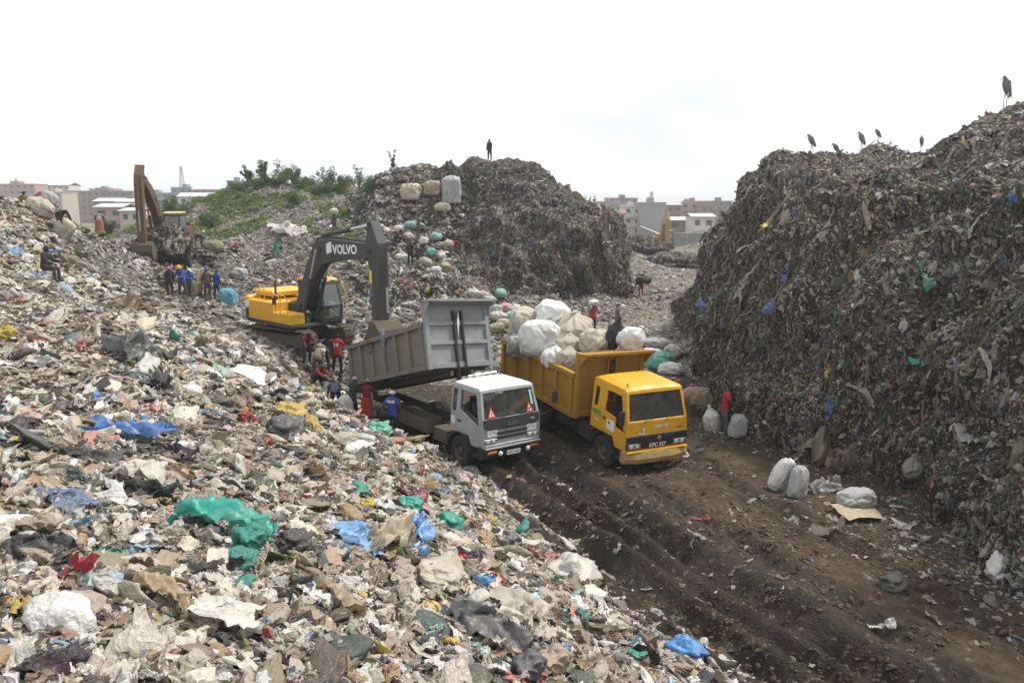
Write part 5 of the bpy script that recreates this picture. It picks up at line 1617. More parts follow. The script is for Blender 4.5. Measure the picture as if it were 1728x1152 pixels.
def dress(q, J, me):
    n = len(me.vertices)
    V = np.empty(n * 3, np.float32); me.vertices.foreach_get("co", V); V = V.reshape(-1, 3).astype(float)
    N = np.empty(n * 3, np.float32); me.vertices.foreach_get("normal", N); N = N.reshape(-1, 3).astype(float)
    faces = [tuple(p.vertices) for p in me.polygons]
    C = np.array([V[list(f)].mean(0) for f in faces])
    best, kind = np.full(len(C), 9.0), np.empty(len(C), object)
    frac = np.zeros(len(C))
    for a, b, ra, rb, kd in BONES:
        A, Bv = np.array(J[a]), np.array(J[b])
        d = Bv - A
        t = np.clip(((C - A) @ d) / (d @ d), 0, 1)
        dist = np.linalg.norm(C - A - t[:, None] * d, axis=1) - (ra + (rb - ra) * t) * 0.9
        m = dist < best
        best[m] = dist[m]; kind[m] = kd; frac[m] = t[m]
    sc = q["h"] / 1.70
    E = empty("person", q["loc"])
    E.rotation_euler = (0, 0, math.radians(q["face"]))
    E.scale = (sc, sc, sc)
    tag(E, q["label"], "person", q["group"])
    # body with hands, nose and ears in one mesh
    m = MB(); m.add(V, faces)
    for k, s in (("r", -1), ("l", 1)):
        d = J["hdir" + k].normalized()
        side = Vector((0, 1, 0)) if abs(d.y) < 0.8 else Vector((0, 0, 1))
        side = (side - d * side.dot(d)).normalized()
        inn = d.cross(side) * -s
        p0 = J["hd" + k] - d * 0.02
        for i, (off, ln) in enumerate(((-.027, .062), (-.009, .074), (.009, .078), (.027, .070))):
            a = p0 + side * off * -1
            m.tube([a, a + d * (0.02 + ln * .45) + inn * .004, a + d * (0.02 + ln * .8) + inn * .018, a + d * (.018 + ln * .95) + inn * .034], [.0095, .009, .008, .006], 5)
        a = J["wr" + k] + d * 0.025
        m.tube([a, a - side * .035 + d * .03 + inn * .01, a - side * .045 + d * .062 + inn * .02], [.012, .010, .007], 5)
    nu, hd = J["nu"], J["head"]
    fw = Vector((0, -nu.z, nu.y)).normalized()
    m.tube([hd + fw * 0.07 + nu * 0.025, hd + fw * 0.105 - nu * 0.012, hd + fw * 0.075 - nu * 0.022], [.010, .018, .008], 6)
    for s in (-1, 1):
        x = Vector((s, 0, 0))
        m.tube([hd + x * 0.078 + nu * 0.03, hd + x * 0.096 + nu * 0.005, hd + x * 0.08 - nu * 0.025], [.010, .016, .008], 5)
    m.mi = 1
    for s in (-1, 1):
        c = hd + fw * 0.082 + Vector((s * 0.032, 0, 0)) + nu * 0.018
        m.tube([c - fw * .012, c + fw * .004], [.012, .008], 6)
    m.tube([hd + fw * 0.079 - nu * 0.042 - Vector((.025, 0, 0)), hd + fw * 0.088 - nu * 0.044, hd + fw * 0.079 - nu * 0.042 + Vector((.025, 0, 0))], .006, 5)
    m.build("body", [SKIN, HAIR], E, smooth=True)
    def shell(nm, sel, off, mat):
        idx = np.nonzero(sel)[0]
        if not len(idx): return
        used = sorted({i for f in idx for i in faces[f]})
        mp = {v: i for i, v in enumerate(used)}
        W = V[used] + N[used] * (off * (1 + 0.55 * vnoise(V[used] / 0.09, 5)))[:, None] if not np.isscalar(off) else V[used] + N[used] * (off + 0.010 * vnoise(V[used] / 0.07, 5))[:, None]
        b = MB(); b.add(W, [tuple(mp[i] for i in faces[f]) for f in idx])
        return b.build(nm, mat, E, smooth=True)
    sl = (kind == "arm") & ((frac < 0.62) if q["sleeve"] == "short" else True)
    if q["sleeve"] == "long": sl = sl | ((kind == "fore") & (frac < 0.93))
    if q["shirt"]:
        hem = (kind == "torso") | sl
        hem |= (kind == "hip") & (np.array(C)[:, 2] > J["pelvis"].z - 0.12)
        if q["coat"]: hem |= (kind == "hip") | ((kind == "thigh") & (frac < 0.45))
        shell("coat" if q["coat"] else "shirt", hem, 0.026, cloth(q["shirt"]))
    if q["legs"]:
        shell("trousers", (kind == "hip") | (kind == "thigh") | ((kind == "shin") & (frac < 0.93)), 0.017, cloth(q["legs"]))
    shell("shoes", kind == "foot", 0.012, SHOE)
    if q["skirt"]:
        col, drop = q["skirt"]
        hips = J["pelvis"] + Vector((0, 0, 0.08))
        kn = (J["knr"] + J["knl"]) / 2
        an = (J["anr"] + J["anl"]) / 2
        lowp = kn.lerp(an, max(0, drop - 0.5) * 2) if drop > 0.5 else hips.lerp(kn, drop * 2)
        V2, k = [], 22
        P = [hips, hips.lerp(kn, 0.35), kn.lerp(lowp, 0.1), lowp]
        for i, (p, r) in enumerate(zip(P, (.15, .205, .22, .26))):
            for j in range(k):
                a = 2 * math.pi * j / k
                rr = r * (1 + 0.07 * i / 3 * math.sin(a * 6 + i) + 0.03 * math.sin(a * 3))
                V2.append((p.x + rr * math.cos(a) * 1.08, p.y + rr * math.sin(a) * 0.9, p.z))
        b = MB(); b.add(V2, [(i * k + j, i * k + (j + 1) % k, (i + 1) * k + (j + 1) % k, (i + 1) * k + j) for i in range(3) for j in range(k)])
        b.build("skirt", cloth(col), E, smooth=True)
    hk, hc = q["head"]
    def dome(nm, mat, r, z0, sq=1.0, brim=0.0, peak=0.0):
        b = MB()
        pr = [(r * math.sin(a), r * math.cos(a) * sq) for a in np.linspace(0.02, 1.62, 8)]
        if brim: pr += [(r + brim, pr[-1][1] - 0.015), (r + brim, pr[-1][1] - 0.025), (r * 0.98, pr[-1][1] - 0.012)]
        b.lathe(pr, (0, 0, 0), 'Z', 16)
        if peak: b.box((0, -r - peak * 0.4, -0.002), (r * 1.3, peak, 0.012))
        o = b.build(nm, mat, E, smooth=True)
        z = nu; x = Vector((1, 0, 0)); y = z.cross(x)
        mt = Matrix((x, y, z)).transposed().to_4x4()
        mt.translation = hd + nu * z0
        o.matrix_local = mt
    if hk == "hair": dome("hair", HAIR, 0.104, 0.005)
    elif hk == "cap": dome("cap", cloth(hc), 0.112, 0.02, 0.95, 0, 0.09)
    elif hk == "beanie": dome("knit_cap", cloth(hc), 0.113, 0.0, 1.1)
    elif hk == "scarf": dome("headscarf", cloth(hc), 0.116, -0.02, 1.05)
    elif hk == "helmet": dome("helmet", cloth(hc), 0.130, 0.02, 1.0, 0.025)
    elif hk == "hat": dome("hat", cloth(hc), 0.115, 0.02, 1.0, 0.10)
    elif hk == "hatband":
        dome("hat_brim", cloth((0.62, 0.30, 0.04)), 0.117, 0.01, 0.5, 0.12); dome("hat", cloth(hc), 0.116, 0.03, 1.1)

def feet(px, py, lift=0.0):
    p, n = hit(px, py)
    return Vector((p.x, p.y, ground_z(p.x, p.y) + lift))

def back(px, py):
    """angle for a person who turns the back to the camera"""
    return 180.0 - math.degrees(math.atan2(px - 864, FPX)) * 1.0

def skyline(px):
    for py in range(60, 700, 2):
        d = ray_dir(px, py).normalized()
        r = BVH.ray_cast(Vector((0, 0, CAM_H)), d, 140)
        if r[0]: return py, r[0]

NAVY, BLUE, BLACK, GREYC, BROWN = (0.02, 0.025, 0.06), (0.035, 0.06, 0.26), (0.016, 0.015, 0.016), (0.10, 0.10, 0.11), (0.09, 0.06, 0.045)
GW = "waste pickers at the tail of the grey truck"
GL = "waste pickers gathered on the terrace"
GR = "waste pickers on the far left ridge"
GM = "waste pickers among sacks below the mound"
def ppl(px, py, *a, **k):
    person(feet(px, py), *a, **k)
bl = at_z(664, 750, 0.0)
BLUE_LOC = Vector((bl.x, bl.y, ground_z(bl.x, bl.y)))
person(BLUE_LOC, 165, "hips", 1.72, (0.045, 0.065, 0.30), (0.018, 0.018, 0.024), ("cap", (0.62, 0.60, 0.56)), "person in blue football shirt seen from behind beside the grey truck, hands on hips", GW)
def near(x, y): return Vector((x, y, ground_z(x, y)))
person(near(-5.38, 28.65), 165, "hold", 1.66, (0.14, 0.025, 0.035), None, ("hatband", (0.10, 0.22, 0.42)), "person in maroon top and red skirt with yellow brimmed blue hat", GW, skirt=((0.36, 0.035, 0.03), 0.75), sleeve="long")
person(near(-5.98, 28.95), 140, "hold", 1.70, (0.045, 0.044, 0.040), BLACK, ("beanie", (0.36, 0.36, 0.40)), "person in dark olive coat and grey knit cap holding a pale sack", GW, sleeve="long", coat=True)
person(near(-6.75, 29.7), 200, "bend", 1.66, (0.10, 0.12, 0.18), NAVY, ("hair", 0), "person in slate blue shirt bending at the tail of the grey truck", GW)
person(near(-7.95, 31.3), 60, "crouch", 1.62, (0.20, 0.035, 0.028), BLACK, ("scarf", (0.05, 0.04, 0.04)), "person in dark red clothes crouching on the litter bank", GW, sleeve="long")
person(near(-8.0, 32.1), 175, "stoop", 1.70, (0.26, 0.20, 0.145), BROWN, ("cap", (0.05, 0.08, 0.25)), "person in tan shirt and blue cap stooping behind the grey truck", GW)
person(near(-7.9, 32.9), 10, "bend", 1.68, (0.045, 0.04, 0.045), BLACK, ("cap", (0.60, 0.55, 0.52)), "person in dark clothes with white patterned cap bending low", GW)
person(near(-8.55, 32.6), 30, "stoop", 1.64, (0.16, 0.02, 0.035), NAVY, ("hair", 0), "person in dark maroon top stooping over the litter", GW)
ppl(520, 590, 95, "stand", 1.70, (0.045, 0.052, 0.062), BLACK, ("cap", (0.25, 0.22, 0.22)), "person in dark navy jacket and grey cap below the yellow excavator", GW, sleeve="long")
person(near(-7.45, 33.3), 170, "hold", 1.75, (0.33, 0.02, 0.022), (0.02, 0.022, 0.02), ("hair", 0), "person in red shirt numbered 19 with their back to the camera", GW)
ppl(536, 578, 5, "stand", 1.68, (0.33, 0.50, 0.07), (0.24, 0.27, 0.33), ("hair", 0), "person in lime green T-shirt and pale jeans beside the excavator", GW)
ppl(634, 545, 215, "stand", 1.74, (0.10, 0.12, 0.30), (0.10, 0.08, 0.075), ("hair", 0), "person in blue and white top standing beside the excavator's arm", GW)
ppl(1221, 730, 70, "hold", 1.74, (0.42, 0.022, 0.025), (0.10, 0.11, 0.14), ("hair", 0), "person in bright red shirt and grey trousers at the foot of the cliff")
ppl(1082, 499, 200, "bend", 1.66, (0.06, 0.065, 0.085), (0.30, 0.03, 0.035), ("hair", 0), "person in red trousers bending under a dark load in the canyon", "waste pickers on the canyon floor")
ppl(1001, 562, 190, "carry", 1.66, (0.32, 0.03, 0.05), (0.10, 0.05, 0.04), ("hair", 0), "person in long red top balancing a white bundle on their head", "waste pickers on the canyon floor")
ppl(1041, 560, 100, "stand", 1.66, (0.15, 0.15, 0.17), (0.16, 0.14, 0.12), ("hair", 0), "person in grey shirt standing on rubble behind the yellow truck", "waste pickers on the canyon floor")
sk_y, sk_p = skyline(826)
person(Vector((sk_p.x, sk_p.y + 0.4, ground_z(sk_p.x, sk_p.y + 0.4))), -40, "stand", 1.9, (0.035, 0.033, 0.032), (0.022, 0.02, 0.02), ("hair", 0), "person in dark clothes standing alone on top of the middle mound", sleeve="long")
ppl(288, 503, 40, "stand", 1.66, (0.03, 0.022, 0.03), (0.06, 0.02, 0.04), ("beanie", (0.55, 0.10, 0.42)), "person in dark clothes with bright pink cap", GL, sleeve="long")
ppl(309, 502, -20, "hold", 1.76, (0.03, 0.07, 0.28), (0.085, 0.075, 0.06), ("helmet", (0.62, 0.40, 0.03)), "person in blue shirt and yellow helmet at the centre of the group", GL, sleeve="long")
ppl(319, 503, 60, "hold", 1.66, (0.03, 0.07, 0.30), (0.06, 0.06, 0.05), ("cap", (0.62, 0.58, 0.56)), "person in blue shirt and white cap holding an olive sack", GL, sleeve="long")
ppl(336, 500, 120, "stoop", 1.64, (0.42, 0.16, 0.11), None, ("hair", 0), "person in coral top and skirt stooping between the others", GL, skirt=((0.42, 0.13, 0.085), 0.7))
ppl(351, 503, 200, "stand", 1.70, (0.11, 0.08, 0.055), (0.055, 0.055, 0.04), ("cap", (0.05, 0.10, 0.42)), "person in brown shirt and blue cap seen from behind", GL)
ppl(367, 505, 160, "stand", 1.66, (0.03, 0.055, 0.27), (0.045, 0.05, 0.07), ("hair", 0), "bareheaded person in royal blue vest at the right of the group", GL)
ppl(317, 462, 130, "carry", 1.74, (0.025, 0.022, 0.022), BLACK, ("hair", 0), "person in black clothes hauling a long black bag on the terrace", GL, sleeve="long")
ppl(302, 446, 190, "stand", 1.70, (0.10, 0.08, 0.065), (0.08, 0.06, 0.05), ("hair", 0), "person in dull brown clothes before the old excavator's cab", GL, sleeve="long")
ppl(271, 437, 250, "stoop", 1.70, (0.022, 0.020, 0.026), BLACK, ("beanie", (0.55, 0.10, 0.05)), "person in black jacket and orange red cap dragging a pale sack", GL, sleeve="long")
ppl(343, 420, -80, "bend", 1.72, (0.03, 0.028, 0.028), (0.05, 0.045, 0.04), ("hair", 0), "person in black bending double right of the old excavator", GL, sleeve="long")
ppl(393, 424, 110, "crouch", 1.60, (0.48, 0.22, 0.15), None, ("scarf", (0.03, 0.06, 0.09)), "person in peach top and dark red skirt crouching in the litter", GL, skirt=((0.17, 0.045, 0.05), 0.6))
ppl(466, 432, 150, "stoop", 1.64, (0.03, 0.06, 0.055), None, ("scarf", (0.02, 0.03, 0.03)), "person in dark top and teal green skirt walking over the terrace", GL, skirt=((0.035, 0.21, 0.15), 0.75))
ppl(565, 398, 170, "carry", 1.64, (0.05, 0.05, 0.05), (0.16, 0.08, 0.07), ("hair", 0), "person carrying a white sack on their head up the grassy bank", GM)
ppl(693, 447, 180, "stand", 1.66, (0.03, 0.028, 0.028), BLACK, ("hair", 0), "person all in black standing among sacks below the mound", GM)
ppl(668, 408, 60, "crouch", 1.66, (0.13, 0.03, 0.05), BLACK, ("hair", 0), "person in plum top sitting hunched behind the excavator's arm", GM)
ppl(706, 400, 120, "stand", 1.64, (0.15, 0.10, 0.06), (0.11, 0.075, 0.05), ("hair", 0), "person in brown clothes standing above the heap of sacks", GM)
_q = at_y(41, 340, 46)
person(near(_q.x, _q.y), 30, "stand", 1.68, (0.20, 0.13, 0.035), None, ("hair", 0), "person in mustard robe standing on the ridge at far left", GR, skirt=((0.20, 0.13, 0.035), 0.9), sleeve="long")
ppl(72, 350, 80, "bend", 1.74, (0.03, 0.035, 0.05), (0.05, 0.04, 0.05), ("hair", 0), "person in dark clothes bending over grey sacks on the ridge", GR, sleeve="long")
ppl(62, 352, 60, "crouch", 1.66, (0.09, 0.06, 0.065), NAVY, ("beanie", (0.40, 0.08, 0.10)), "person with red cap crouching beside the bending one", GR, sleeve="long")
ppl(113, 362, 250, "carry", 1.70, (0.035, 0.05, 0.045), BLACK, ("hair", 0), "person in dark clothes heaving a pale sack over one shoulder", GR, sleeve="long")
ppl(153, 378, 100, "walk", 1.74, (0.10, 0.08, 0.08), (0.12, 0.10, 0.10), ("hair", 0), "slim person in grey brown clothes walking along the ridge", GR, sleeve="long")
ppl(169, 400, 200, "stoop", 1.70, (0.22, 0.19, 0.185), None, ("hair", 0), "person in pale grey top with green wrap over a coral skirt", GR, skirt=((0.30, 0.11, 0.075), 0.75))
ppl(102, 390, 60, "bend", 1.64, (0.022, 0.022, 0.022), (0.10, 0.03, 0.045), ("hair", 0), "person in black reaching into a pale sack on the ridge", GR, sleeve="long")
ppl(78, 476, 90, "sit", 1.66, (0.035, 0.033, 0.032), (0.05, 0.045, 0.04), ("hair", 0), "person in black sitting hunched on the near slope", GR, sleeve="long")
gm = grey_truck.matrix_basis
def in_truck(T, p):
    bpy.context.view_layer.update()
    return T.matrix_world @ Vector(p)
p = in_truck(grey_truck, (0.16, -0.52, 1.02))
person(p, math.degrees(math.radians(38.2)), "sit", 1.66, (0.05, 0.05, 0.055), (0.04, 0.04, 0.05), ("cap", (0.50, 0.03, 0.03)), "driver in red cap at the wheel of the grey truck")
p = in_truck(yellow_truck, (0.16, 0.5, 1.02))
person(p, math.degrees(math.radians(26.8)), "sit", 1.66, (0.11, 0.07, 0.055), (0.04, 0.04, 0.05), ("hair", 0), "person in brown shirt sitting inside the yellow truck's cab")
p = in_truck(yellow_truck, (-2.6, 0.5, 2.05))
person(p, 200, "bend", 1.66, (0.04, 0.045, 0.05), (0.03, 0.03, 0.03), ("scarf", (0.20, 0.36, 0.55)), "person with light blue cap bending among sacks on the yellow truck", sleeve="long")
N_BEFORE = len(bpy.data.objects)
make_people()

# lettering on the shirts
def on_back(label_part, body, size, z, mat):
    for o in bpy.data.objects:
        if label_part in str(o.get("label", "")):
            lean = 0.0
            sh = [c for c in o.children if c.name.startswith("shirt")][0]
            ys = [v.co.y for v in sh.data.vertices if abs(v.co.z - z) < 0.12 and abs(v.co.x) < 0.13]
            zs = [(v.co.y, v.co.z) for v in sh.data.vertices if abs(v.co.x) < 0.12]
            A = np.array([(a, b) for a, b in zs if a > np.interp(b, [z - .3, z + .3], [-.1, -.2]) and abs(b - z) < 0.2])
            top = A[A[:, 1] > z - 0.2]
            k = np.polyfit(top[:, 1], top[:, 0], 1) if len(top) > 3 else (0, max(ys))
            y = max(ys) + 0.012
            return text_mesh("shirt_lettering", body, size, mat, sh, basis((0, y, z), (-1, 0, 0), (0, 0, 1)), 0.003, 0.006)
on_back("football shirt", "CLUB", 0.12, 1.36, M["white"])
on_back("numbered 19", "19", 0.24, 1.24, M["white"])

# ------------------------------------------------------------------ sacks and bales
def sack_mat(name, col, stain=0.45):
    t = NT(name)
    v = t.coords()
    n = t.noise(v, 2.4, 6.0, 0.65)
    n2 = t.noise(v, 12.0, 5.0, 0.6)
    wv = t.new("ShaderNodeTexWave", Scale=38.0, Distortion=1.2)
    t.l.new(v, wv.inputs["Vector"])
    c = t.mix(t.val(n, 0.36, 0.72, 0.0, stain), col, tuple(x * y for x, y in zip(col, (0.62, 0.56, 0.47))))
    c = t.mix(t.val(n2, 0.3, 0.7, 0.0, 0.3), c, tuple(x * 0.66 for x in col))
    smear = t.noise(v, 1.1, 3.0)
    c = t.mix(t.val(smear, 0.56, 0.72, 0.0, 0.5), c, (0.20, 0.17, 0.13))
    t.bump(t.math('ADD', n2, t.math('MULTIPLY', wv.outputs["Fac"], 0.12)), 0.45, 0.05)
    return t.set(c, 0.7, 0.0, 0.3)
SK = {"dusty": sack_mat("dusty_white_sack", (0.50, 0.48, 0.45), 0.6), "dusty2": sack_mat("dusty_beige_sack", (0.36, 0.32, 0.26), 0.6), "white": sack_mat("white_sack", (0.68, 0.675, 0.66), 0.45), "beige": sack_mat("beige_sack", (0.45, 0.41, 0.34), 0.6), "grey": sack_mat("grey_sack", (0.36, 0.36, 0.36)),
      "dark": sack_mat("dark_sack", (0.035, 0.033, 0.032)), "olive": sack_mat("olive_sack", (0.20, 0.20, 0.12)), "teal": sack_mat("teal_sack", (0.22, 0.38, 0.34)), "tan": sack_mat("tan_sack", (0.33, 0.27, 0.19)),
      "blue": sack_mat("blue_drum", (0.12, 0.34, 0.42)), "green": sack_mat("green_sack", (0.10, 0.32, 0.24)), "pink": sack_mat("pink_sack", (0.50, 0.27, 0.28))}
STRAP = cloth((0.04, 0.04, 0.045))
ICO4 = ico(5)
_sack_mesh = {}
def sack_mesh(seed, sq, tied):
    k = (seed, sq, tied)
    if k in _sack_mesh: return _sack_mesh[k]
    V, Fc = ICO4
    D = V / np.linalg.norm(V, axis=1, keepdims=True)
    p = sq
    cz = np.zeros(len(D))
    rg = np.random.default_rng(seed + 5)
    for k in range(7):
        ax = rg.normal(size=3); ax[2] *= 0.4; ax /= np.linalg.norm(ax)
        fr = rg.uniform(0.8, 1.3) * 1.35 ** k
        cz += (tri(fr * (D @ ax) + 0.35 * vnoise(D * 1.4 + seed, 60 + k) + rg.uniform()) * 0.5) / (1 + 0.8 * k)
    r = (np.abs(D) ** p).sum(1) ** (-1 / p)
    off = np.array([seed * 7.3, seed * 3.1, seed * 1.7])
    Wd = D + 0.3 * np.stack([vnoise(D * 1.7 + off, seed + k) for k in range(3)], 1)
    ang0 = np.arctan2(D[:, 1], D[:, 0]) + 0.35 * vnoise(D * 1.5 + seed, 77)
    plt = (0.55 * tri(ang0 * 1.75 + seed * .3) + 0.45 * tri(ang0 * 3.6 + seed * .7)) * np.clip((D[:, 2] + 0.15) * 1.5, 0, 1) * np.clip((0.985 - np.abs(D[:, 2])) * 4, 0, 1)
    sag = 0.4 * tri(D[:, 2] * 2.1 + 0.6 * vnoise(D * 1.3 + seed, 78)) * np.clip(0.4 - D[:, 2], 0, 1)
    r = r * (1 + 0.045 * cz + 0.05 * plt + 0.05 * sag + 0.13 * fbm(D + off, 0.9, 2, seed) + 0.06 * ridge(Wd * [1, 1, .30] + off, 0.36, seed + 4) + 0.07 * ridge(Wd + off, 0.42, seed + 8) + 0.035 * ridge(Wd * [1, 1, .5] + off, 0.15, seed + 9))
    P = D * r[:, None] * 0.5
    if tied:
        w = np.clip((D[:, 2] - 0.55) / 0.45, 0, 1)
        ang = np.arctan2(D[:, 1], D[:, 0])
        P[:, :2] *= (1 - 0.72 * np.clip(w * 1.5, 0, 1) * (1 - 0.4 * (w > 0.85)))[:, None]
        P[:, 2] += w * 0.20
        P[:, :2] *= (1 + 0.12 * w * np.sin(ang * 9 + seed))[:, None]
    P[:, 2] = np.maximum(P[:, 2], -0.46 + 0.03 * vnoise(D * 4 + off, 3))
    me = mesh_np("sack", P, Fc)
    me.polygons.foreach_set("use_smooth", np.ones(len(me.polygons), bool))
    _sack_mesh[k] = me
    return me

def sack(loc, size, mat, label, group=None, seed=0, sq=2.6, tied=None, rot=(0, 0, 0), name="sack", strap=False, cat=None):
    if tied is None: tied = not strap and sq < 3 and seed % 2 == 0
    me = sack_mesh(seed % 7, sq, tied).copy()
    o = link(name, me, SK[mat])
    o.location = loc
    o.scale = size
    o.rotation_euler = rot
    tag(o, label, cat or "sack", group)
    if strap:
        m = MB()
        ang = np.linspace(0, 2 * math.pi, 29)
        m.tube([(0.03 * math.sin(3 * a), 0.515 * math.cos(a), 0.505 * math.sin(a)) for a in ang], 0.014, 5, False)
        m.build("strap", STRAP, o)
    elif tied:
        m = MB(); m.lathe([(0.15, 0.50), (0.17, 0.52), (0.15, 0.54)], (0, 0, 0), 'Z', 12); m.build("tie", STRAP, o)
    return o

GT = "stuffed sacks on the yellow truck"
for px, py, Y, s, mt, lb, sd, kw in [
 (911, 567, 28.7, (1.35, 1.25, 1.30), "white", "large bright white bulk sack at the near side of the yellow truck's load", 1, dict(strap=True, sq=3.0)),
 (932, 528, 29.9, (1.20, 1.1, 0.95), "white", "white bulk sack topping the load on the yellow truck", 2, dict(strap=True, sq=2.8, rot=(0.1, 0.25, 0.4))),
 (884, 546, 30.3, (1.15, 1.2, 1.35), "beige", "tall beige sack at the back of the yellow truck's load", 3, dict(rot=(0, 0.1, 0))),
 (971, 557, 29.0, (1.35, 1.2, 1.15), "beige", "round beige sack with gathered folds in the middle of the truck's load", 4, dict(rot=(0.1, -0.15, 0.3))),
 (1006, 577, 27.7, (1.15, 1.15, 1.05), "beige", "dusty beige sack with dark strap behind the yellow truck's cab shield", 5, dict(strap=True, rot=(0, 0.1, 1.0))),
 (958, 580, 28.0, (0.85, 0.8, 0.8), "beige", "small cream sack wedged below the round beige sack", 6, {}),
 (935, 600, 27.6, (0.75, 0.7, 0.75), "white", "small white sack against the truck bed's near side", 0, {}),
 (958, 603, 27.3, (0.7, 0.7, 0.8), "beige", "worn beige sack low in the front corner of the yellow bed", 2, {}),
 (873, 580, 29.6, (0.8, 0.8, 0.9), "grey", "grey sack low at the rear of the yellow truck's load", 3, {})]:
    sack(at_y(px, py, Y) - Vector((0, 0, 0.10)), s, mt, lb, GT, sd, **kw)
for r_, x in enumerate((-5.9, -4.9, -3.9, -2.9)):
    for y, sd in ((-0.6, 2 * r_), (0.6, 2 * r_ + 1)):
        sack(in_truck(yellow_truck, (x, y * .95, 1.75)), (0.95, 0.95, 1.15), "beige", "beige sack at the bottom of the yellow bed, %s row, side %s" % (("rear", "third", "second", "front")[r_], "nearer the grey truck" if y < 0 else "towards the cliff"), "bottom layer of sacks on the yellow truck", sd, 3.0)
p = at_y(1066, 574, 26.9)
sack(p, (0.95, 0.6, 0.85), "white", "striped white bag hanging open beside the person on the yellow truck", GT, 4, 2.4, True, (0.2, 0.6, 0.3))
p = at_y(1036, 567, 27.3)
sack(p, (0.55, 0.5, 1.0), "dark", "black bag held upright on the yellow truck", GT, 5, 2.2, True, (0.1, 0.3, 0))

def sack_at(px, py, s, mt, lb, gp=None, sd=0, rise=0.40, **kw):
    g = feet(px, py)
    return sack(Vector((g.x, g.y, g.z + s[2] * rise)), s, mt, lb, gp, sd, **kw)
GS = "sacks standing along the cliff foot"
sack_at(1316, 824, (0.44, 0.46, 1.05), "white", "white sack leaning at the cliff foot, left one of a pair", GS, 1, 0.40, sq=2.8, rot=(0.2, 0.42, 0.2))
sack_at(1346, 836, (0.44, 0.44, 0.92), "grey", "grey white sack leaning at the cliff foot, right one of a pair", GS, 3, 0.40, sq=2.8, rot=(-0.15, 0.3, 0.5))
sack_at(1443, 858, (1.0, 0.75, 0.55), "grey", "bundled grey sheet resting on a piece of cardboard", GS, 5, 0.50, rot=(0, -0.1, 0.3))
sack_at(1200, 728, (0.55, 0.5, 0.85), "white", "white sack standing just behind the person in red", GS, 2, 0.42, rot=(0.1, -0.2, 0))
sack_at(1245, 736, (0.55, 0.5, 0.80), "grey", "open grey sack standing right of the person in red", GS, 6, 0.42, sq=3.2, rot=(0, 0.25, 0))
sack_at(1165, 680, (0.7, 0.6, 0.7), "pink", "pink bag at the cliff foot beside the yellow truck's cab", GS, 4)
sack_at(1185, 690, (1.1, 0.6, 0.9), "tan", "tan sheet slumped against the cliff behind the person in red", GS, 0, rot=(0.2, 0.5, 0.2))
GB = "sacks heaped between the yellow truck and the cliff"
for i, (px, py, w, mt, lb) in enumerate([(1110, 588, 1.5, "grey", "pale grey sack topmost of the heap beside the cliff"), (1098, 606, 1.3, "white", "white sack lying flat in the heap beside the cliff"), (1122, 612, 1.5, "teal", "mint green sack lying in the heap beside the cliff"),
      (1135, 600, 1.4, "beige", "beige sack at the cliff end of the heap"), (1112, 624, 1.3, "green", "green striped sack low in the heap beside the cliff"), (1132, 632, 1.2, "white", "white sack at the foot of the heap nearest the yellow cab")]):
    sack_at(px, py, (w, 0.8, 0.62), mt, lb, GB, i, rot=(0.1 * i, 0.1, i * 0.5))
GC = "sacks heaped behind the two trucks"
for i, (px, py, w, mt, lb) in enumerate([(842, 540, 1.0, "white", "white sack at the left end of the row behind the trucks"), (850, 552, 0.95, "beige", "beige sack low in the row behind the trucks"), (862, 540, 0.9, "teal", "green sack in the row behind the trucks"),
      (838, 528, 0.9, "grey", "grey sack on the row behind the grey bed"), (852, 526, 0.9, "pink", "rose tinted sack on the row behind the trucks"), (838, 560, 1.0, "tan", "tan sack at the foot of the row behind the trucks"), (868, 528, 0.8, "white", "small white sack topping the row behind the trucks"),
      (845, 500, 1.1, "teal", "aqua sack uphill behind the grey bed"), (800, 500, 1.0, "white", "white sack above the grey headboard"), (815, 505, 0.9, "beige", "beige sack above the grey headboard"),
      (826, 512, 0.9, "grey", "grey sack just above the corner of the grey headboard")]):
    sack_at(px, py, (w * .85, 0.66, 0.55), {"white": "dusty", "beige": "dusty2"}.get(mt, mt), lb, GC, i, rot=(0.1, 0.15, i * 0.7))
GH = "sacks heaped on the slope below the mound"
for i, (px, py, w, mt, lb) in enumerate([(700, 385, 1.9, "teal", "long mint sack at the top of the slope heap"), (675, 392, 1.3, "white", "white sack beside the hunched person in plum"), (690, 405, 1.7, "beige", "beige sack below the mint one on the slope heap"),
      (715, 412, 1.5, "white", "white sack in the middle of the slope heap"), (735, 405, 1.4, "teal", "green grey sack right of the person in brown"), (742, 420, 1.1, "tan", "tan sack standing in the slope heap"), (756, 417, 1.1, "beige", "cream sack at the right end of the slope heap"),
      (725, 430, 1.3, "green", "teal sack low in the slope heap"), (745, 437, 1.1, "white", "white sack low at the right of the slope heap"), (718, 448, 1.6, "beige", "pale sheet bundled right of the person in black"), (680, 440, 1.6, "white", "white bundle left of the person in black"),
      (735, 462, 1.2, "white", "bright white sack at the lower edge of the slope heap"), (752, 455, 1.3, "tan", "peach tan sack at the lower edge of the slope heap")]):
    sack_at(px, py, (w * .66, 0.62, 0.55), {"white": "dusty", "beige": "dusty2"}.get(mt, mt), lb, GH, i, rot=(0.1, 0.12, i * 0.6))
GU = "bulk bales on the shoulder of the mound"
sack_at(762, 344, (1.25, 1.1, 1.95), "grey", "tall white grey bulk bale, right one of the three bales on the mound", GU, 2, 0.48, sq=5.0, name="bale", cat="bale")
sack_at(730, 330, (1.2, 1.0, 1.1), "tan", "tan bulk bale, middle one of the three bales on the mound", GU, 3, 0.48, sq=4.0, name="bale", cat="bale")
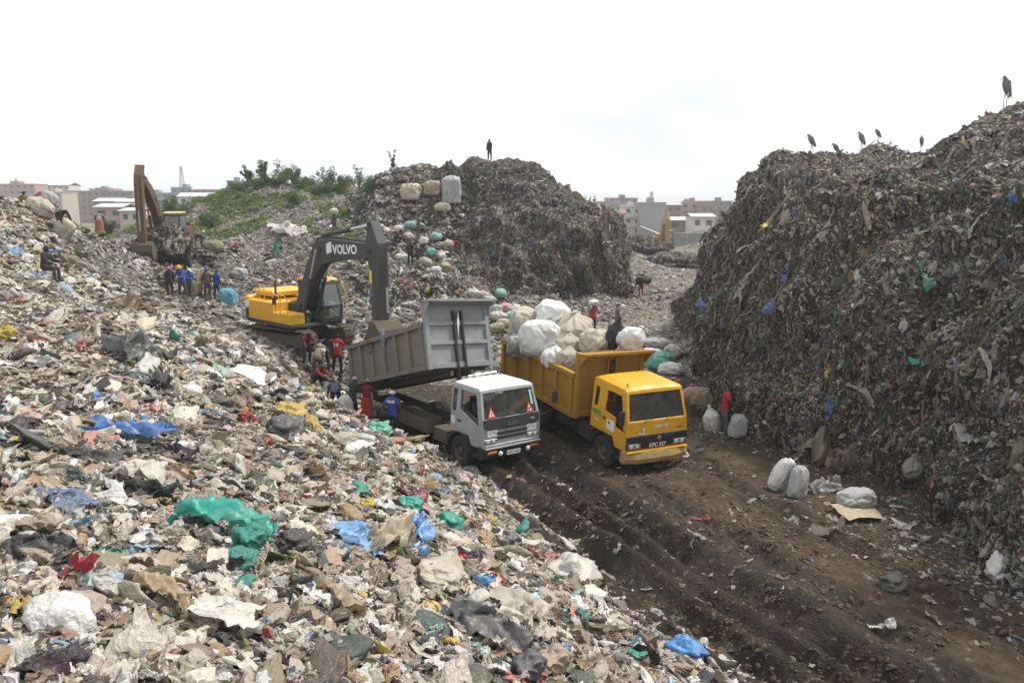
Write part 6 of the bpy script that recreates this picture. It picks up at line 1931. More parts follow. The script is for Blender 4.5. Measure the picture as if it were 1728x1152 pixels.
sack_at(694, 338, (1.35, 1.1, 1.25), "beige", "greyish beige bulk bale, left one of the three bales on the mound", GU, 4, 0.48, sq=4.0, name="bale", cat="bale")
sack_at(747, 356, (1.1, 0.8, 0.7), "beige", "pale sack lying below the tall bale", GU, 1)
GX = "sacks carried or dropped on the terrace"
sack_at(386, 514, (0.85, 0.8, 0.95), "blue", "turquoise woven sack standing on the terrace left of the yellow excavator", GX, 1, 0.42, sq=3.5)
sack_at(327, 503, (0.75, 0.6, 1.25), "olive", "olive green sack held by the person in white cap", GX, 4, 0.46, rot=(0, 0.3, 0))
sack_at(281, 440, (0.7, 0.6, 1.0), "white", "pale sack dragged by the person in orange red cap", GX, 2, 0.42, rot=(0, 0.4, 0))
sack_at(405, 470, (1.0, 0.9, 0.75), "grey", "pale grey bag slumped on the terrace uphill of the excavator", GX, 5)
sack_at(360, 425, (1.3, 0.9, 0.9), "olive", "olive sack behind the person bending in black", GX, 6)
g = feet(565, 398)
sack(g + Vector((0, 0, 1.64 + 0.2)), (0.55, 0.42, 0.40), "dusty", "white sack carried on the head up the grassy bank", GX, 2)
g = feet(1082, 499)
sack(g + Vector((0.1, -0.2, 1.25)), (1.1, 0.7, 0.6), "dark", "dark sack carried by the person in red trousers", GX, 2)
g = feet(1001, 562)
sack(g + Vector((0, 0, 1.66 + 0.12)), (0.55, 0.5, 0.35), "white", "white bundle balanced on the head of the person in red", GX, 3)
g = near(-6.15, 28.55)
sack(g + Vector((0, 0, 0.42)), (0.5, 0.42, 0.85), "white", "pale sack held by the person in olive coat", GX, 1, 3.0)
for px, py, s, lb, mt, r in [(82, 356, (1.0, 0.7, 1.1), "grey sack under the bending person on the ridge", "grey", 0.3), (70, 362, (1.2, 0.8, 0.9), "grey beige sack slumped on the ridge", "beige", 0.5), (122, 366, (0.8, 0.7, 1.0), "pale sack carried on the shoulder along the ridge", "beige", 0.8),
                    (110, 402, (0.9, 0.7, 1.1), "pale sack held open on the ridge", "beige", 0.6), (142, 376, (1.1, 0.8, 0.9), "pinkish white sack beside the slim walker", "white", 0.3)]:
    sack_at(px, py, s, mt, lb, "sacks on the far left ridge", int(px) % 7, rot=(0, r, 0))

# rubbish in the tipped bed
for px, py, w_, h_, lb in ((232, 432, 3.6, 2.0, "dark heap of churned waste around the old excavator's bucket"), (287, 440, 2.4, 0.9, "low dark heap of waste before the old excavator's cab")):
    g = feet(px, py)
    V, Fc = v_bag(int(px), 5, 1.0, False)
    V[:, 2] += 0.12
    hp = link("waste_heap", mesh_np("waste_heap", V * np.array([w_, w_ * .8, h_ * 1.4]), Fc), M["mound"])
    hp.location = Vector((g.x, g.y + 3.0, ground_z(g.x, g.y + 3.0)))
    tag(hp, lb, "waste heap", "dark heaps under the old excavator")
V, Fc = v_bag(900, 4, 0.8, False)
load = link("load", mesh_np("load", V * np.array([2.6, 2.3, 1.5]), Fc), M["bench"])
load.location = in_truck(grey_bed, (1.7, 0, 0.75))
load.rotation_euler = (0, 0, math.radians(38.2) - math.pi / 2)
tag(load, "heap of brown waste lying in the tipped grey bed", "waste heap")
# ------------------------------------------------------------------ storks
M["stork_dark"] = paint("stork_wing", (0.055, 0.055, 0.06), 0.8, 0.2)
M["stork_body"] = paint("stork_body", (0.20, 0.185, 0.185), 0.8, 0.2)
M["stork_leg"] = paint("stork_leg", (0.50, 0.48, 0.45), 0.8, 0.2)
M["stork_bill"] = paint("stork_bill", (0.32, 0.27, 0.22), 0.6, 0.3)
def stork(loc, face, h, lean, label):
    E = empty("stork", loc, math.radians(face))
    E.scale = (h, h, h)
    tag(E, label, "bird", "storks standing along the cliff top")
    s = math.sin(math.radians(lean)); c = math.cos(math.radians(lean))
    def q(u, w, x=0.0):     # u: towards the back of the bird, w: up
        return (x, u * c - (w - 0.5) * s, 0.5 + (w - 0.5) * c + u * s)
    m = MB()
    m.tube([q(.20, .34), q(.16, .42), q(.10, .55), q(.05, .70), q(.02, .82), q(.0, .90), q(-.02, .95), q(-.05, .99), q(-.09, 1.0), q(-.12, .985)],
           [.015, .06, .105, .125, .115, .085, .055, .045, .042, .02], 12)
    m.build("body", M["stork_body"], E, smooth=True)
    m = MB(); m.tube([q(-.10, .985), q(-.20, .93), q(-.32, .865)], [.026, .018, .004], 8); m.build("bill", M["stork_bill"], E, smooth=True)
    for x in (-1, 1):
        V, k = [], 9
        for i, w in enumerate(np.linspace(0, 1, k)):
            cw = .085 * math.sin(math.pi * min(1, w * 0.8 + 0.2)) ** 0.6 * (1 - 0.55 * w)
            for j, a in enumerate(np.linspace(-1, 1, 6)):
                V.append(q(.04 + .19 * w + a * cw, .86 - .58 * w, x * (.108 * (1 - 0.72 * w) * math.sqrt(max(0.05, 1 - 0.5 * a * a)) + 0.022)))
        b = MB(); b.add(V, [(i * 6 + j, i * 6 + j + 1, (i + 1) * 6 + j + 1, (i + 1) * 6 + j) for i in range(k - 1) for j in range(5)])
        b.build("wing", M["stork_dark"], E, smooth=True)
        m = MB(); m.tube([q(.08, .5, x * .045), (x * .05, .02, .26), (x * .05, .05, 0.0)], [.03, .014, .012], 7)
        for d in (-.5, 0, .5):
            m.tube([(x * .05, .05, .008), (x * .05 + d * .08, -.04, .004)], [.009, .004], 5)
        m.build("leg", M["stork_leg"], E, smooth=True)
for px, face, h, lean, lb in [(1368, -70, 1.20, 18, "stork at the left end of the cliff top, standing tall"), (1415, -70, 1.0, 24, "stork half hidden behind the cliff rim between two taller ones"),
                              (1452, -70, 1.25, 14, "stork standing tall in the middle of the cliff top row"), (1481, -62, 0.95, 26, "hunched dark stork right of the middle of the row"),
                              (1556, -40, 0.95, 8, "stork by itself where the cliff top begins to rise"), (1694, -66, 1.25, 8, "largest stork high on the cliff top at far right")]:
    y, p = skyline(px)
    off = 0.35 if px == 1415 else (0.2 if px == 1556 else 0.0)
    stork(Vector((p.x, p.y + off, ground_z(p.x, p.y + off) - (0.35 if px in (1415,) else 0.0))), face, h, lean, lb)

# ------------------------------------------------------------------ plants on the grassy mound
def leaf_mat(name, col):
    t = NT(name)
    n = t.noise(t.pos(), 3.0, 4.0)
    c = t.mix(t.val(n, 0.3, 0.7), col, tuple(x * 1.7 for x in col))
    t.set(c, 0.6, 0.0, 0.3)
    tr = t.new("ShaderNodeBsdfTranslucent")
    t.l.new(c, tr.inputs["Color"])
    mx = t.new("ShaderNodeMixShader"); mx.inputs[0].default_value = 0.25
    t.l.new(t.b.outputs[0], mx.inputs[1]); t.l.new(tr.outputs[0], mx.inputs[2])
    t.l.new(mx.outputs[0], t.out.inputs["Surface"])
    return t.m
M["leaf"] = leaf_mat("shrub_leaves", (0.055, 0.095, 0.03))
M["grass"] = leaf_mat("weed_leaves", (0.125, 0.165, 0.06))
M["bark"] = paint("stem_bark", (0.10, 0.075, 0.05), 0.9, 0.3)
def leaves(rng, centers, n, size):
    V, Fc = [], []
    for c, r in centers:
        for _ in range(n):
            d = rng.normal(size=3); d /= np.linalg.norm(d)
            p = np.array(c) + d * r * rng.uniform(0.35, 1.0) ** 0.7
            a = rng.normal(size=3); a /= np.linalg.norm(a)
            b = np.cross(a, rng.normal(size=3)); b /= np.linalg.norm(b)
            L = size * rng.uniform(0.6, 1.3)
            k = len(V)
            V += [p - a * L * .5, p + b * L * .22, p + a * L * .5, p - b * L * .22]
            Fc.append((k, k + 1, k + 2, k + 3))
    return np.array(V), np.array(Fc)
def shrub(loc, h, w, seed, label, dens=60):
    rng = np.random.default_rng(seed)
    E = empty("shrub", loc)
    tag(E, label, "shrub", "shrubs on the grassy mound")
    m = MB(); cs = []
    for k in range(rng.integers(5, 9)):
        a = rng.uniform(0, 6.28); r = w * rng.uniform(.15, .75)
        top = Vector((r * math.cos(a), r * math.sin(a), h * rng.uniform(.35, 1.0)))
        mid = Vector((top.x * .4, top.y * .4, top.z * .55))
        m.tube([(0, 0, -.2), mid, top], [.035, .02, .008], 5)
        cs += [(tuple(top), w * rng.uniform(.14, .26)), (tuple(mid.lerp(top, .5)), w * rng.uniform(.12, .24)), (tuple(mid), w * rng.uniform(.12, .25)), (tuple(mid * .5), w * rng.uniform(.12, .25))]
    m.build("trunk", M["bark"], E)
    V, Fc = leaves(rng, cs, dens * 2, 0.15)
    link("crown", mesh_np("crown", V, Fc), M["leaf"], E, False)
for i, (px, h, w, lb) in enumerate([(421, 1.5, 1.0, "small rounded shrub at the left end of the green skyline"), (446, 1.7, 1.1, "open twiggy shrub second from the left on the green skyline"), (476, 2.2, 1.9, "tallest wide shrub on the green skyline"),
                                    (497, 1.6, 1.5, "shrub right behind the tallest one on the green skyline"), (524, 1.3, 1.6, "dense low shrub below the green crest"), (554, 1.9, 1.5, "bushy round shrub standing apart at the right of the green skyline"),
                                    (582, 0.9, 1.6, "low spreading shrub near the dip of the skyline"), (606, 1.9, 0.9, "thin bare twiggy shrub by the dip of the skyline"), (663, 1.6, 0.7, "thin sapling on the shoulder of the mound")]):
    y, p = skyline(px)
    shrub(Vector((p.x, p.y, ground_z(p.x, p.y))), h, w, 400 + i, lb, 14 if "thin" in lb else 46)
for i, (px, py, h, w, lb) in enumerate([(410, 322, .9, 1.7, "low bush under the small rounded shrub"), (436, 318, 1.0, 2.0, "low bush between the two leftmost skyline shrubs"), (461, 314, 1.3, 2.2, "broad bush left of the tallest skyline shrub"), (512, 322, 1.2, 2.4, "broad bush right of the tallest skyline shrubs"),
                                        (540, 330, 1.2, 2.2, "leafy bush left of the bushy round shrub"), (570, 326, 1.2, 2.4, "leafy bush right of the bushy round shrub"), (500, 345, .9, 1.8, "low bush on the grassy bank below the crest"), (625, 318, 1.0, 2.2, "bush creeping up the mound's green shoulder")]):
    shrub(feet(px, py), h, w, 450 + i, lb, 40)
g = feet(292, 368); shrub(g, 2.0, 2.4, 431, "broad dark green bush beyond the old excavator")
g = feet(352, 385); shrub(g, 1.0, 1.8, 432, "low bush at the foot of the rubbish knoll")
g = feet(186, 395); shrub(g, 1.4, 1.2, 433, "bright green bush right of the person with the green wrap")

def weed_shape(seed):
    rng = np.random.default_rng(seed)
    V, Fc = [], []
    for k in range(16):
        a = rng.uniform(0, 6.28); L = rng.uniform(.4, 1.0); w = rng.uniform(.06, .14)
        o = rng.normal(0, .22, 2); d = np.array([math.cos(a), math.sin(a)])
        s = np.array([-d[1], d[0]]) * w
        b = len(V)
        P = [np.r_[o, 0], np.r_[o + d * L * .25, L * .5], np.r_[o + d * L * .6, L * .75]]
        V += [P[0] - np.r_[s, 0] * .5, P[0] + np.r_[s, 0] * .5, P[1] - np.r_[s, 0], P[1] + np.r_[s, 0], P[2], P[2] + .001]
        Fc += [(b, b + 1, b + 3, b + 2), (b + 2, b + 3, b + 5, b + 4)]
    return np.array(V), np.array(Fc)
wl_c = bpy.data.collections.new("weed_shapes")
for i in range(5):
    me = mesh_np("weed_shape", *weed_shape(i)); me.materials.append(M["grass"])
    wl_c.objects.link(bpy.data.objects.new("weed_%d" % i, me))
def in_green(c):
    """how grassy a point is: the mound with shrubs and the hollow behind the old excavator"""
    x, y = c[:, 0], c[:, 1]
    k = np.exp(-((x + 25.5) / 5.5) ** 2 - ((y - 71) / 7.5) ** 2) + np.exp(-((x + 17.5) / 5) ** 2 - ((y - 71) / 8) ** 2) + np.exp(-((x + 35) / 7.5) ** 2 - ((y - 80) / 9) ** 2) + 0.6 * np.exp(-((x + 13) / 3) ** 2 - ((y - 64) / 8) ** 2) + .6 * np.exp(-((x + 30) / 3) ** 2 - ((y - 50) / 4) ** 2)
    return np.clip(k * (1 + 1.3 * fbm(c, 2.4, 3, 77)) - 0.50, 0, 1)
for part, nm in ((BENCH, "grass"), (MOUND, "mound_grass")):
    p, n, d = sample(part[0], part[1], lambda c, n, d: 30 * in_green(c) * (0.75 if nm == "grass" else 0.7))
    m_n = len(p)
    s = RNG.uniform(0.18, 0.45, m_n)
    scatter(nm, "rough green grass and weeds over the old waste" if nm == "grass" else "sparse weeds on the shoulder of the mound", p, euler_from(np.tile([0, 0, 1.0], (m_n, 1)), RNG.uniform(0, 6.28, m_n), RNG.normal(0, .2, (m_n, 3))),
            np.stack([s, s, s], 1), RNG.integers(0, 5, m_n), np.ones((m_n, 3)), (wl_c, 5))

# ------------------------------------------------------------------ the city on the horizon
def wall_mat(name, col):
    t = NT(name)
    n = t.noise(t.coords(), 0.6, 6.0, 0.65)
    n2 = t.noise(t.coords(), 5.0, 4.0)
    c = t.mix(t.val(n, 0.3, 0.72, 0, .5), col, tuple(x * .7 for x in col))
    t.bump(n2, .2, .05)
    return t.set(c, 0.9, 0, .2)
BM = {k: wall_mat(k + "_wall", c) for k, c in dict(grey=(0.27, 0.27, 0.28), pink=(0.36, 0.24, 0.22), brick=(0.27, 0.15, 0.12), white=(0.50, 0.48, 0.46), blue=(0.22, 0.24, 0.30), brown=(0.22, 0.17, 0.15), cream=(0.42, 0.36, 0.30), stone=(0.19, 0.18, 0.18)).items()}
M["tin"] = wall_mat("tin_roof", (0.48, 0.48, 0.48))
M["red_tin"] = wall_mat("red_roof", (0.36, 0.13, 0.11))
M["window_dark"] = paint("dark_window", (0.04, 0.045, 0.05), 0.25, 0.1)
def building(px0, px1, ytop, Y, wall, label, roof="flat", zbase=-2.6, floors=None, blind=False, depth=12, rot=0.0, shed=False):
    a, b = at_y(px0, ytop, Y), at_y(px1, ytop, Y)
    w = b.x - a.x
    ztop = a.z
    h = max(2.5, ztop - zbase)
    E = empty("shed" if shed else "building", ((a.x + b.x) / 2, Y, zbase - 0.6), rot)
    h += 0.6
    tag(E, label, "shed" if shed else "building")
    fl = floors or max(1, round(h / 3.0))
    nb = max(2, int(w / 3.0))
    holes = []
    if not blind:
        for f in range(fl):
            z0 = h * f / fl + h / fl * .38
            for k in range(nb):
                x = -w / 2 + (k + .5) * w / nb
                ww = w / nb * .24
                holes.append([(x - ww, z0), (x + ww, z0), (x + ww, z0 + h / fl * .40), (x - ww, z0 + h / fl * .40)])
    m = MB()
    m.plate([(-w / 2, 0), (w / 2, 0), (w / 2, h), (-w / 2, h)], holes, lambda u, v, t: (u, t, v), .3)
    for s in (-1, 1):
        m.span((s * w / 2, .3, 0), (s * (w / 2 - .3), depth, h))
    m.span((-w / 2 + .3, depth - .3, 0), (w / 2 - .3, depth, h))
    m.span((-w / 2 + .3, .3, h - .35), (w / 2 - .3, depth - .3, h - .1))
    m.build("wall", BM[wall], E)
    if holes:
        m = MB()
        for q in holes:
            m.span((q[0][0] - .05, .32, q[0][1] - .05), (q[1][0] + .05, .36, q[2][1] + .05))
        tag(m.build("window", M["window_dark"], E), kind="stuff")
        m = MB()
        for f in range(1, fl):
            m.span((-w / 2 - .1, -.25 if wall != "white" else -1.0, h * f / fl - .1), (w / 2 + .1, 0.02 * -1, h * f / fl + .12))
        if m.v: tag(m.build("floor_edge", BM["white"] if wall in ("white", "grey") else BM[wall], E), kind="stuff")
    m = MB()
    if roof == "flat":
        m.span((-w / 2 - .2, -.25, h + .003), (w / 2 + .2, depth + .2, h + .3))
        m.span((-w * .12, depth * .3, h + .303), (w * .08, depth * .7, h + 1.8))
        m.build("roof", BM[wall], E)
    else:
        rise = min(2.2, w * .12) if roof != "low" else .8
        m.plate([(-.6, h - .05), (depth / 2, h + rise), (depth + .6, h - .05), (depth + .6, h + .12), (depth / 2, h + rise + .18), (-.6, h + .12)], [], lambda u, v, t: (-w / 2 - .4 + t, u, v), w + .8)
        m.build("roof", M["red_tin"] if roof == "red" else M["tin"], E)
    return E
for a in [(1010, 1046, 341, 330, "pink", "pinkish block at the left end of the row behind the canyon"), (1030, 1076, 335, 380, "brown", "long brown block with the highest roof line behind the canyon"),
          (1020, 1072, 346, 300, "grey", "grey block with four rows of windows behind the canyon"), (1053, 1084, 349, 262, "white", "pale block with white balconies left of the blank wall"),
          (1126, 1150, 346, 300, "brick", "reddish block with tin roof right of the blank wall", "tin"), (1148, 1182, 343, 330, "pink", "rose brown block in the middle of the canyon's skyline"),
          (1160, 1186, 340, 390, "brick", "tall brick block behind the rose brown one"), (1184, 1206, 347, 320, "brown", "brown block half hidden by the cliff edge"), (1200, 1236, 340, 360, "stone", "dark block behind the right cliff's edge"),
          (-20, 58, 311, 420, "pink", "pinkish terrace at the far left of the skyline"), (60, 104, 325, 330, "cream", "cream block between the mustard robe and the ridge sacks"), (76, 116, 313, 440, "white", "white block with hipped roof above the ridge", "tin"),
          (112, 224, 323, 400, "brown", "long brownish block behind the slim walker"), (150, 190, 319, 480, "pink", "far rose block above the long brownish one"), (222, 292, 326, 420, "grey", "grey block right behind the upright arm"),
          (288, 326, 317, 380, "blue", "bluish grey block under the lattice mast"), (324, 386, 320, 350, "pink", "rose and white block right of the bluish one", "tin"), (383, 402, 306, 330, "stone", "square grey tower block above the rubbish knoll"),
          (405, 450, 325, 420, "grey", "grey block peeping over the knoll")]:
    building(a[0], a[1], a[2], a[3], a[4], a[5], *(a[6:]))
building(1082, 1124, 343, 255, "grey", "large blank grey wall block in the canyon's gap", blind=True)
for px0, px1, yt, Y, wl_, rf, lb in [(1168, 1206, 366, 215, "white", "tin", "long white roofed shed beside the cliff edge"), (1032, 1056, 360, 240, "cream", "red", "small shed with pink red roof left in the gap"), (1128, 1172, 372, 225, "brown", "low", "low brown shed below the reddish block"),
                             (158, 200, 340, 240, "blue", "tin", "bluish tin roofed shed on the plain at left"), (196, 226, 341, 230, "cream", "low", "cream roofed shed left of the upright arm"), (160, 206, 350, 200, "pink", "tin", "pink walled shed on the plain behind the ridge"),
                             (202, 236, 356, 180, "cream", "tin", "white roofed shed nearest the ridge"), (300, 352, 332, 300, "white", "tin", "white shed beyond the green hollow")]:
    building(px0, px1, yt, Y, wl_, lb, rf, shed=True, depth=8)
def wall_run(p0, p1, h, label):
    d = p1 - p0
    E = empty("boundary_wall", (p0.x, p0.y, -2.9), math.atan2(d.y, d.x))
    tag(E, label, "wall")
    L = Vector((d.x, d.y)).length
    m = MB(); m.span((0, -.12, 0), (L, .12, h)); m.build("panel", BM["stone"], E)
    m = MB(); m.span((-.05, -.18, h + .003), (L + .05, .18, h + .12)); m.build("coping", BM["white"], E)
    for k in range(int(L / 6) + 1):
        m = MB(); m.span((k * 6 - .15, -.2, 0), (k * 6 + .15, -.123, h)); m.build("pier", BM["grey"], E)
wall_run(at_y(1081, 378, 225), at_y(1112, 392, 172), 4.2, "grey boundary wall running back from the canyon's mouth")
wall_run(at_y(1112, 392, 172), at_y(1206, 392, 172), 4.4, "long grey boundary wall across the canyon's mouth")
M["mast"] = paint("mast_paint", (0.42, 0.36, 0.36), 0.6, 0.2)
def mast(px, ytop, ybase, Y, label, w=4.0):
    a, b = at_y(px, ytop, Y), at_y(px, ybase, Y)
    E = empty("lattice_mast", (b.x, Y, b.z)); H = a.z - b.z
    tag(E, label, "mast")
    def wd(z): return w / 2 * (1 - .82 * z / H)
    for sx, sy in ((-1, -1), (1, -1), (1, 1), (-1, 1)):
        m = MB(); m.tube([(sx * wd(0), sy * wd(0), 0), (sx * wd(H * .9), sy * wd(H * .9), H * .9)], .14, 5); m.build("leg", M["mast"], E)
    m = MB(); n = 9
    for k in range(n):
        z0, z1 = H * .9 * k / n, H * .9 * (k + 1) / n
        for (x0, y0), (x1, y1) in (((-1, -1), (1, -1)), ((1, -1), (1, 1)), ((1, 1), (-1, 1)), ((-1, 1), (-1, -1))):
            m.tube([(x0 * wd(z0), y0 * wd(z0), z0), (x1 * wd(z1), y1 * wd(z1), z1)], .07, 4)
            m.tube([(x1 * wd(z0), y1 * wd(z0), z0), (x0 * wd(z1), y0 * wd(z1), z1)], .07, 4)
    tag(m.build("bracing", M["mast"], E), kind="stuff")
    m = MB(); m.tube([(0, 0, H * .88), (0, 0, H)], .1, 6); m.build("antenna", M["mast"], E)
    m = MB()
    for k in range(3):
        m = MB(); m.box((wd(H * .85) * (1, -1, 0)[k], -wd(H * .85), H * (.86 - .05 * k)), (.5, .3, 1.6)); m.build("aerial_panel", BM["white"], E)
mast(308, 276, 322, 460, "tall lattice mast above the bluish block at left", 2.8)
mast(30, 298, 330, 480, "faint lattice mast at the far left of the skyline", 2.4)
mast(1099, 322, 346, 420, "thin lattice mast above the blank wall in the canyon's gap", 3)

# ------------------------------------------------------------------ pieces of rubbish one can pick out
def litter_obj(name, shape, loc, rot, scl, col, label, cat, group=None):
    o = bpy.data.objects.new(name, shape)
    COL.objects.link(o)
    o.location = loc; o.rotation_euler = rot; o.scale = scl
    o["lcol"] = [float(c) for c in col]
    return tag(o, label, cat, group)
def shape_me(fn):
    V, Fc = fn
    me = mesh_np("litter", V, Fc); me.materials.append(M["litter"])
    me.polygons.foreach_set("use_smooth", np.ones(len(me.polygons), bool))
    return me
SH = {"sheet": [shape_me(v_sheet(600 + i, 26, a, 0.10)) for i, a in enumerate((.9, .7, .5, .8))], "long": [shape_me(v_sheet(620 + i, 26, a, 0.09)) for i, a in enumerate((.3, .22, .38))],
      "bag": [shape_me(v_bag(640 + i, 4, f, True)) for i, f in enumerate((.55, .7, .6, .5))], "rag": [shape_me(v_strip(660 + i, 22, 7, .3)) for i in range(3)], "card": [shape_me(v_card(680 + i)) for i in range(3)]}
NAMES = {"sheet": ("plastic_sheet", "sheet"), "long": ("plastic_sheet", "sheet"), "bag": ("plastic_bag", "bag"), "rag": ("rag", "rag"), "card": ("cardboard", "cardboard")}
def notable(px, py, wpx, kind, col, label, yaw=0.0, flat=1.0, lift=0.0, group=None, name=None, cat=None):
    p, n = hit(px, py)
    if p is None: return
    if n.z < 0: n = -n
    d = p.y * CT - (p.z - CAM_H) * ST
    s = wpx / FPX * d
    rot = euler_from(np.array([[n.x * .7, n.y * .7, n.z * .7 + .3]]), np.array([yaw]), np.zeros((1, 3)))[0]
    k = SH[kind][(px + py) % len(SH[kind])]
    return litter_obj(name or NAMES[kind][0], k, p + n * (s * .10 + .05 + lift), rot, (s, s, s * flat), col, label, cat or NAMES[kind][1], group)
TEAL, SKY, COB, CRM, WHT, BLK, TAN = (0.02, 0.36, 0.29), (0.22, 0.45, 0.78), (0.05, 0.17, 0.46), (0.56, 0.50, 0.40), (0.74, 0.73, 0.71), (0.035, 0.036, 0.04), (0.40, 0.30, 0.18)
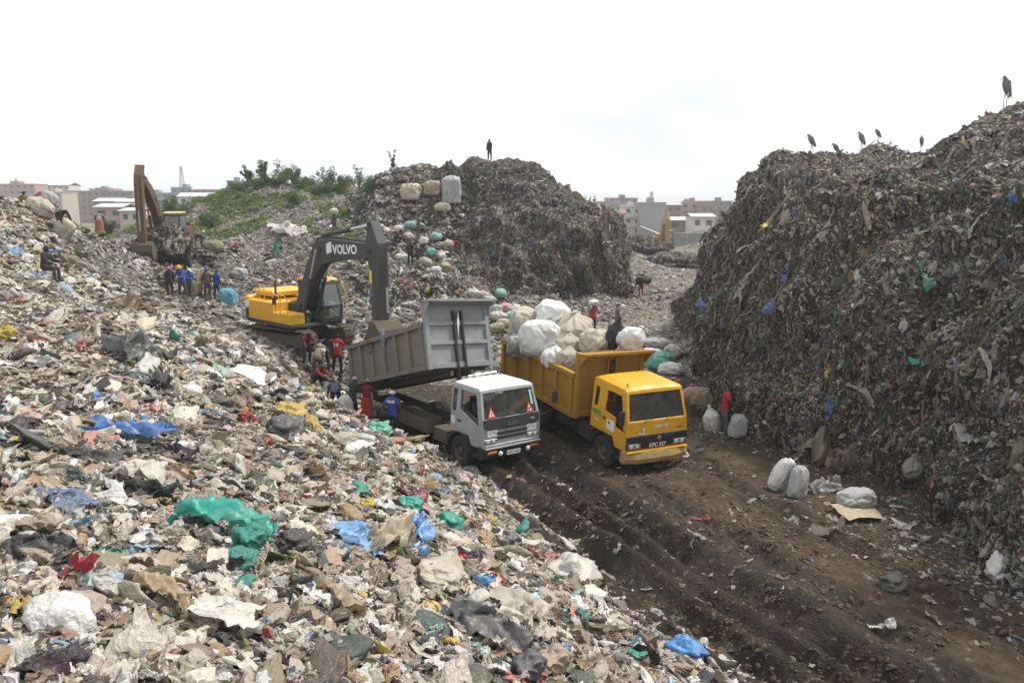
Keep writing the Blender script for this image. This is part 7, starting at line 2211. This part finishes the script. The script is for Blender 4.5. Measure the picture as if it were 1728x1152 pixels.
for a in [(372, 902, 165, "long", TEAL, "long teal green plastic sheet crumpled across the near slope", 0.1, .9, .08), (415, 930, 60, "bag", (0.015, 0.26, 0.21), "round teal green bag at the right end of the long teal sheet", .4, 1, .05), (395, 953, 50, "bag", (0.02, 0.24, 0.20), "dark teal bag just below the long teal sheet"),
          (424, 922, 34, "rag", (0.50, 0.06, 0.04), "red scrap tucked under the teal sheet"), (225, 738, 140, "long", COB, "long cobalt blue sheet folded in ridges on the slope", .22, .7, .05), (318, 782, 80, "rag", (0.045, 0.03, 0.06), "dark purple cloth draped over a hump", -.9, 1.2, .1),
          (598, 918, 85, "sheet", SKY, "sky blue sheet, left one of the torn pair", .3, .9, .05), (700, 905, 78, "sheet", SKY, "sky blue sheet, right upper one of the torn pair", 1.4, .9, .1), (712, 945, 55, "long", SKY, "sky blue strip trailing down from the right blue sheet", -1.1, 1, .05),
          (648, 922, 110, "sheet", (0.50, 0.44, 0.33), "milky beige film standing between the two sky blue sheets", 1.0, 1.3, .14), (740, 978, 70, "bag", (0.55, 0.50, 0.41), "cream bag right below the sky blue sheets", .1, .7), (370, 1062, 120, "sheet", (0.68, 0.67, 0.63), "large white woven sack lying open and flat near the bottom left", .25, .5, .08),
          (440, 1072, 44, "rag", (0.36, 0.03, 0.05), "crimson rag right of the large white woven sack", -.8), (262, 1018, 110, "long", TAN, "tan pleated cloth fanned over the slope", -.1, 1, .05), (98, 800, 85, "card", (0.23, 0.21, 0.19), "dull grey board lying on the slope at far left", .1, .8), (108, 852, 85, "sheet", (0.13, 0.19, 0.30), "slate blue film at the far left of the slope", -.1, .7),
          (218, 806, 100, "rag", (0.62, 0.60, 0.55), "white twisted cloth on the slope below the cobalt sheet", .5), (172, 790, 60, "bag", BLK, "black bag left of the white twisted cloth"), (130, 778, 70, "long", BLK, "flat black film on the slope at far left", -.2, .8), (225, 603, 100, "sheet", (0.075, 0.08, 0.085), "large charcoal sheet humped up in the middle of the slope", .1, 1.1, .08),
          (270, 655, 100, "long", (0.10, 0.095, 0.10), "charcoal sheet trailing downhill from the large humped one", -.95, 1, .05), (420, 634, 70, "card", (0.80, 0.80, 0.78), "bright white foam board lying on the slope", -.15, .6, .05), (490, 704, 48, "bag", (0.55, 0.40, 0.10), "mustard yellow bag on the lower slope", 0), (522, 722, 60, "long", (0.52, 0.40, 0.12), "mustard yellow sheet trailing from the yellow bag", -.7),
          (476, 728, 52, "bag", (0.10, 0.10, 0.11), "dark grey bag below the mustard yellow one"), (490, 922, 48, "bag", (0.06, 0.06, 0.065), "shiny black bag left of the sky blue sheets"), (815, 1078, 140, "sheet", (0.13, 0.13, 0.14), "large slate grey sheet near the bottom of the slope", -.3, .9, .06), (720, 1090, 60, "sheet", (0.10, 0.10, 0.11), "dark grey folded sheet left of the large slate one", 1.1),
          (560, 1030, 110, "long", (0.40, 0.32, 0.22), "beige brown film stretched over the bottom slope", -.4, 1, .05), (880, 1040, 110, "sheet", (0.55, 0.50, 0.43), "cream film spread at the lower right edge of the slope", .1, .8), (935, 1130, 60, "bag", (0.42, 0.33, 0.25), "tan bag at the bottom edge of the picture"), (893, 1140, 60, "bag", (0.11, 0.11, 0.13), "dark slate bag left of the tan bag at the bottom edge"),
          (603, 832, 36, "bag", (0.03, 0.30, 0.22), "emerald bag uphill of the sky blue sheets"), (692, 858, 40, "bag", (0.03, 0.38, 0.30), "turquoise bag below the maroon cloth"), (752, 888, 42, "bag", (0.03, 0.36, 0.28), "turquoise bag right of the sky blue sheets"), (690, 838, 60, "rag", (0.22, 0.04, 0.05), "maroon cloth on the slope near the road"), (708, 822, 44, "card", (0.12, 0.07, 0.045), "brown box flap behind the maroon cloth"),
          (645, 858, 36, "bag", WHT, "small bright white bag left of the turquoise one"), (618, 856, 24, "bag", (0.55, 0.42, 0.06), "small yellow bag left of the bright white one"), (968, 975, 80, "bag", (0.66, 0.62, 0.58), "dirty white sack at the edge of the mud road"), (910, 942, 48, "rag", (0.45, 0.14, 0.14), "faded red cloth at the edge of the mud road"), (1157, 1106, 62, "bag", (0.10, 0.32, 0.72), "bright blue bag at the bottom edge of the slope"),
          (1072, 1108, 36, "rag", (0.03, 0.30, 0.24), "teal rag left of the bright blue bag"), (640, 730, 36, "bag", (0.12, 0.46, 0.34), "mint green bag near the person in football shirt"), (614, 706, 30, "bag", (0.25, 0.42, 0.70), "light blue bag above the mint green one"), (830, 823, 28, "rag", (0.10, 0.12, 0.50), "violet blue rag lying on the mud road"), (1186, 876, 26, "rag", (0.42, 0.06, 0.06), "red rag in the wheel rut"),
          (893, 918, 34, "rag", WHT, "white rag on dark ground at the road edge"), (1490, 1058, 44, "rag", (0.62, 0.60, 0.57), "white rags trodden into the road"), (1506, 990, 40, "bag", (0.12, 0.12, 0.12), "rolled dark grey cloth on the road"), (1320, 978, 22, "rag", (0.55, 0.52, 0.48), "small white scrap in the middle of the road"), (1448, 866, 75, "card", (0.56, 0.47, 0.34), "tan cardboard sheet under the bundled grey cloth", .2, .4),
          (1395, 826, 62, "sheet", (0.25, 0.26, 0.27), "grey cloth spread between the pair of sacks and the bundle", .2), (1372, 775, 70, "sheet", (0.20, 0.16, 0.115), "brown netting propped up behind the pair of sacks", 1.1, 2.0, .35), (1418, 800, 66, "long", (0.19, 0.155, 0.11), "brown netting strung towards the cliff", .5, 2.0, .25), (1690, 962, 40, "bag", WHT, "white plastic lid at the foot of the cliff"),
          (1716, 990, 50, "rag", (0.45, 0.42, 0.60), "lilac white rags at the right edge"), (1400, 895, 60, "rag", (0.56, 0.48, 0.42), "pale pink rags below the cardboard"), (1296, 380, 30, "rag", (0.58, 0.38, 0.03), "bright yellow rag high on the cliff's nose", .5), (1560, 466, 50, "rag", (0.04, 0.20, 0.16), "teal cloth hanging on the upper cliff", -1.5), (1400, 627, 30, "sheet", (0.55, 0.42, 0.08), "yellow sheet on the cliff above the person in red", 1.3),
          (1397, 690, 34, "rag", (0.08, 0.16, 0.45), "blue rag low on the cliff", 1.2), (1470, 708, 30, "rag", (0.45, 0.36, 0.08), "ochre rag on the cliff beside a green one", .2), (1494, 705, 26, "rag", (0.02, 0.28, 0.20), "green rag beside the ochre one on the cliff"), (1553, 612, 34, "rag", (0.03, 0.33, 0.26), "emerald strip hanging high on the cliff", 1.4), (1498, 498, 26, "sheet", WHT, "white triangle of plastic on the cliff"),
          (1610, 470, 46, "sheet", (0.06, 0.065, 0.07), "dark sheet hanging on the upper right cliff", -1.5), (1655, 750, 100, "rag", (0.34, 0.32, 0.29), "long pale streamer hanging on the right cliff", 1.45), (1540, 790, 30, "bag", (0.28, 0.26, 0.24), "pale bag stuck low in the right cliff"), (1708, 340, 26, "bag", (0.08, 0.18, 0.50), "blue bag on the rise at the cliff top"), (1300, 525, 30, "bag", (0.10, 0.15, 0.36), "blue bag on the cliff's left face"),
          (1210, 500, 24, "rag", (0.20, 0.40, 0.44), "pale aqua rag on the cliff's left edge"), (1150, 770, 18, "bag", WHT, "white round lid on the road by the yellow bumper"), (640, 700, 40, "rag", (0.14, 0.12, 0.10), "brown rag at the slope's foot by the grey truck"), (10, 575, 40, "bag", (0.45, 0.36, 0.05), "olive yellow bag at the left edge of the slope"), (215, 520, 60, "sheet", (0.24, 0.17, 0.11), "brown cardboard coloured patch of sheet on the upper slope"),
          (12, 424, 44, "rag", (0.12, 0.30, 0.48), "light blue rag at the left edge of the upper slope"), (60, 1130, 90, "long", BLK, "black film at the bottom left corner", .9), (486, 390, 46, "sheet", (0.66, 0.62, 0.62), "white film spread on the terrace below the grass, left one", .2), (505, 396, 40, "sheet", (0.60, 0.52, 0.54), "pinkish white film on the terrace below the grass", .8), (470, 384, 34, "rag", (0.66, 0.62, 0.60), "small white rags at the upper end of the white film", .1), (70, 935, 100, "sheet", (0.05, 0.05, 0.055), "black sheet low at the left of the slope", 0, .8), (30, 975, 60, "sheet", WHT, "bright white film at the left edge below the black sheet", .2)]:
    notable(*a)
m_ = feet(1450, 866)
# rags caught on the bed's side
for x, col, lb in ((1.9, (0.03, 0.04, 0.05), "black rag hanging over the side of the tipped grey bed"), (2.9, (0.20, 0.33, 0.48), "pale blue rag hanging over the side of the tipped grey bed")):
    V, Fc = v_sheet(int(x * 10), 14, 0.6, .12)
    me = shape_me((V, Fc))
    o = litter_obj("rag", me, in_truck(grey_bed, (x, -1.375, 1.38)), (math.pi / 2, math.pi / 2 - .1, math.radians(38.2 - 90)), (.62, .5, .35), col, lb, "rag", "rags hanging on the truck bed")

# the biggest loose pieces of the near slope, each an object
CN = [((0.53, 0.48, 0.41), "cream", 9), ((0.36, 0.29, 0.22), "tan", 7), ((0.66, 0.64, 0.60), "off white", 6), ((0.24, 0.19, 0.145), "brown", 6), ((0.045, 0.045, 0.05), "black", 5), ((0.13, 0.13, 0.14), "dark grey", 4), ((0.35, 0.34, 0.33), "grey", 4),
      ((0.03, 0.29, 0.23), "teal", .4), ((0.32, 0.46, 0.62), "pale blue", .9), ((0.48, 0.22, 0.19), "dusty pink", .8), ((0.55, 0.40, 0.10), "yellow", .2), ((0.35, 0.04, 0.05), "red", .5)]
w_ = np.array([c[2] for c in CN], float); w_ /= w_.sum()
p, n, d = sample(SLOPE[0], SLOPE[1], lambda c, n, d: np.interp(d, [5, 10, 16, 26], [2.6, 1.7, .9, .0]) * (c[:, 1] > 5), 1.0)
sel = RNG.permutation(len(p))[:215]
kinds = ["sheet", "sheet", "long", "rag", "sheet", "bag", "long", "card"]
words = {"sheet": "crumpled plastic sheet", "long": "long film strip", "bag": "knotted plastic bag", "rag": "twisted rag", "card": "folded piece of board"}
LANDMARKS = [(hit(x, y)[0], t) for x, y, t in [(372, 902, "the long teal sheet"), (225, 738, "the long cobalt blue sheet"), (648, 922, "the beige film amid blue sheets"), (370, 1062, "the large white woven sack"), (262, 1018, "the fanned tan cloth"), (108, 852, "the slate blue film"), (218, 806, "the white twisted cloth"),
             (225, 603, "the large charcoal sheet"), (420, 634, "the white foam board"), (490, 704, "the mustard yellow bag"), (815, 1078, "the large slate grey sheet"), (880, 1040, "the cream film by the road"), (692, 858, "the turquoise bag"), (1157, 1106, "the bright blue bag"), (70, 935, "the black sheet at left"), (318, 782, "the dark purple cloth"),
             (968, 975, "the dirty white sack"), (560, 1030, "the beige brown film"), (60, 1130, "the black film in the corner"), (935, 1130, "the tan bag at the bottom"), (12, 575, "the olive yellow bag")]]
USED = set()
for i in sel:
    k = kinds[RNG.integers(len(kinds))]
    c = CN[RNG.choice(len(CN), p=w_)]
    s = float(np.clip(.028 * d[i] * math.exp(RNG.normal(0, .3)), .15, .7)) * (0.75 if k in ("bag", "card") else 1.0)
    rot = euler_from(n[i:i + 1] * .8 + [0, 0, .2], RNG.uniform(0, 6.28, 1), RNG.normal(0, .22, (1, 3)))[0]
    big = "large " if s > .036 * d[i] else ("small " if s < .023 * d[i] else "")
    lm, phrase = min(LANDMARKS, key=lambda q: (q[0] - Vector(p[i])).length)
    rel = Vector(p[i]) - lm
    side = ("right of" if rel.x > 0 else "left of") if abs(rel.x) > abs(rel.y) * .8 else ("uphill of" if rel.y > 0 else "downhill of")
    side = side.replace("uphill of", "beyond").replace("downhill of", "in front of")
    base = "%s%s %s" % (big, c[1], words[k])
    lb = "%s %s %s" % (base, side, phrase)
    if lb in USED: lb = "%s well %s %s" % (base, side, phrase)
    if lb in USED: continue
    USED.add(lb)
    litter_obj(NAMES[k][0], SH[k][RNG.integers(len(SH[k]))], Vector(p[i]) + Vector(n[i]) * (s * .10 + .03), rot, (s, s * RNG.uniform(.75, 1.1), s * RNG.uniform(.7, 1.1)), np.array(c[0]) * RNG.uniform(.85, 1.12), lb, NAMES[k][1], "big loose pieces of rubbish on the near slope")
g = feet(1140, 447)
for dx, dy, w_, h_, sd, lb in ((0, 0, 6.5, 1.5, 3, "dark heap of waste across the canyon's end, right one"), (-4.0, 1.5, 5, 1.3, 4, "dark heap of waste below the far excavator, left one")):
    V, Fc = v_bag(950 + sd, 5, 1.0, False)
    hp = link("waste_heap", mesh_np("waste_heap", V * np.array([w_, w_ * .7, h_ * 1.6]), Fc), M["mound"])
    hp.location = (g.x + dx, g.y + dy, ground_z(g.x + dx, g.y + dy))
    tag(hp, lb, "waste heap", "dark heaps at the canyon's end")

# ------------------------------------------------------------------ haze
HAZE = float(__import__("os").environ.get("HAZE", "0.0006"))
if HAZE > 0:
    hm = bpy.data.materials.new("haze_air")
    hm.use_nodes = True
    hn = hm.node_tree.nodes
    hn.remove(hn["Principled BSDF"])
    pv = hn.new("ShaderNodeVolumePrincipled")
    pv.inputs["Color"].default_value = (0.90, 0.92, 0.95, 1)
    pv.inputs["Density"].default_value = HAZE
    pv.inputs["Anisotropy"].default_value = 0.2
    hm.node_tree.links.new(pv.outputs[0], hn["Material Output"].inputs["Volume"])
    mb_ = MB(); mb_.span((-5400, -60, -9), (5400, 5300, 34))
    hz = mb_.build("haze", hm)
    tag(hz, "thin pale haze over the dump and the city", kind="stuff")
import os
if os.environ.get("SKYDBG"):
    for px in (0, 60, 130, 200, 350, 400, 480, 540, 600, 640, 700, 760, 830, 880, 930, 980, 1020, 1045, 1230, 1270, 1330, 1400, 1480, 1550, 1580, 1640, 1700, 1727):
        r = skyline(px)
        print("SKY", px, r and r[0], r and tuple(round(v, 1) for v in r[1]))
